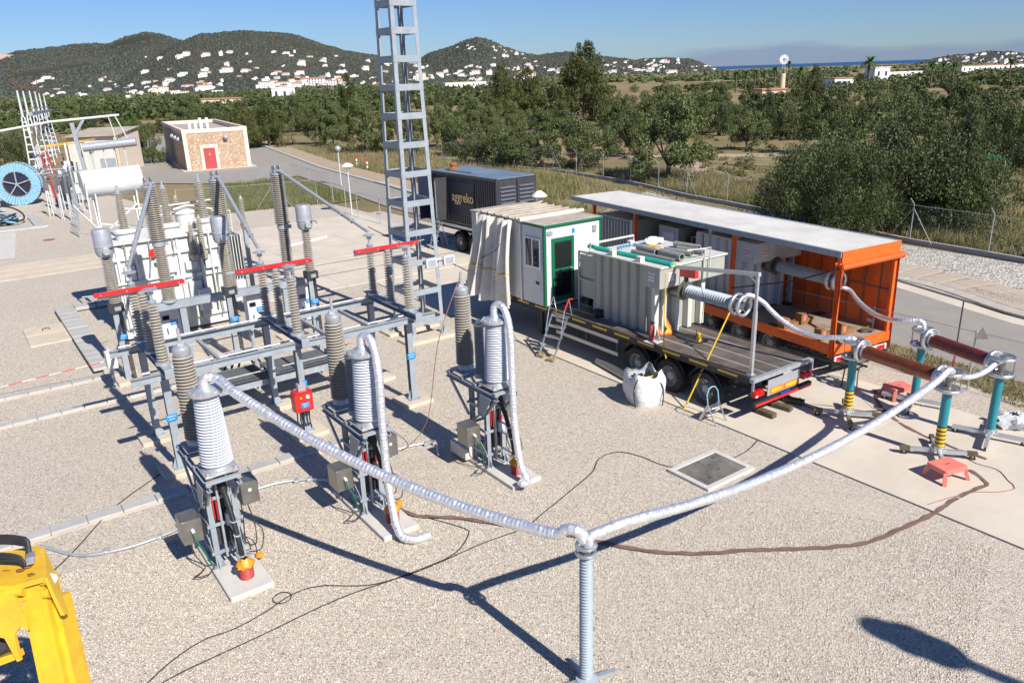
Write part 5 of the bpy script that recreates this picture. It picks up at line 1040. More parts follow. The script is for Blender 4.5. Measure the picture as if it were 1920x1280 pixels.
# ------------------------------------------------------------------ generator trailer
thC = 2.2035; rzC = thC-math.pi/2
tcn = thing('generator_trailer', 'black semi trailer under the dark generator container', 'trailer', (-.5,37.59,0), rzC)
tcn.matrix_basis = Matrix.Translation((-.5,37.59,0)) @ Matrix.Rotation(rzC,4,'Z')
def CLc(x, y, z=0): return tcn.matrix_basis @ Vector((x,y,z))
MB().bbox(-.04,2.48,-.7,7.4,1.3,1.45,.01).build('deck', 'black', tcn); MB().bbox(-.06,-.041,-.7,7.4,1.28,1.42,.004).build('side_strip', 'galv_bright', tcn)
for x in (.7,1.7): MB().ibeam((x,-.6,1.1),(x,7.3,1.1),.14,.35,.02).build('chassis_beam', 'dark_steel', tcn)
running_gear(tcn, (.8,2.12,3.44), -.02, 2.46, .5)
MB().beam((.4,6.3,0),(.4,6.3,1.1),.14,.14).beam((2.0,6.3,0),(2.0,6.3,1.1),.14,.14).build('landing_leg', 'dark_steel', tcn)
gc = thing('generator_container', 'dark blue grey ribbed generator container with orange lettering on the black trailer', 'container', CLc(0,0,1.46), rzC)
GH = 2.6
MB().bbox(.04,2.40,.04,6.02,.05,GH-.06,.01).build('body', 'container', gc)
for k in range(30):
    y = .2+k*.19
    if 4.55 < y < 5.35: continue
    MB().bbox(.0,.045,y,y+.11,.14,GH-.14,.02).build('rib', 'container', gc)
for x in (0,2.34):
    for y in (0,5.96): MB().bbox(x,x+.1,y,y+.1,0,GH,.008).build('corner_post', 'container', gc)
MB().bbox(.0,2.44,.0,6.06,GH-.055,GH,.01).build('roof', 'container_roof', gc); MB().bbox(.5,1.95,2.8,5.4,GH+.001,GH+.05,.01).build('roof_hatch', 'container_roof', gc)
for a in ((-.01,.06,.1,5.96,0,.14),(-.01,.06,.1,5.96,GH-.16,GH-.03)): MB().bbox(*a,.006).build('side_rail', 'container', gc)
ex = MB().lathe([(.28,0),(.28,.05),(.15,.08),(.15,.2),(.2,.22),(.2,.3),(.12,.33)], 18, (.75,4.9,GH+.05)).build('exhaust', 'rust', gc)
for x0 in (.1,1.25):
    d_ = MB().bbox(x0,x0+1.08,-.03,.039,.06,GH-.08,.008).build('louvre_door', 'container', gc)
    for k in range(11): MB().plate([(x0+.1,-.035,.3+k*.19),(x0+.98,-.035,.3+k*.19),(x0+.98,-.1,.22+k*.19),(x0+.1,-.1,.22+k*.19)], .012).build('louvre', 'louvre_grey', d_)
MB().bbox(-.003,.05,4.5,5.3,.16,2.35,.004).build('door_opening', 'black', gc); od = MB().bbox(-.78,-.03,4.42,4.47,.16,2.35,.008).build('open_door', 'container', gc); MB().tube([(-.74,4.4,.3),(-.74,4.4,2.2)], .016, 6).build('lock_rod', 'galv_bright', od)
MB().bbox(-.012,-.0,1.9,4.4,.5,2.2,.003).build('side_panel', 'navy', gc)
sg = MB().bbox(-.03,-.013,1.95,3.95,1.0,1.85,.004).build('sign_panel', 'strap', gc)
MB().bbox(-.034,-.031,1.97,3.93,1.02,1.83,.001).build('sign_face', 'black', sg)
lettering('aggreko', .70, 'letter', sg, face_mtx((-.036,2.95,1.42), (0,-1,0), (0,0,1)), .004, .88)
MB().bbox(-.02,.0,1.45,1.7,1.0,1.45,.004).build('vent', 'black', gc)
MB().bbox(-.75,-.02,6.08,6.14,.05,2.4,.01).build('front_door', 'navy', gc)
steps('step_ladder', 'aluminium folding ladder leaning below the open generator container door', CLc(-.85,4.9), rzC-math.pi/2, 1.6, .5, 6, .45, 'aluminium')
# ------------------------------------------------------------------ stone building
sb = thing('stone_building', 'low flat roofed rubble stone building with cream corners and a red door', 'building', (-34.1,85.4,0), rad(27))
BW, BD, BH = 6.6, 24.0, 4.15
for a in ((.25,BW-.25,.0,.25),(.25,BW-.25,BD-.25,BD),(.0,.25,.25,BD-.25),(BW-.25,BW,.25,BD-.25)): MB().box(*a,0,BH-.3).build('wall', 'rubble', sb)
for x in (-.03,BW-.37):
    for y in (-.03,BD-.37): MB().bbox(x,x+.4,y,y+.4,0,BH-.3,.01).build('corner_quoin', 'wall_cream', sb)
for a in ((-.05,BW+.05,-.05,.3),(-.05,BW+.05,BD-.3,BD+.05),(-.05,.3,.3,BD-.3),(BW-.3,BW+.05,.3,BD-.3)): MB().bbox(*a,BH-.298,BH+.12,.01).build('parapet', 'wall_cream', sb)
MB().box(.3,BW-.3,.3,BD-.3,BH-.5,BH-.35).build('roof', 'roof_dirty', sb)
for a in ((1.55,1.85,0,2.6),(3.05,3.35,0,2.6),(1.85,3.05,2.25,2.6)): MB().bbox(a[0],a[1],-.06,-.002,a[2],a[3],.01).build('door_surround', 'wall_cream', sb)
dd = MB().bbox(1.86,3.04,-.03,-.004,.05,2.24,.006).build('door', 'door_red', sb); MB().plate([(2.35,-.032,1.55),(2.6,-.032,1.55),(2.475,-.032,1.78)], -.006).build('warning_plate', 'yellow', dd)
for x, y in ((1.3,4.5),(1.9,4.2),(2.6,5),(3.2,11),(3.9,10.5)): MB().bbox(x-.16,x+.16,y-.16,y+.16,BH-.34,BH+.85,.02).build('roof_vent', 'white_paint', sb)
for x, y in ((4.3,-.25),(-.35,1.2),(-.35,4.5),(-.35,8)): 
    MB().lathe([(0,0)]+[(.26*math.sin(k*math.pi/8),.26-.26*math.cos(k*math.pi/8)) for k in range(1,8)]+[(0,.52)], 16, (x,y,3.0)).build('globe_lamp', 'head_grey', sb); MB().beam((x,y,3.26),(x if y < 0 else x+.5,y+.5 if y < 0 else y,3.5),.05,.05).build('lamp_arm', 'dark_steel', sb)
MB().bbox(-.5,BW+.5,-.5,BD+.5,-.02,.06,.02).build('plinth', 'concrete_tan', sb)
# ------------------------------------------------------------------ left yard
hzn = lambda x: None
def onray(x, y, z): return gnd(x, y, z)
tops = ((32,128,82),(43,134,92),(55,137,101),(65,142,112),(72,149,124),(80,153,134))
mbase = None
for i, (x, y, D) in enumerate(tops):
    p = at_dist(x+52-i*3.4, 330, D); H = at_dist(x,y,D).z
    q = at_dist(x+4, 190, D); q2 = at_dist(x,y,D); base = Vector((q.x,q.y,0))
    t = thing('lightning_mast', ('thickest and nearest lattice lightning mast at the far left', 'second lattice lightning mast from the left', 'third lattice lightning mast from the left', 'fourth lattice lightning mast from the left', 'fifth lattice lightning mast from the left', 'last lattice lightning mast of the receding row')[i], 'mast', base, GA, 'lightning masts in a row')
    Hh = H*.62
    for a, b_ in ((-.45,-.35),(.45,-.35),(.45,.35),(-.45,.35)): MB().beam((a,b_,0),(a*.25,b_*.25,Hh),.1,.1).build('leg', 'light_grey', t)
    for k in range(10):
        z = .5+k*(Hh-.6)/9.5; s_ = 1-.75*z/Hh; r_ = MB()
        for s2 in (-1,1): r_.beam((-.45*s_,s2*.35*s_,z),(.45*s_,s2*.35*s_,z),.05,.09).beam((s2*.45*s_,-.35*s_,z),(s2*.45*s_,.35*s_,z),.05,.09)
        r_.build('batten', 'light_grey', t)
    MB().cyl((0,0,Hh),(0,0,Hh+(H-Hh)*.55),.11,.07,8).build('mast_top', 'light_grey', t); MB().cyl((0,0,Hh+(H-Hh)*.55),(0,0,H),.05,.02,6).build('lightning_rod', 'copper_brown', t)
p0 = at_dist(58,214,84); p1 = at_dist(96,207,135)
tag(MB().beam(p0, p1, .25, .3).beam(p0+Vector((0,.3,.5)), p1+Vector((0,.3,.5)), .1, .1).build('gantry_beam', 'steel_paint'), 'grey gantry beam tying the lightning masts together', 'beam')
# beige building with canopy
bb = thing('beige_building', 'beige flat fronted plant building with a ribbed canopy roof at left', 'building', (-45.6,84.0,0), rad(8)); bb.scale = (.86,.9,.9)
MB().bbox(0,5.6,0,9,0,4.4,.03).build('wall', 'wall_cream', bb)
for k in range(3): MB().bbox(.3+k*1.75,1.85+k*1.75,-.06,-.002,.2,3.7,.01).build('panel', 'tank_white', bb)
for k in range(8): MB().bbox(-.3,5.9,-.5+k*1.2,-.4+k*1.2+1.0,4.42+.07*k,4.5+.07*k,.01).build('roof_slat', 'roof_dirty', bb)
MB().bbox(5.45,5.8,-.3,0-.002,0,4.4,.01).build('corner_pier', 'wall_tan', bb); MB().bbox(3.4,5.2,-.1,-.061,.1,1.9,.01).build('roller_door', 'steel_paint', bb)
bs = thing('busbar_gantry', 'grey cantilever gantry with white tubular busbars beside the beige building', 'gantry', at_dist(165,330,76)*1.0, rad(20))
bs.location.z = 0
MB().beam((0,0,0),(-.4,0,6.1),.3,.3).build('post', 'steel_paint', bs); MB().beam((-.3,0,5.2),(.5,0,6.3),.2,.2).build('strut', 'steel_paint', bs)
for k in range(2): MB().tube([(-6.5,.5*k,5.6),(-2,.5*k,6.25),(3.2,.5*k,6.55)], .09, 8).build('busbar', 'white_paint', bs)
MB().cyl((.1,-.5,4.1),(4.2,-.5,4.35),.35,n=18).build('oil_tank', 'head_grey', bs)
MB().tube([(2.9,0,6.5),(3.3,0,5.4),(3.6,0,4.5)], .04, 6).tube([(2.4,0,6.4),(2.6,0,5.2),(2.6,0,4.4)], .04, 6).build('dropper', 'white_paint', bs)
for k in range(4): MB().tube([(.8+k*.8,-.4,.3),(.8+k*.8,-.4,3.9)], .05, 6).build('pipe', 'tank_white', bs)
yb = thing('yellow_crossarm', 'yellow crossarm rail in front of the beige building', 'crossarm', at_dist(115,330,80), 0); yb.location.z = 0
MB().beam((-1.8,0,4.0),(2.6,0,4.35),.07,.09).beam((-1.5,1.5,4.1),(2.8,1.5,4.5),.07,.08).build('rail', 'yellow', yb)
for x in (-2,2.6): MB().beam((x,.7,0),(x,.7,4.1),.15,.15).build('post', 'light_grey', yb)
for i, (x, D, lb) in enumerate(((100,72,'red painted isolator post leaning in the left switchyard'),(112,76,'red painted isolator post nearest the yellow crossarm'))):
    p = at_dist(x,340,D); t = thing('isolator_post', lb, 'post', (p.x,p.y,0), .3*i, 'red isolator posts')
    MB().beam((0,0,0),(-.5,0,4.0),.14,.14).build('post', 'red_pipe', t); MB().lathe(sheds(.3,1.5,.09,.14,.12,10), 12, (.4,0,.2)).build('insulator', 'porcelain_dark', t); MB().lathe([(0,0),(.22,.1),(.3,.3),(.22,.5),(0,.6)], 14, (.5,.2,2.2)).build('globe', 'galv_bright', t)
for i, (x, D, mt_, lb) in enumerate(((118,70,'dark_steel','dark breaker drive box on legs left of the wire fence'),(128,74,'dark_steel','second dark breaker drive box behind the first'),(145,72,'tank_white','cream switchgear cubicle in front of the beige building'),(133,80,'dark_steel','low dark switchgear cubicle behind the wire fence'))):
    p = at_dist(x,340,D); t = thing('switch_cubicle', lb, 'cubicle', (p.x,p.y,0), GA, 'cubicles in the left switchyard'); t.scale = (.7,.7,.72)
    MB().bbox(-.6,.6,-.5,.5,1.2,2.9+.3*i,.02).build('housing', mt_, t); MB().bbox(-.5,.5,-.53,-.502,1.4,2.6,.01).build('door', mt_, t)
    for a in (-.5,.5):
        for b_ in (-.4,.4): MB().beam((a,b_,0),(a,b_,1.2),.09,.09).build('leg', 'galv', t)
    for a in (-.3,.3): MB().lathe([(.1,0)]+sheds(.05,1.0,.07,.13,.11,9), 12, (a,0,2.9+.3*i)).build('bushing', 'porcelain_dark', t)
pr_ = None
for i, (x, D) in enumerate(((84,66),(92,70),(104,64),(110,69),(122,63),(131,67),(140,70),(150,66))):
    p = at_dist(x,345,D); q = thing('post_insulator', 'slim grey post insulator in the left switchyard', 'insulator', (p.x,p.y,0), GA, 'post insulators in the left switchyard') if pr_ is None else dup(pr_, (p.x,p.y,0), GA+i, 'slim grey post insulator in the left switchyard')
    if pr_ is None:
        pr_ = q; MB().beam((-.12,0,0),(-.05,0,1.9),.06,.06).beam((.12,0,0),(.05,0,1.9),.06,.06).build('stand', 'light_grey', q); MB().lathe(sheds(1.9,3.0,.07,.13,.12,10)+[(.03,3.05)], 12).build('insulator', 'porcelain_dark', q); MB().beam((-.6,0,3.1),(.6,0,3.1),.05,.06).build('busbar', 'galv_bright', q)
# second transformer, cut by the frame
t2 = thing('power_transformer', 'white transformer with a round ended oil tank cut by the left edge', 'transformer', W(3.1,76.5), GA)
MB().bbox(-5.5,-.2,-1.5,2.2,.5,3.6,.03).build('tank', 'white_paint', t2); MB().lathe([(0,0),(.8,.04),(.85,.1),(.85,3.2),(0,3.25)], 26, (-.1,-1.0,5.0), (-1,0,0)).build('oil_conservator', 'white_paint', t2)
MB().bbox(-1.6,-.1,-1.8,-.2,2.6,4.1,.03).build('turret_box', 'white_paint', t2)
q = MB()
for k in range(9): q.tube([(-3.6+k*.6,2.4+.2*k,3.6),(-3.6+k*.6,2.4+.2*k,5.0)], .05, 6)
for z in (4.0,4.5,5.0): q.tube([(-3.6,2.4,z),(1.2,4.0,z)], .05, 6)
q.build('handrail', 'white_paint', t2)
for k in range(14): MB().bbox(-2.6+k*.26,-2.45+k*.26,2.4,4.2,1.2,3.4,.02).build('radiator_fin', 'timber' if k > 6 else 'white_paint', t2)
mp_ = thing('mesh_panel', 'grey wire mesh guard panel at the left edge', 'mesh panel', W(2.65,67.3), GA); panel('mesh', (-1.5,0,0), (.55,0,0), .1, 2.7, 'mesh_far', mp_)
for x in (-1.5,.55): MB().beam((x,0,0),(x,0,2.75),.07,.07).build('post', 'galv', mp_)
MB().beam((-1.5,0,2.72),(.55,0,2.72),.06,.06).build('top_rail', 'galv', mp_)
cp_ = thing('coil_heap', 'dark heap of cable offcuts by the left pit', 'cable heap', W(3.1,64.2,.0), GA)
for k in range(9): MB().torus((rnd.uniform(-.4,.4),rnd.uniform(-.5,.5),.15+.07*k),(rnd.uniform(-.5,.5),rnd.uniform(-.5,.5),1),.5+.05*k,.06,16,6).build('coil', 'cable' if k%3 else 'drum_blue', cp_)
# cable drum
dm = thing('cable_drum', 'large light blue slatted cable drum on the gravel', 'cable drum', W(5.0,74.4), GA-.25)
R_ = 1.68
for y0 in (0,1.1):
    for k in range(44):
        a = 2*math.pi*k/44; a2 = a+2*math.pi/44*.86; vs = []
        for yy in (y0,y0+.09):
            for (rr, aa) in ((.98,a),(R_,a),(R_,a2),(.98,a2)): vs.append((rr*math.cos(aa),yy+(.025 if k%2 else 0),R_+rr*math.sin(aa)))
        MB().add(vs, [(0,1,2,3),(7,6,5,4),(0,4,5,1),(1,5,6,2),(2,6,7,3),(3,7,4,0)]).build('slat', 'drum_blue', dm)
    MB().torus((0,y0+.05,R_),(0,1,0),R_,.04,44,6).build('rim', 'timber_dark', dm); MB().torus((0,y0+.05,R_),(0,1,0),.97,.05,36,6).build('inner_ring', 'timber_dark', dm)
for k in range(5): a = k*2*math.pi/5+.3; MB().beam((0,-.02,R_),(.97*math.cos(a),-.02,R_+.97*math.sin(a)),.08,.09,(0,1,0)).build('spoke', 'head_grey', dm)
MB().lathe([(.9,0),(.9,1.05)], 32, (0,.1,R_), (0,1,0)).build('barrel', 'navy', dm); MB().cyl((0,-.06,R_),(0,1.2,R_),.12,n=12).build('hub', 'head_grey', dm)
# wire fence left of the transformer
lf = thing('wire_fence', 'wire mesh fence panel running away beside the white transformer', 'fence', (0,0,0), 0)
fa, fb = gnd(150,445), gnd(146,352); fa.z = fb.z = 0
panel('mesh', fa, fb, .05, 2.3, 'mesh_far', lf)
for k in range(9): p = fa.lerp(fb,k/8); MB().cyl(p, p+Vector((0,0,2.35)), .04, n=8).build('post', 'galv', lf)
MB().cyl(fa+Vector((0,0,2.0)), fa+Vector((1.6,.1,0)), .025, n=6).build('stay', 'galv', lf)
mk = thing('marker_post', 'white post with a small notice board beside the cable drum', 'post', W(8.9,74.0), GA); MB().beam((0,0,0),(0,0,4.6),.14,.14).build('post', 'tank_white', mk); MB().bbox(-.35,.1,-.12,-.08,1.9,3.2,.01).build('board', 'sign_white', mk)
# ------------------------------------------------------------------ perimeter fences, lamps
def chain_fence(label, pts, H, mt, crank, cat='fence', wall=False, wirez=0):
    t = thing('chain_link_fence', label, cat)
    for i, p in enumerate(pts):
        p = Vector((p[0],p[1],0)); d = (Vector((pts[min(i+1,len(pts)-1)][0],pts[min(i+1,len(pts)-1)][1],0))-Vector((pts[max(i-1,0)][0],pts[max(i-1,0)][1],0))).normalized(); n_ = Vector((d.y,-d.x,0))*crank
        m = MB().tube([p, p+Vector((0,0,H)), p+n_*.32+Vector((0,0,H+.32))] if crank else [p, p+Vector((0,0,H))], .027, 8); m.build('post', 'galv', t)
        if i < len(pts)-1:
            b_ = Vector((pts[i+1][0],pts[i+1][1],0)); panel('mesh', p, b_, .12, H-.05, mt, t); MB().tube([p+Vector((0,0,H-.06)), b_+Vector((0,0,H-.06))], .012, 5).build('tension_wire', 'galv', t)
            if wall: MB().beam(p+Vector((0,0,.06)), b_+Vector((0,0,.06)), .16, .3).build('footing_wall', 'concrete_grey', t)
        if i%5 == 3: MB().tube([p+Vector((0,0,H*.9)), p+d*1.3], .016, 6).tube([p+Vector((0,0,H*.9)), p-d*1.3], .016, 6).build('stay', 'galv', t)
    return t
chain_fence('crank topped chain link fence on a low wall along the scrub', [(-7,88),(-3.2,83.6),(.8,78),(4.4,74.4),(6.3,71.2),(8.3,67.7),(10.1,64.2),(11.6,60.2),(12.9,56.3),(14.8,52.6),(16.2,49.4),(17.5,46.1),(19.0,42.5),(20.4,39.0),(22.4,35.6),(24.3,32),(25.8,28)], 1.95, 'chain_link', 1, wall=True)
P0 = W(22.05,-6); ns = [W(22.05,-6+3*k) for k in range(6)]+[W(22.15,12+3.3*k) for k in range(12)]
chain_fence('chain link fence between the slab and the road at right', [(p.x,p.y) for p in ns], 1.75, 'chain_link', 0)
chain_fence('chain link fence round the grass plot behind the breaker', [tuple(W(u,v)[:2]) for u, v in ((22.2,50.2),(22.6,53.2),(22.5,55.9),(19.4,56.4),(16.2,57.2),(13.2,58.4))], 1.9, 'chain_link', 0)
chain_fence('low fence along the road in front of the stone building', [(-28.5,72.4),(-26.6,72.9),(-24.4,73.2),(-22.6,75.4),(-20.9,77),(-18,72.2),(-15,67.2)], 1.3, 'chain_link', 0)
def tri_sign(label, px_, D, s_):
    p = at_dist(px_[0], px_[1], D); o = MB().plate([(-s_,0,-s_*.8),(s_,0,-s_*.8),(0,0,s_*1.1)], .004).build('triangle_plate', 'plate_back'); o.location = p; o.rotation_euler = (0,0,math.atan2(p.y,p.x)-math.pi/2+.35); return tag(o, label, 'sign', 'triangular fence plates')
tri_sign('triangular grey plate on the right hand fence above the red coil', (1841,626), 24.6, .19); tri_sign('small triangular plate on the fence by the lattice mast', (735,357), 52.5, .22)
def lamp(label, px_, H, s_=1):
    p = gnd(*px_); t = thing('street_lamp', label, 'lamp', (p.x,p.y,0), 0, 'mushroom street lamps')
    MB().cyl((0,0,0),(0,0,H),.05,.035,10).build('pole', 'light_grey', t); MB().lathe([(.16*s_,H),(.2*s_,H+.2*s_),(.24*s_,H+.22*s_),(.42*s_,H+.24*s_),(.36*s_,H+.34*s_),(.12*s_,H+.46*s_),(0,H+.48*s_)], 20).build('lamp_shade', 'lamp_white', t)
lamp('mushroom lamp on the verge seen between the breaker and the mast', (660,402), 3.0); p_ = at_dist(1011,372,35.2); 
t = thing('street_lamp', 'mushroom lamp showing above the tarpaulin behind the generator', 'lamp', (p_.x,p_.y,0), 0, 'mushroom street lamps'); zl = at_dist(1011,357,35.2).z-.5; MB().cyl((0,0,0),(0,0,zl),.05,n=10).build('pole', 'light_grey', t); MB().lathe([(.14,zl),(.18,zl+.2),(.2,zl+.22),(.36,zl+.24),(.3,zl+.34),(.1,zl+.48),(0,zl+.5)], 20).build('lamp_shade', 'lamp_white', t)
t = thing('globe_lamp', 'globe topped lamp just left of the mushroom lamp', 'lamp', gnd(640,348), 0); MB().cyl((0,0,0),(0,0,2.9),.05,n=8).build('pole', 'light_grey', t); MB().lathe([(0,2.85)]+[(.28*math.sin(k*math.pi/8),3.13-.28*math.cos(k*math.pi/8)) for k in range(1,8)]+[(0,3.41)], 16).build('globe', 'head_grey', t)
for i, q in enumerate(((669,311),(689,317))):
    t = thing('bollard', ('red and white bollard on the pavement, left of the pair', 'red and white bollard on the pavement, right of the pair')[i], 'bollard', gnd(*q), 0, 'red and white bollards')
    MB().cyl((0,0,.1),(0,0,.75),.09,n=12).build('post', 'sign_white', t); MB().lathe([(.095,.75),(.095,1.0),(.06,1.03),(0,1.04)], 12).build('red_cap', 'red', t); MB().cyl((0,0,.35),(0,0,.5),.094,n=12).build('red_band', 'red', t)
# ------------------------------------------------------------------ yellow boom at the corner
yc = thing('folding_boom', 'yellow knuckle of a folding crane boom at the lower left corner', 'crane boom', (0,0,0), 0)
def cp(x, y, d): r_ = ray(x,y); return Vector((0,0,CAM_H))+r_*(d/r_.dot(cF))
D0 = 7.6
def obeam(a, b, w, h, name, mt, up=(0,0,1)): return MB().beam(a, b, w, h, up).build(name, mt, yc)
def cbox(px_, d0, th_, name, mt):                            # a plate or box whose face was surveyed at depth d0, th_ thick
    a = [cp(x,y,d0) for x,y in px_]; n_ = (a[1]-a[0]).cross(a[2]-a[0]).normalized()
    if n_.dot(cF) < 0: n_ = -n_
    b = [p+n_*th_ for p in a]; k = len(a)
    return MB().add(a+b, [tuple(range(k)), tuple(reversed(range(k,2*k)))]+[(i,(i+1)%k,k+(i+1)%k,k+i) for i in range(k)]).build(name, mt, yc)
def cb3(pts, th_, dirv, name, mt):
    a = [cp(x,y,d_) for x,y,d_ in pts]; b = [p+dirv*th_ for p in a]; k = len(a)
    return MB().add(a+b, [tuple(range(k)), tuple(reversed(range(k,2*k)))]+[(i,k+i,k+(i+1)%k,(i+1)%k) for i in range(k)]).build(name, mt, yc, 20)
cbox([(35,1096),(78,1083),(145,1385),(98,1396)], 7.6, .26, 'outer_arm', 'yellow_crane')
cbox([(44,1108),(72,1100),(134,1388),(106,1394)], 7.588, .011, 'arm_wear_plate', 'yellow_crane')
cbox([(84,1124),(107,1122),(166,1385),(143,1390)], 7.68, .24, 'inner_arm', 'yellow_crane')
cb3([(-70,1048,8.05),(75,1021,8.05),(82,1081,7.52),(23,1098,7.52),(-70,1094,7.52)], .05, -cU, 'knuckle_lid', 'yellow_crane')
cb3([(-70,1056,8.0),(70,1032,8.0),(74,1086,7.58),(25,1102,7.58),(-70,1100,7.58)], .16, -cU, 'knuckle_box', 'yellow_crane')
cb3([(76,1024,8.05),(95,1068,7.75),(122,1148,7.6),(114,1153,7.52),(97,1118,7.5),(82,1083,7.52)], .035, cR, 'cheek_plate', 'yellow_crane')
cbox([(-20,1112),(20,1104),(50,1166),(52,1182),(38,1173),(26,1190),(38,1238),(32,1240),(8,1196),(-20,1190)], 7.5, .04, 'cheek_plate', 'yellow_crane')
cbox([(-40,1246),(26,1224),(30,1236),(-40,1262)], 7.6, .14, 'lower_link', 'yellow_crane')
MB().cyl(cp(24,1108,7.54), cp(24,1108,7.54)+cR*.11-cF*.0, .045, n=14).build('pivot_pin', 'yellow_crane', yc); MB().cyl(cp(78,1088,7.6), cp(90,1086,7.6), .05, n=14).build('pivot_pin', 'yellow_crane', yc); MB().cyl(cp(84,1112,7.6), cp(95,1110,7.6), .05, n=14).build('pivot_pin', 'yellow_crane', yc)
MB().cyl(cp(93,1086,7.66), cp(96,1085,7.62), .055, n=14).build('pin_cap', 'galv_bright', yc)
MB().cyl(cp(-40,1170,7.9), cp(12,1225,7.75), .09, n=14).build('hydraulic_ram', 'dark_steel', yc); cbox([(-30,1150),(6,1150),(14,1222),(-30,1236)], 7.85, .05, 'rear_guard', 'dark_steel')
for x_, y_, d_ in ((52,1063,7.72),(60,1077,7.6),(14,1069,7.72),(38,1069,7.68)): MB().lathe([(.04,0),(.04,.006)], 12, cp(x_,y_,d_)+cU*.004, cU).build('bolt_head', 'rust', yc)
for k in range(6):
    o_ = -k*3.4; MB().tube(catmull([cp(-60,1022+o_*.5,7.9), cp(0,1010+o_*.6+6,7.9), cp(35,1012+o_*.6+6,7.88), cp(52,1024+o_*.5,7.86), cp(57+o_*.3,1050,7.84)], .05), .024, 8).build('hydraulic_hose', 'cable', yc)
for k in range(3): MB().tube(catmull([cp(-60,1040+k*7,7.7), cp(5,1038+k*6,7.68), cp(38,1044+k*4,7.66), cp(47,1056+k*2,7.66)], .05), .016, 8).build('hydraulic_hose', 'cable', yc)
cb3([(50,1048,7.86),(66,1044,7.86),(64,1056,7.7),(48,1060,7.7)], .07, cU, 'hose_clamp', 'galv_bright')
# unseen rounded stand-in for the lift basket, shaped for its shadow on the gravel
lb0 = gnd(1728,1208); sd = Vector((math.cos(SUN_AZ)*math.cos(SUN_EL), math.sin(SUN_AZ)*math.cos(SUN_EL), math.sin(SUN_EL)))
pb = lb0+sd*(8.9/sd.z)
bk_ = thing('lift_basket_stand_in', 'unseen rounded stand-in for the aerial lift basket, shaped to cast the shadow at lower right', 'basket', pb, rad(-35)); bk_.scale = (1.3,1.3,1.3)
q_ = MB(); 
for c_, r_ in (((-.34,0,.1),.2),((-.12,.02,.0),.27),((.12,0,-.05),.25),((.3,.0,-.02),.15)): q_.lathe([(r_*math.sin(k*math.pi/8)+.002, r_-r_*math.cos(k*math.pi/8)) for k in range(9)], 16, (c_[0],c_[1],c_[2]-r_))
q_.build('basket_shadow_blobs', 'light_grey', bk_, 60)
MB().tube(catmull([(.2,0,-.05),(.7,-.05,-.25),(1.3,.0,-.5),(1.9,.05,-.7)], .1), .09, 8).build('basket_shadow_arm', 'yellow_crane', bk_)
MB().tube(catmull([(-.2,-.3,-.75),(.1,-.34,-.82),(.5,-.3,-1.0),(1.0,-.3,-1.2)], .1), .05, 8).tube(catmull([(-.2,-.3,-.75),(.05,-.5,-.9),(.5,-.55,-1.2),(1.0,-.5,-1.4)], .1), .035, 8).build('basket_shadow_rail', 'galv_bright', bk_)
# ------------------------------------------------------------------ cables and straps on the ground
def gpts(px_, z): return [gnd(x,y,z) for x,y in px_]
def cable(name, label, cat, px_, r, mt, z=.012): return tag(MB().tube(catmull(gpts(px_,z), .12), r, 6).build(name, mt), label, cat)
cable('ground_cable', 'thin black cable running from the chocks across the gravel to the foreground', 'cable', [(1440,800),(1400,845),(1340,868),(1260,875),(1200,855),(1160,847),(1125,858),(1110,885),(1075,915),(1020,960),(980,990),(900,1020),(790,1068),(640,1120),(480,1195),(340,1260),(270,1300)], .011, 'cable')
cable('ground_cable', 'thin black cable wandering from the middle stand to the lower left', 'cable', [(745,960),(800,970),(870,990),(878,1002),(855,1035),(800,1062),(700,1095),(600,1098),(545,1115),(500,1145),(440,1178),(380,1200),(320,1240),(255,1300)], .011, 'cable')
tag(MB().torus(gnd(529,1120,.015),(0,0,1),.16,.01,26,5).build('cable_loop', 'cable'), 'small closed loop of black cable on the gravel', 'cable')
cable('ground_cable', 'dark cable hanging across the kerb trench beside the crane boom', 'cable', [(300,888),(230,938),(190,975),(150,1020),(105,1065),(60,1100)], .012, 'cable')
cable('ground_cable', 'black cable lying by the generator trailer and mast', 'cable', [(690,425),(740,450),(800,480),(850,495),(900,520),(930,530)], .02, 'cable', .05)
for i, (px_, lb) in enumerate((([(75,1022),(150,1040),(230,1028),(300,1005),(345,985)],'grey conduit with clamps between the crane boom and the nearest stand'),([(470,920),(520,905),(580,898),(640,905)],'grey conduit with clamps between the nearest and the middle stand'),([(745,842),(775,834),(815,830),(822,852)],'grey conduit with clamps between the middle and the far stand'))):
    t = thing('conduit_run', lb, 'conduit'); P = gpts(px_, .05); MB().tube(catmull(P,.1), .03, 8).build('conduit', 'galv_bright', t)
    for p in (P[1].lerp(P[2],.6), P[-2]): MB().bbox(p.x-.05,p.x+.05,p.y-.08,p.y+.08,0,.09,.01).build('clamp', 'galv', t)
m = MB(); P = catmull(gpts([(1640,730),(1650,760),(1700,800),(1780,835),(1850,860)], .045), .15)
def ribbon(P, w_):
    m = MB(); L = []; 
    for i, p in enumerate(P):
        d = (P[min(i+1,len(P)-1)]-P[max(i-1,0)]).normalized(); n_ = Vector((-d.y,d.x,0))*w_/2; L.append((p+n_+Vector((0,0,.012*math.sin(i*1.3))), p-n_+Vector((0,0,.012*math.sin(i*1.7+1)))))
    vs = [q for a in L for q in (a[0], a[1], a[1]-Vector((0,0,.008)), a[0]-Vector((0,0,.008)))]
    fs = []
    for i in range(len(L)-1):
        a = i*4
        for k in range(4): fs.append((a+k, a+4+k, a+4+(k+1)%4, a+(k+1)%4))
    return m.add(vs, fs)
tag(ribbon(P, .1).build('flat_strap', 'strap'), 'brown earthing strap on the slab beneath the coils', 'strap')
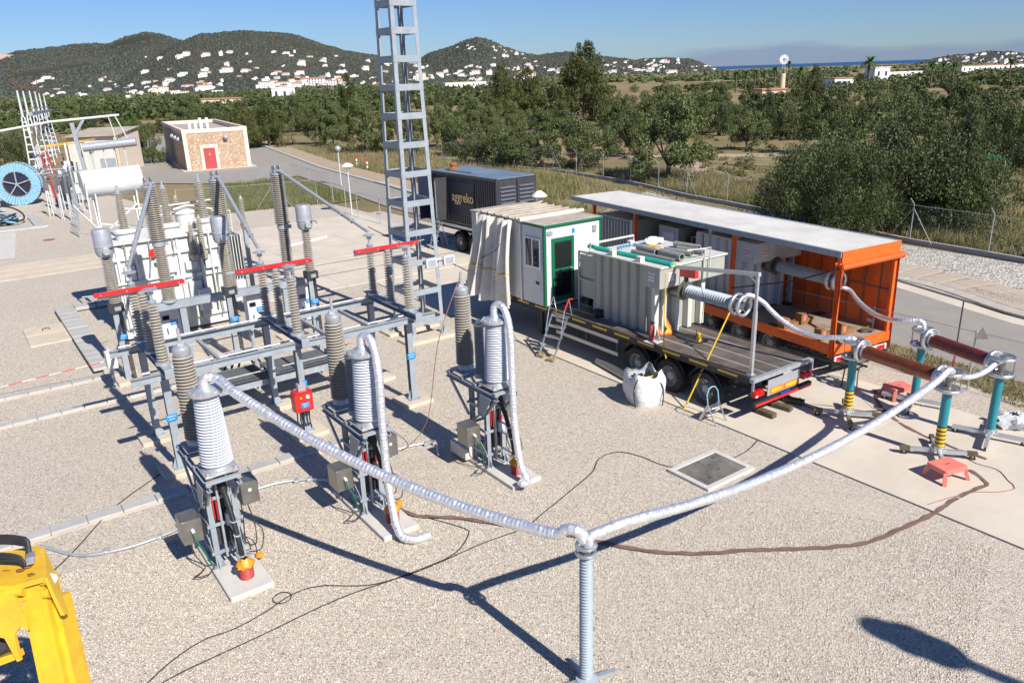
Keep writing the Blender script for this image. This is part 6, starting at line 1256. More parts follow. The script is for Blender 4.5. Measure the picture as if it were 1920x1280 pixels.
tag(ribbon(catmull(gpts([(1818,880),(1850,905),(1832,915),(1790,935),(1745,965),(1690,990),(1630,1015),(1560,1024),(1480,1028),(1400,1030),(1320,1036),(1230,1033),(1150,1020),(1060,1000),(960,985),(860,970),(780,965),(735,945)], .045), .12), .1).build('flat_strap', 'strap'), 'long brown earthing strap curving over the gravel to the middle stand', 'strap')
tag(ribbon([R1[0]+Vector((.12,-.1,1.66)), R1[0]+Vector((.16,.0,1.1)), R1[0]+Vector((.3,.25,.6)), R1[0]+Vector((.75,.2,.2)), gnd(1668,768,.05)], .09).build('flat_strap', 'strap'), 'brown strap hanging from the front left corona ring', 'strap')
cable('ground_cable', 'thin brown cable wandering over the slab at right', 'cable', [(1800,850),(1830,868),(1870,880),(1890,900),(1903,915),(1870,922),(1830,922),(1790,930),(1740,945)], .008, 'cable_red', .045)
cable('ground_cable', 'black cable from the flatbed tail to the front teal stand', 'cable', [(1500,745),(1510,760),(1540,770),(1570,775)], .009, 'cable', .045)
bt = W(CTU[2],14.92,4.45)
tag(MB().tube(catmull([bt, bt+Vector((-.55,-.5,-1.4)), gnd(800,790,.9), gnd(752,845,.012), gnd(700,868,.012), gnd(640,905,.5)], .2), .01, 6).build('hanging_cable', 'cable_red'), 'thin red brown lead drooping from the far beige arrester to the ground', 'cable')
tp2 = thing('barrier_tape', 'red and white barrier tape stretched over the gravel at left', 'tape'); a = gnd(-10,728,.35); b_ = gnd(235,668,.7)
for k in range(10): MB().beam(a.lerp(b_,k/10), a.lerp(b_,(k+1)/10), .006, .025).build('tape_piece', 'red' if k%2 else 'rope_white', tp2)
tag(MB().lathe([(.06,0),(.09,.1),(.03,.3),(0,.32)], 8, gnd(207,680)).build('tape_end', 'orange_bag'), 'small yellow plastic tag at the end of the barrier tape', 'tag')
wpp = [gnd(541,461,.08), gnd(612,444,.08)]; tag(MB().lathe([(.05,0),(.06,0),(.06,(wpp[1]-wpp[0]).length),(.05,(wpp[1]-wpp[0]).length),(.05,0)], 12, wpp[0], wpp[1]-wpp[0], cap=False).build('white_pipe', 'sign_white'), 'white plastic pipe lying on the concrete behind the breaker', 'pipe')
lad = thing('ladder', 'dark ladder lying on trestles behind the front teal stand', 'ladder', W(19.9,12.2), GA+math.pi/2)
for y in (-.2,.2): MB().beam((-1.3,y,.62),(1.3,y,.62),.03,.06).build('rail', 'dark_steel', lad)
for k in range(9): MB().beam((-1.2+k*.3,-.2,.62),(-1.2+k*.3,.2,.62),.03,.03).build('rung', 'dark_steel', lad)
for x in (-.9,.9):
    for y in (-.25,.25): MB().beam((x,y*1.4,0),(x,y,.6),.03,.03).build('trestle_leg', 'dark_steel', lad)
es = thing('earth_spike', 'slim rod with a red lower half standing behind the rear coil', 'rod', W(22.6,9.7)); MB().cyl((0,0,0),(0,0,1.0),.028,n=8).build('lower_rod', 'red_pipe', es); MB().cyl((0,0,1.0),(0,0,2.3),.02,n=8).build('upper_rod', 'dark_steel', es)
# ------------------------------------------------------------------ vegetation
def mesh_np(name, V, Fq, mt, k=4):
    me = bpy.data.meshes.new(name); nf = len(Fq); me.vertices.add(len(V)); me.vertices.foreach_set('co', np.asarray(V, np.float32).ravel())
    me.loops.add(nf*k); me.loops.foreach_set('vertex_index', np.asarray(Fq, np.int32).ravel()); me.polygons.add(nf); me.polygons.foreach_set('loop_start', np.arange(0, nf*k, k, dtype=np.int32))
    me.update(calc_edges=True); me.validate(); me.materials.append(M[mt]); return me
def leaves(rs, P, Nn, size, aspect=.55, jitter=.8):
    n = len(P); d = Nn+rs.normal(0, jitter, (n,3)); d /= np.linalg.norm(d, axis=1)[:,None]+1e-9
    a = np.cross(d, rs.normal(0,1,(n,3))); a /= np.linalg.norm(a, axis=1)[:,None]+1e-9; b = np.cross(d, a)
    s = size*rs.uniform(.6,1.35,(n,1)); a = a*s; b = b*s*aspect
    V = np.stack([P-a, P-b*.9+a*.1, P+a, P+b], 1).reshape(-1,3); F = np.arange(4*n).reshape(-1,4); return V, F
def crown_mesh(name, mt, seed, n, leaf, kind='round', nc=60):
    rs = np.random.RandomState(seed)
    if kind == 'pine':
        C = []; R = []
        for k in range(nc):
            t = rs.uniform(0,1)**.9; r = (1-t)**.62*.98*rs.uniform(.3,1.05)*(1+.22*math.sin(t*19+seed))+.04; a = rs.uniform(0,6.283); C.append((r*math.cos(a), r*math.sin(a), .12+.86*t-.10*r)); R.append(.20*(1-t)+.08)
    else:
        C = []; R = []
        lob = rs.uniform(-.28,.28,(5,3))
        while len(C) < nc:
            p = rs.uniform(-1,1,3); r = np.linalg.norm(p)
            if r > 1 or r < .35: continue
            l_ = lob[rs.randint(5)]; q = p*np.array([.80,.80,.46])+l_*np.array([1,1,.5])
            z = .50+q[2]*.95
            if kind == 'bush': z = .40+q[2]*.92
            if z < .04: continue
            C.append((q[0], q[1], z)); R.append(rs.uniform(.10,.235))
    C = np.array(C); R = np.array(R); w_ = R**2; idx = rs.choice(len(C), n, p=w_/w_.sum())
    d = rs.normal(0,1,(n,3)); d /= np.linalg.norm(d, axis=1)[:,None]; rr = rs.uniform(.25,1,(n,1))**.5
    P = C[idx]+d*rr*R[idx][:,None]*np.array([1,1,.62]); P[:,2] = np.maximum(P[:,2], .015)
    V, F = leaves(rs, P, d*.8+np.array([0,0,.35]), leaf, .5 if kind != 'pine' else .22)
    return mesh_np(name, V, F, mt)
def trunk_mesh(seed, kind, top=.55):
    rs = np.random.RandomState(seed); m = MB(); w0 = .045 if kind != 'bush' else .05
    if kind == 'pine':
        m.tube([(0,0,-.02),(.01,0,.4),(0,.01,.95)], [w0,.03,.008], 8)
        for k in range(12): z = .15+.065*k; a = k*2.4; L = .6*(1-z)+.05; m.tube([(0,0,z),(L*math.cos(a),L*math.sin(a),z-.02)], [.014,.004], 5)
    else:
        m.tube([(0,0,-.02),(.02,.01,.12),(0,.03,.26)], [w0*1.3,w0,w0*.8], 8)
        for k in range(7):
            a = k*.9+rs.uniform(0,.5); L = rs.uniform(.3,.6); m.tube([(0,.02,.2),(L*.45*math.cos(a),L*.45*math.sin(a),.36),(L*math.cos(a),L*math.sin(a),rs.uniform(.5,.8))], [w0*.55,w0*.35,w0*.12], 6)
    o = m.build('trunk', 'bark'); me = o.data; bpy.data.objects.remove(o); return me
KIND = {
 'bush': [(crown_mesh('bush_crown','leaf_bush',s,30000,.0145,'bush',150), trunk_mesh(s,'bush')) for s in (1,2)],
 'olive': [(crown_mesh('olive_crown','leaf_olive',s,14000,.0225,'round',46), trunk_mesh(s,'round')) for s in (11,12,13)],
 'dark': [(crown_mesh('evergreen_crown','leaf_bush',s,13000,.0225,'bush',52), trunk_mesh(s,'bush')) for s in (21,22)],
 'pine': [(crown_mesh('pine_crown','leaf_pine',s,11000,.042,'pine',120), trunk_mesh(s,'pine')) for s in (31,32)],
 'green': [(crown_mesh('green_crown','leaf_green',s,6000,.036,'bush',50), trunk_mesh(s,'bush')) for s in (41,)],
 'far': [(crown_mesh('far_crown','leaf_far',s,1500,.075,'bush',34), trunk_mesh(s,'bush')) for s in (51,52,53)],
}
NAMES = {'bush':'mastic_bush','olive':'olive_tree','dark':'evergreen_tree','pine':'pine_tree','green':'leafy_shrub','far':'scrub_tree'}
tn = [0]
def tree(kind, p, width, height, label, group=None):
    k = tn[0]; tn[0] += 1; cm, tm = KIND[kind][k%len(KIND[kind])]
    t = thing(NAMES[kind], label, 'tree' if kind not in ('bush','green') else 'bush', (p[0],p[1],hz(p[0],p[1])-.03), (k*2.1)%6.28, group)
    t.scale = (width/2, width/2, height); put('trunk', tm, t); put('crown', cm, t); return t
def tree_px(kind, x, yt, yb, wpx, label, D=None, group=None):
    p = gnd(x,yb) if D is None else at_dist(x,yb,D); d = math.hypot(p.x,p.y); H = at_dist(x,yt,d).z-hz(p.x,p.y); depth = Vector((p.x,p.y,H*.5-CAM_H)).dot(cF)
    return tree(kind, (p.x,p.y), wpx*depth/F_PX, H*1.03, label, group)
TR = [('bush',1530,205,398,250,'big dark mastic bush behind the fence, left of the dense clump',47),('bush',1655,182,405,330,'broad dark mastic bush, centre of the dense clump behind the fence',48),('bush',1795,225,398,210,'dark mastic bush at the right end of the dense clump',47.5),('bush',1600,240,418,190,'lower mastic bush in front of the dense clump, just behind the fence',44.5),
 ('olive',1255,190,332,200,'wide olive tree with bare trunk behind the fence above the trailer roof',66),('olive',1085,222,318,150,'olive tree with a pale trunk behind the generator container',77),('dark',985,225,322,140,'dark shrub tree just behind the far fence end, right of the generator',80),('dark',925,230,322,120,'dark shrub tree directly behind the generator container',84),('dark',870,222,290,110,'dark tree behind the generator roof beside the mast',92),
 ('olive',1180,200,300,110,'olive tree between the pale trunked olive and the wide olive',86),('olive',1010,212,285,120,'olive tree behind the dark shrubs near the tall pine',100),
 ('pine',1096,80,222,150,'tallest pine, spired dark crown against the sky',150),('pine',990,128,205,105,'short round pine left of the tallest pine',165),('pine',943,119,196,84,'dark upright pine left of the short round pine',185),('pine',655,140,215,74,'pine left of the lattice mast',140),('pine',455,188,262,80,'pine behind the stone building, left of the pair',118),('pine',505,186,262,86,'pine behind the stone building, right of the pair',120),
 ('olive',685,185,280,100,'olive tree just left of the lattice mast',102),('olive',590,185,245,80,'olive tree on the verge between the pines and the mast',118),('olive',625,196,262,70,'small olive tree beside the mast olive',112),('olive',760,196,272,100,'olive tree seen through the lattice mast',100),('olive',820,190,275,90,'olive tree just right of the lattice mast',105),('dark',735,160,225,70,'dark tree behind the lattice mast',150),('olive',560,178,222,60,'olive tree behind the verge left of the mast',150),
 ('olive',390,188,240,80,'olive tree above the stone building roof',135),('olive',345,182,232,80,'olive tree left above the stone building',150),('dark',280,228,285,60,'dark bush beside the stone building wall',105),('green',228,212,252,40,'fresh green shrub left of the stone building',128),('green',256,212,250,40,'second fresh green shrub left of the stone building',127),('dark',8,222,275,70,'dark bush at the left edge behind the white transformer',100),('dark',45,222,262,60,'dark bush at the left edge beside the masts',112),('olive',130,190,216,60,'grey olive behind the lightning masts',190),('dark',165,194,214,45,'dark round bush behind the beige building',180),
 ('olive',1400,205,262,90,'olive tree left of the dense clump',92),('dark',1425,165,245,60,'dark juniper left behind the dense clump',112),('dark',1385,178,232,50,'small juniper further left behind the clump',118),('dark',1360,185,250,40,'slim juniper beside the dirt path',112),('dark',1480,172,225,80,'dark tree behind the left of the clump',105),('olive',1560,168,225,130,'olive tree rising behind the clump',88),('olive',1700,168,230,150,'wide olive tree behind the right of the clump',84),('olive',1790,160,225,130,'olive tree behind the clump near the right edge',92),('dark',1870,140,250,150,'dark tree cut by the right edge',80),('dark',1905,178,262,110,'low dark tree at the right edge',70),('dark',1830,184,262,110,'dark tree under the green awning at right',76),('olive',1635,152,190,110,'olive tree on the skyline above the clump',120),('pine',1525,124,188,64,'pine on the skyline above the clump',125),('dark',1495,142,175,70,'dark tree left of the skyline pine',150),('olive',1310,175,215,110,'olive tree above the wide olive',115),('olive',1210,168,215,110,'olive tree right of the tallest pine',125),('olive',1345,160,190,90,'olive tree on the plain behind the junipers',140),('dark',1270,152,182,80,'dark tree on the plain right of the tallest pine',155),('olive',1160,175,215,70,'olive tree beside the tallest pine',135),('olive',1045,192,245,80,'olive tree left below the tallest pine',125),('olive',890,184,235,80,'olive tree behind the generator',130),('dark',840,168,215,60,'dark tree right behind the mast',150),('olive',915,205,260,70,'olive tree above the generator roof',112),('olive',960,192,245,80,'olive tree above the container louvres',120)]
for k_, x, yt, yb, wp, lb, D in TR: tree_px(k_, x, yt, yb, wp, lb, D)
rs_ = random.Random(3); cnt = 0
for k in range(150):                                             # the nearer scrub on the plain, tree by tree
    x = rs_.uniform(-60,1980); D = rs_.uniform(105,330)
    p = at_dist(x,200,D)
    if x < 560 and D < 170: continue
    if 1330 < x < 1420 and D < 150: continue
    tree('far', (p.x,p.y), rs_.uniform(4.0,9), rs_.uniform(2.0,4.2), 'rounded scrub tree on the wooded plain beyond the fences', 'scrub trees on the plain')
# bushes and grass along the fence
def blades(name, polys, n, hmin, hmax, mt, seed, wd=.03):
    rs = np.random.RandomState(seed); V = []; 
    per = n//len(polys)
    for poly in polys:
        poly = np.array(poly); lo, hi = poly.min(0), poly.max(0); P = []
        while len(P) < per:
            q = rs.uniform(lo, hi); ins = False; j = len(poly)-1
            for i in range(len(poly)):
                if (poly[i][1] > q[1]) != (poly[j][1] > q[1]) and q[0] < (poly[j][0]-poly[i][0])*(q[1]-poly[i][1])/(poly[j][1]-poly[i][1])+poly[i][0]: ins = not ins
                j = i
            if ins and pnoise(Vector((q[0]*.35,q[1]*.35,seed))) > -.15-rs.uniform(0,.4): P.append(q)
        P = np.array(P); a = rs.uniform(0,6.283,len(P)); h = rs.uniform(hmin,hmax,len(P)); w_ = wd*rs.uniform(.6,1.6,len(P)); ln = rs.normal(0,.3,(len(P),2))*h[:,None]
        A = np.c_[P[:,0]-w_*np.cos(a), P[:,1]-w_*np.sin(a), np.full(len(P),-.02)]; B = np.c_[P[:,0]+w_*np.cos(a), P[:,1]+w_*np.sin(a), np.full(len(P),-.02)]; T = np.c_[P+ln, h]
        V.append(np.stack([A,B,T],1).reshape(-1,3))
    V = np.concatenate(V); me = mesh_np(name, V, np.arange(len(V)).reshape(-1,3), mt, 3); o = put(name, me); return tag(o, name.replace('_',' ')+' growing along the verges and fences', 'grass', None, 'stuff')
vg = [tuple(p) for p in offs(FARK,2.8)]
blades('dry_grass', [vg[2:8]+[(9,62),(4.4,74),(.8,78),(-8,92),(-20,112)], [(16.5,49.6),(19.2,42.8),(22.6,35.9),(26,28),(34,30),(32,44),(26,52)], [(11.8,61),(14.9,53),(20,54),(18,66),(14,72),(8,72)], [(30,62),(48,60),(46,84),(28,80)]], 52000, .25, .75, 'grass_dry', 5, .022)
blades('green_grass', [[(-19.5,56),(-13.4,58.7),(-11.6,61),(-15.2,67.2),(-21,76),(-25.5,71.5)], [(17,48.6),(19.3,42.9),(22.7,36),(25.6,30),(28,31),(25,39),(20,47)], [(12.2,59.8),(15.2,52.8),(17,50),(19,51),(16.5,58)], vg[3:7]+[(6,68),(.5,76)]], 42000, .15, .5, 'grass_green', 6, .022)
blades('road_edge_weed', [[tuple(NEARK[7]),tuple(NEARK[8]),tuple(NEARK[9]),(14.0,16),(12.4,22.4),(9.8,27)], [(17.8,29.5),(18.5,30),(21,24.5),(20.3,24)], [(10.6,62.6),(13.3,52.7),(17.1,47.5),(19.4,39.2),(19.0,38.4),(16.4,46.6),(12.6,52.4),(10,61)]], 9000, .05, .2, 'grass_dry', 8, .02)
FX = [(-7,88),(-3.2,83.6),(.8,78),(6.3,71.2),(10.1,64.2),(12.9,56.3),(16.2,49.4),(19.0,42.5),(22.4,35.6),(25.8,28)]
rt_ = np.random.RandomState(77); CP = []
while len(CP) < 1500:
    x = rt_.uniform(540,1990); D = rt_.uniform(36,190); p = at_dist(x,260,D)
    if p.y < 88 and p.x < np.interp(-p.y, [-q[1] for q in FX], [q[0] for q in FX])+.8: continue
    if p.y >= 88 and p.x < -9-.55*(p.y-88): continue
    if pnoise(Vector((p.x/9,p.y/9,5))) < rt_.uniform(-.35,.2): continue
    CP.append((p.x,p.y,hz(p.x,p.y),rt_.uniform(.3,1.0)))
CP = np.array(CP); per = 90; idx = np.repeat(np.arange(len(CP)), per); d = rt_.normal(0,1,(len(idx),3)); d /= np.linalg.norm(d,axis=1)[:,None]; d[:,2] = np.abs(d[:,2])
Pp = CP[idx,:3]+d*CP[idx,3:4]*rt_.uniform(.3,1.05,(len(idx),1))*np.array([1,1,.85]); V, F = leaves(rt_, Pp, d+np.array([0,0,.4]), .11, .45)
o = put('low_scrub', mesh_np('low_scrub', V, F, 'leaf_scrub')); tag(o, 'low grey green scrub dotted over the dry ground beyond the fence', 'scrub', None, 'stuff')
# ------------------------------------------------------------------ hills
from mathutils.bvhtree import BVHTree
HB = []; wood = []
def hill(label, prof, Dr, Db, Dk, seed, dens):
    xs = np.arange(prof[0][0], prof[-1][0]+1, 9.0); ys = np.interp(xs, [p[0] for p in prof], [p[1] for p in prof]); nt_ = 34; V = []; n = len(xs)
    for i, (x, y) in enumerate(zip(xs, ys)):
        R = at_dist(x,y,Dr); u = Vector((R.x,R.y)).normalized(); e = min(1, min(i, n-1-i)/7)
        for j in range(nt_):
            t_ = j/(nt_-9)
            if t_ <= 1: D = Db+(Dr-Db)*t_; s_ = t_*t_*(3-2*t_)*.55+.45*t_**1.5
            else: q = (t_-1)/.36; D = Dr+(Dk-Dr)*q; s_ = 1-q*q
            px_, py_ = u.x*D, u.y*D; zb = hz(px_,py_)-2.5
            nn = pnoise(Vector((px_/420,py_/420,seed)))*.16+pnoise(Vector((px_/130,py_/130,seed+9)))*.06
            z = zb+(R.z-zb)*max(0,s_)*(e*e*(3-2*e))*(1+(nn*(1-min(1,t_)**6) if t_ <= 1 else 0))+(pnoise(Vector((px_/25,py_/25,2)))*4*min(1,s_*2))
            V.append((px_,py_,z if s_ > 0 else zb))
    F = [(i*nt_+j,(i+1)*nt_+j,(i+1)*nt_+j+1,i*nt_+j+1) for i in range(n-1) for j in range(nt_-1)]
    o = MB().add(V, F).build('hill', 'forest_hill', None, 180); o['kind'] = 'structure'; HB.append(BVHTree.FromPolygons([Vector(v) for v in V], F))
    rs = np.random.RandomState(seed); 
    for k in range(dens):
        i = rs.uniform(0,n-1.001); j = rs.uniform(1,nt_-8.2); i0, j0 = int(i), int(j); a, b_ = i-i0, j-j0
        g_ = lambda i_, j_: np.array(V[i_*nt_+j_])
        q = (g_(i0,j0)*(1-a)+g_(i0+1,j0)*a)*(1-b_)+(g_(i0,j0+1)*(1-a)+g_(i0+1,j0+1)*a)*b_
        if pnoise(Vector((q[0]/160,q[1]/160,4))) < -.3: continue
        wood.append((q[0],q[1],q[2]-1.0, rs.uniform(2.6,5.6)*Dr/2600, rs.uniform(.7,1.2)))
hill('far', [(740,125),(770,112),(800,102),(850,86),(875,75),(895,70),(915,74),(945,88),(985,101),(1010,104),(1040,100),(1065,97),(1100,104),(1150,108),(1190,113),(1240,109),(1290,111),(1335,119),(1365,125)], 4200, 2300, 5000, 3, 8000)
hill('left', [(-160,140),(-60,122),(0,108),(30,97),(95,89),(150,83),(205,82),(240,68),(275,60),(310,66),(340,77),(380,88),(430,100)], 2900, 1500, 3500, 1, 10000)
hill('mid', [(170,152),(230,140),(285,112),(330,83),(365,66),(420,59),(460,57),(520,61),(560,67),(600,81),(640,92),(690,101),(740,112),(800,128),(860,140)], 2200, 1150, 2700, 2, 11000)
hill('head', [(1690,124),(1740,113),(1780,104),(1825,101),(1850,97),(1890,97),(1925,102),(1990,114),(2060,120)], 3600, 2900, 4100, 4, 900)
tm_ = thing('quarry', 'pale bare quarry face at the far left of the ridge', 'quarry', at_dist(8,112,2750), 0)
MB().add([(-45,0,-14),(30,5,-20),(34,25,10),(-40,30,18),(-60,8,0)], [(0,1,2,3,4)]).build('rock_face', 'dirt_track', tm_)
ico = []
g2 = (1+5**.5)/2
iv = np.array([(-1,g2,0),(1,g2,0),(-1,-g2,0),(1,-g2,0),(0,-1,g2),(0,1,g2),(0,-1,-g2),(0,1,-g2),(g2,0,-1),(g2,0,1),(-g2,0,-1),(-g2,0,1)])/1.9
if_ = np.array([(0,11,5),(0,5,1),(0,1,7),(0,7,10),(0,10,11),(1,5,9),(5,11,4),(11,10,2),(10,7,6),(7,1,8),(3,9,4),(3,4,2),(3,2,6),(3,6,8),(3,8,9),(4,9,5),(2,4,11),(6,2,10),(8,6,7),(9,8,1)])
def blobs(name, items, mt, label, seed):
    rs = np.random.RandomState(seed); n = len(items); A = np.array([(a,b_,c) for a,b_,c,_,_ in items]); S = np.array([s_ for _,_,_,s_,_ in items]); Hh = np.array([h for *_,h in items])
    off = rs.uniform(.6,1.3,(n,12,1)); V = A[:,None,:]+iv[None]*off*S[:,None,None]*np.stack([np.ones(n),np.ones(n),Hh*.75],1)[:,None,:]
    F = if_[None]+12*np.arange(n)[:,None,None]; me = mesh_np(name, V.reshape(-1,3), F.reshape(-1,3), mt, 3); o = put(name, me); return tag(o, label, 'wood', None, 'stuff')
blobs('hill_wood', wood, 'leaf_hill_hazy', 'dark pine wood covering the far hills', 1)
pl = []; rs = np.random.RandomState(8)
for k in range(6600):
    x = rs.uniform(-80,2000); D = 215*(11.8**rs.uniform(0,1)); p = at_dist(x,150,D)
    if pnoise(Vector((p.x/140,p.y/140,11))) < -.12: continue
    pl.append((p.x,p.y,hz(p.x,p.y)+1.0,rs.uniform(1.3,3.0)*(1+D/2600),rs.uniform(.6,1.1)))
rl_ = np.random.RandomState(9); PV = []; items = np.array([p for p in pl if math.hypot(p[0],p[1]) < 900])
n_ = len(items); per = 46; idx = np.repeat(np.arange(n_), per); d = rl_.normal(0,1,(n_*per,3)); d /= np.linalg.norm(d,axis=1)[:,None]
Pp = items[idx,:3]+d*items[idx,3:4]*rl_.uniform(.6,1.05,(n_*per,1))*np.array([1,1,.7]); V, F = leaves(rl_, Pp, d+np.array([0,0,.4]), .75, .6)
o = put('plain_wood', mesh_np('plain_wood', V, F, 'leaf_far')); tag(o, 'low scrub wood covering the plain below the hills', 'wood', None, 'stuff')
blobs('plain_wood', [p for p in pl if math.hypot(p[0],p[1]) > 600], 'leaf_far', 'distant tree cover along the foot of the hills', 2)
# ------------------------------------------------------------------ far houses
gb = BVHTree.FromPolygons([Vector(v.co) for v in g_obj.data.vertices], [tuple(p.vertices) for p in g_obj.data.polygons])
def hit(x, y):
    d = ray(x,y).normalized(); best = None
    for b_ in HB+[gb]:
        r_ = b_.ray_cast(Vector((0,0,CAM_H)), d)
        if r_[0] is not None and (best is None or r_[3] < best[1]): best = (r_[0], r_[3])
    return best
def house_mesh(k):
    rs = random.Random(k); m = MB(); wl, rf = ('wall_white','roof_tile'); W_ = rs.uniform(10,17); Dp = rs.uniform(8,11); H = rs.choice((3.4,6.2,6.2,8.8))
    m.mi = 0; m.box(-W_/2,W_/2,-Dp/2,Dp/2,-6,H)
    if k%3 == 0: m.box(-W_/2-4,-W_/2+.1,-Dp/2+1,Dp/2-1,-6,H*.55)
    if k%3 == 1: m.box(0,W_/2-1,-Dp/2+1,Dp/2-1,H,H+2.8)
    m.mi = 1
    if k%2 == 0: m.add([(-W_/2-.4,-Dp/2-.4,H+.02),(W_/2+.4,-Dp/2-.4,H+.02),(W_/2+.4,Dp/2+.4,H+.02),(-W_/2-.4,Dp/2+.4,H+.02),(-W_/2-.4,0,H+1.9),(W_/2+.4,0,H+1.9)], [(0,1,5,4),(2,3,4,5),(0,4,3),(1,2,5),(3,2,1,0)])
    m.mi = 2
    n = int(W_/3); z = 1.0
    while z < H-1.5:
        for j in range(n): x = -W_/2+(j+.5)*W_/n; m.box(x-.6,x+.6,-Dp/2-.06,-Dp/2+.1,z,z+1.5)
        for y in (-2,2): m.box(-W_/2-.06,-W_/2+.1,y-.5,y+.5,z,z+1.4); m.box(W_/2-.1,W_/2+.06,y-.5,y+.5,z,z+1.4)
        z += 2.8
    o = m.build('house', ['wall_tan' if k in (5,) else 'wall_white', 'roof_tile', 'window_dark']); me = o.data; bpy.data.objects.remove(o); return me
HM = [house_mesh(k) for k in range(7)]
CL = [((60,430),(146,188),62,.95,'small house in the scattered suburb below the left ridge','suburb houses'),((255,640),(98,150),34,1.1,'villa standing among the pines high on the left hillside','hillside villas'),((440,650),(124,150),14,1.1,'villa on the right shoulder of the left hill','shoulder villas'),((490,655),(151,166),34,1.35,'white town house in the strip at the foot of the left hill','town houses'),((640,770),(112,165),24,1.0,'house on the slope behind the lattice mast','mast slope houses'),((765,1010),(124,152),58,1.55,'white house in the town spread below the cone shaped hill','town below the cone hill'),((918,985),(88,112),20,1.5,'house stacked on the right flank of the cone shaped hill','cone hill houses'),((855,890),(86,97),5,1.4,'villa high on the left flank of the cone shaped hill','cone hill villas'),((1000,1065),(112,142),10,1.5,'white house left of the tallest pine','houses by the pine'),((1120,1340),(110,140),56,1.55,'white house in the town right of the tallest pine','right town houses'),((1368,1440),(121,128),8,1.9,'white block by the sea, left of the windmill','seaside blocks'),((1745,1925),(101,122),42,1.7,'white building on the headland at the right','headland buildings')]
rh = random.Random(21); hn = 0
for (x0,x1), (y0,y1), n, sc_, lb, gr in CL:
    for k in range(n):
        x = rh.uniform(x0,x1); y = rh.uniform(y0,y1); yh = 170.7-.0341*x
        if y > yh+22: y = yh+rh.uniform(4,20)
        h_ = hit(x,y)
        if h_ is None or h_[1] < 420: continue
        o = put('house', HM[rh.randrange(7)]); o.location = h_[0]+Vector((0,0,.5)); s_ = sc_*rh.uniform(.42,.95)*(.72 if h_[1] < 1200 else .92)*(.7 if x > 1700 else 1); o.scale = (s_*rh.uniform(.8,1.35), s_, s_*rh.uniform(.75,1)); o.rotation_euler = (0,0,rh.uniform(-.5,.5)+.3); tag(o, lb, 'house', gr); hn += 1
def build_at(label, cat, x, yb, D, w_, dp, H, mt, roof=None, name='building'):
    p = at_dist(x,yb,D); t = thing(name, label, cat, (p.x,p.y,hz(p.x,p.y)), .25); MB().box(-w_/2,w_/2,-dp/2,dp/2,-1,H).build('wall', mt, t)
    MB().box(-w_/2-.3,w_/2+.3,-dp/2-.3,dp/2+.3,H+.002,H+.35).build('roof', roof or mt, t)
    for k in range(max(1,int(w_/4))): MB().box(-w_/2+1.5+k*4,-w_/2+2.7+k*4,-dp/2-.05,-dp/2+.1,H*.4,H*.75).build('window', 'window_dark', t)
    return t
build_at('long cream farmhouse with a tiled roof left of the pines', 'house', 415,182,330,14,8,2.8,'wall_cream','roof_tile','farmhouse')
build_at('white house with red roof edge right of the windmill', 'house', 1575,131,330,8,6,3.6,'wall_white','roof_tile','house')
build_at('white house beside the tall palm', 'house', 1646,124,420,8,7,6.0,'wall_white',None,'house')
build_at('long low white shed right of the palm', 'shed', 1690,128,520,22,8,2.8,'wall_white',None,'shed')
build_at('long white shed under the headland', 'shed', 1850,126,620,50,12,4.6,'wall_white','roof_tile','shed')
build_at('white block standing among trees below the left hill', 'house', 532,178,420,11,8,6.0,'wall_white',None,'house')
build_at('long white hall between the mast and the tallest pine', 'hall', 885,162,640,44,12,4.0,'wall_white',None,'hall')
build_at('small tan store with a flat roof by the windmill', 'store', 1443,150,230,7,5,2.2,'wall_tan','roof_tile','store')
# windmill
wp = at_dist(1467,150,300); wm = thing('windmill', 'stone base wind pump with a white bladed wheel on the skyline', 'windmill', (wp.x,wp.y,hz(wp.x,wp.y)), 0); zt = at_dist(1467,138,300).z-wm.location.z; zw = at_dist(1466,112,300).z-wm.location.z
MB().lathe([(1.05,0),(.95,zt)], 16).build('stone_base', 'wall_tan', wm)
for a, b_ in ((-.7,-.7),(.7,-.7),(.7,.7),(-.7,.7)): MB().beam((a,b_,zt),(a*.2,b_*.2,zw),.09,.09).build('frame_leg', 'galv', wm)
for k in range(12):
    a = k*math.pi/6; c_, s_ = math.cos(a), math.sin(a); MB().plate([(c_*.5-s_*.1,-.4,zw+s_*.5+c_*.1),(c_*1.55-s_*.28,-.4,zw+s_*1.55+c_*.28),(c_*1.55+s_*.28,-.28,zw+s_*1.55-c_*.28),(c_*.5+s_*.1,-.34,zw+s_*.5-c_*.1)], .02).build('sail', 'sign_white', wm)
MB().cyl((0,-.6,zw),(0,.5,zw),.14,n=10).plate([(-.02,.5,zw),(-.02,2.6,zw-.4),(-.02,2.6,zw+.5)], .03).build('hub', 'galv', wm)
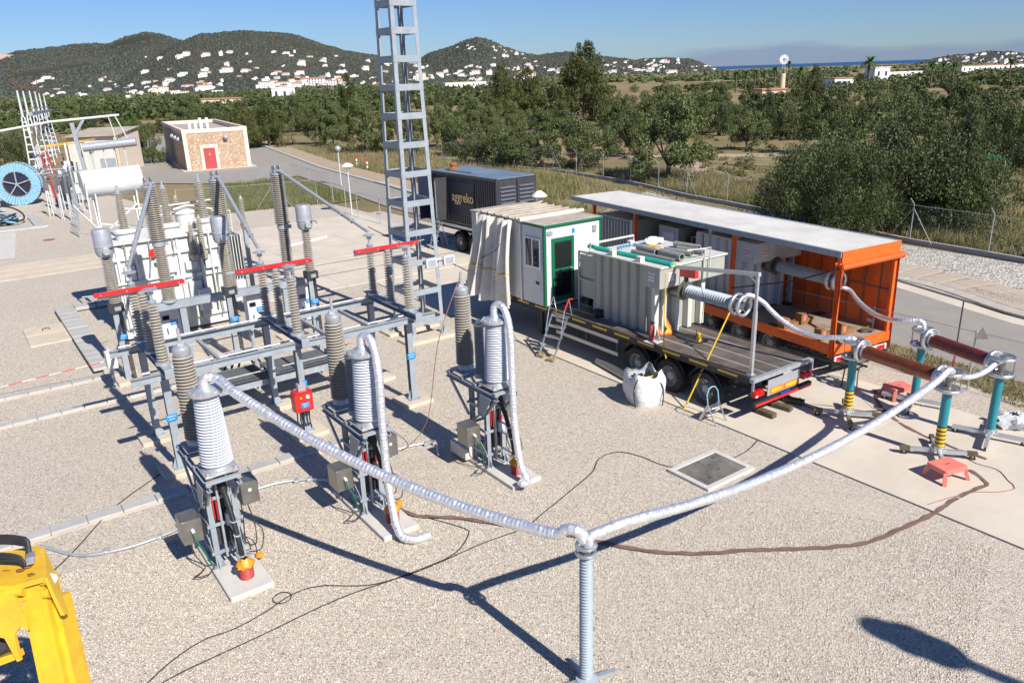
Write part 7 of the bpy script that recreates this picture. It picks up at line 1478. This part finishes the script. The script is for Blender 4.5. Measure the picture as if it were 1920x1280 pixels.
# palms
def palm(label, x, yt, yb, D, sc_=1):
    p = at_dist(x,yb,D); H = at_dist(x,yt,D).z-hz(p.x,p.y); t = thing('palm_tree', label, 'palm', (p.x,p.y,hz(p.x,p.y)), 0); Ht = H-1.6*sc_
    MB().cyl((0,0,-.2),(0,0,Ht),.35*sc_,.28*sc_,10).build('trunk', 'bark', t); rs = np.random.RandomState(int(x)); V = []
    for k in range(52):
        a = rs.uniform(0,6.283); e = rs.uniform(-.5,1.35); L = 3.0*sc_*rs.uniform(.8,1.1); prev = None
        for j in range(7):
            s_ = j/6; r_ = L*s_*math.cos(e*.7); z = Ht+.1+L*(s_*math.sin(e)-.55*s_*s_); w_ = .30*sc_*(1-s_)+.03; c_, sn = math.cos(a), math.sin(a); q = [(r_*c_-sn*w_, r_*sn+c_*w_, z-w_*.4),(r_*c_+sn*w_, r_*sn-c_*w_, z-w_*.4)]
            if prev: V += [prev[0],prev[1],q[1],q[0]]
            prev = q
    put('crown', mesh_np('palm_crown', V, np.arange(len(V)).reshape(-1,4), 'leaf_green'), t); return t
palm('tall palm with a round crown on the skyline', 1628,102,150,330,1.45); palm('small palm beside the windmill', 1478,113,150,310,.7)
for i, x in enumerate((1380,1398,1415,1433,1452,1500,1745,1765,1785,1890)): palm('small palm in the row on the plain', x, 128-.034*(x-1380)+rh.uniform(-3,3), 155, 290+12*(i%4), .85)['group'] = 'palms on the plain'
aw = thing('green_awning', 'green awning under the trees at the right', 'awning', at_dist(1868,240,66), .4); aw.location.z = 0; MB().plate([(-.8,-.6,1.9),(.8,-.6,1.9),(.7,.6,2.2),(-.7,.6,2.2)], .03).build('sheet', 'green', aw)
for x in (-.75,.75): MB().beam((x,-.55,0),(x,-.55,1.9),.06,.06).build('post', 'galv', aw)
# ------------------------------------------------------------------ loose stones of the nearest gravel
rg = np.random.RandomState(4); ng = 120000; a_ = rg.uniform(-.72,.62,ng); d_ = np.sqrt(rg.uniform(5.6**2,15.5**2,ng)); X = d_*np.sin(a_); Y = d_*np.cos(a_)
U_ = X*math.cos(GA)+Y*math.sin(GA); V_ = -X*math.sin(GA)+Y*math.cos(GA); keep = (U_ < 14.9) & ~((V_ > 12.5) & (V_ < 15.2) & (np.minimum(np.minimum(abs(U_-3.0),abs(U_-6.05)),abs(U_-9.25)) < .45)) & ~((abs(U_-12.92) < .82) & (abs(V_-10.4) < .62)) & ~((V_ > 17.0) & (V_ < 17.7))
X, Y = X[keep], Y[keep]; n_ = len(X); oc = np.array([(1,0,0),(0,1,0),(-1,0,0),(0,-1,0),(0,0,.8),(0,0,-.8)]); of = np.array([(0,1,4),(1,2,4),(2,3,4),(3,0,4),(1,0,5),(2,1,5),(3,2,5),(0,3,5)])
S_ = rg.uniform(.007,.019,(n_,1,1))*rg.uniform(.6,1.35,(n_,6,1)); th = rg.uniform(0,6.283,n_); c_, s_ = np.cos(th)[:,None], np.sin(th)[:,None]; B = np.broadcast_to(oc,(n_,6,3)).copy(); B = np.stack([B[:,:,0]*c_-B[:,:,1]*s_, B[:,:,0]*s_+B[:,:,1]*c_, B[:,:,2]], 2)*S_
B[:,:,0] += X[:,None]; B[:,:,1] += Y[:,None]; B[:,:,2] += .004
o = put('loose_gravel', mesh_np('loose_gravel', B.reshape(-1,3), (of[None]+6*np.arange(n_)[:,None,None]).reshape(-1,3), 'stone', 3)); tag(o, 'loose beige gravel stones in the foreground of the yard', 'gravel', None, 'stuff')
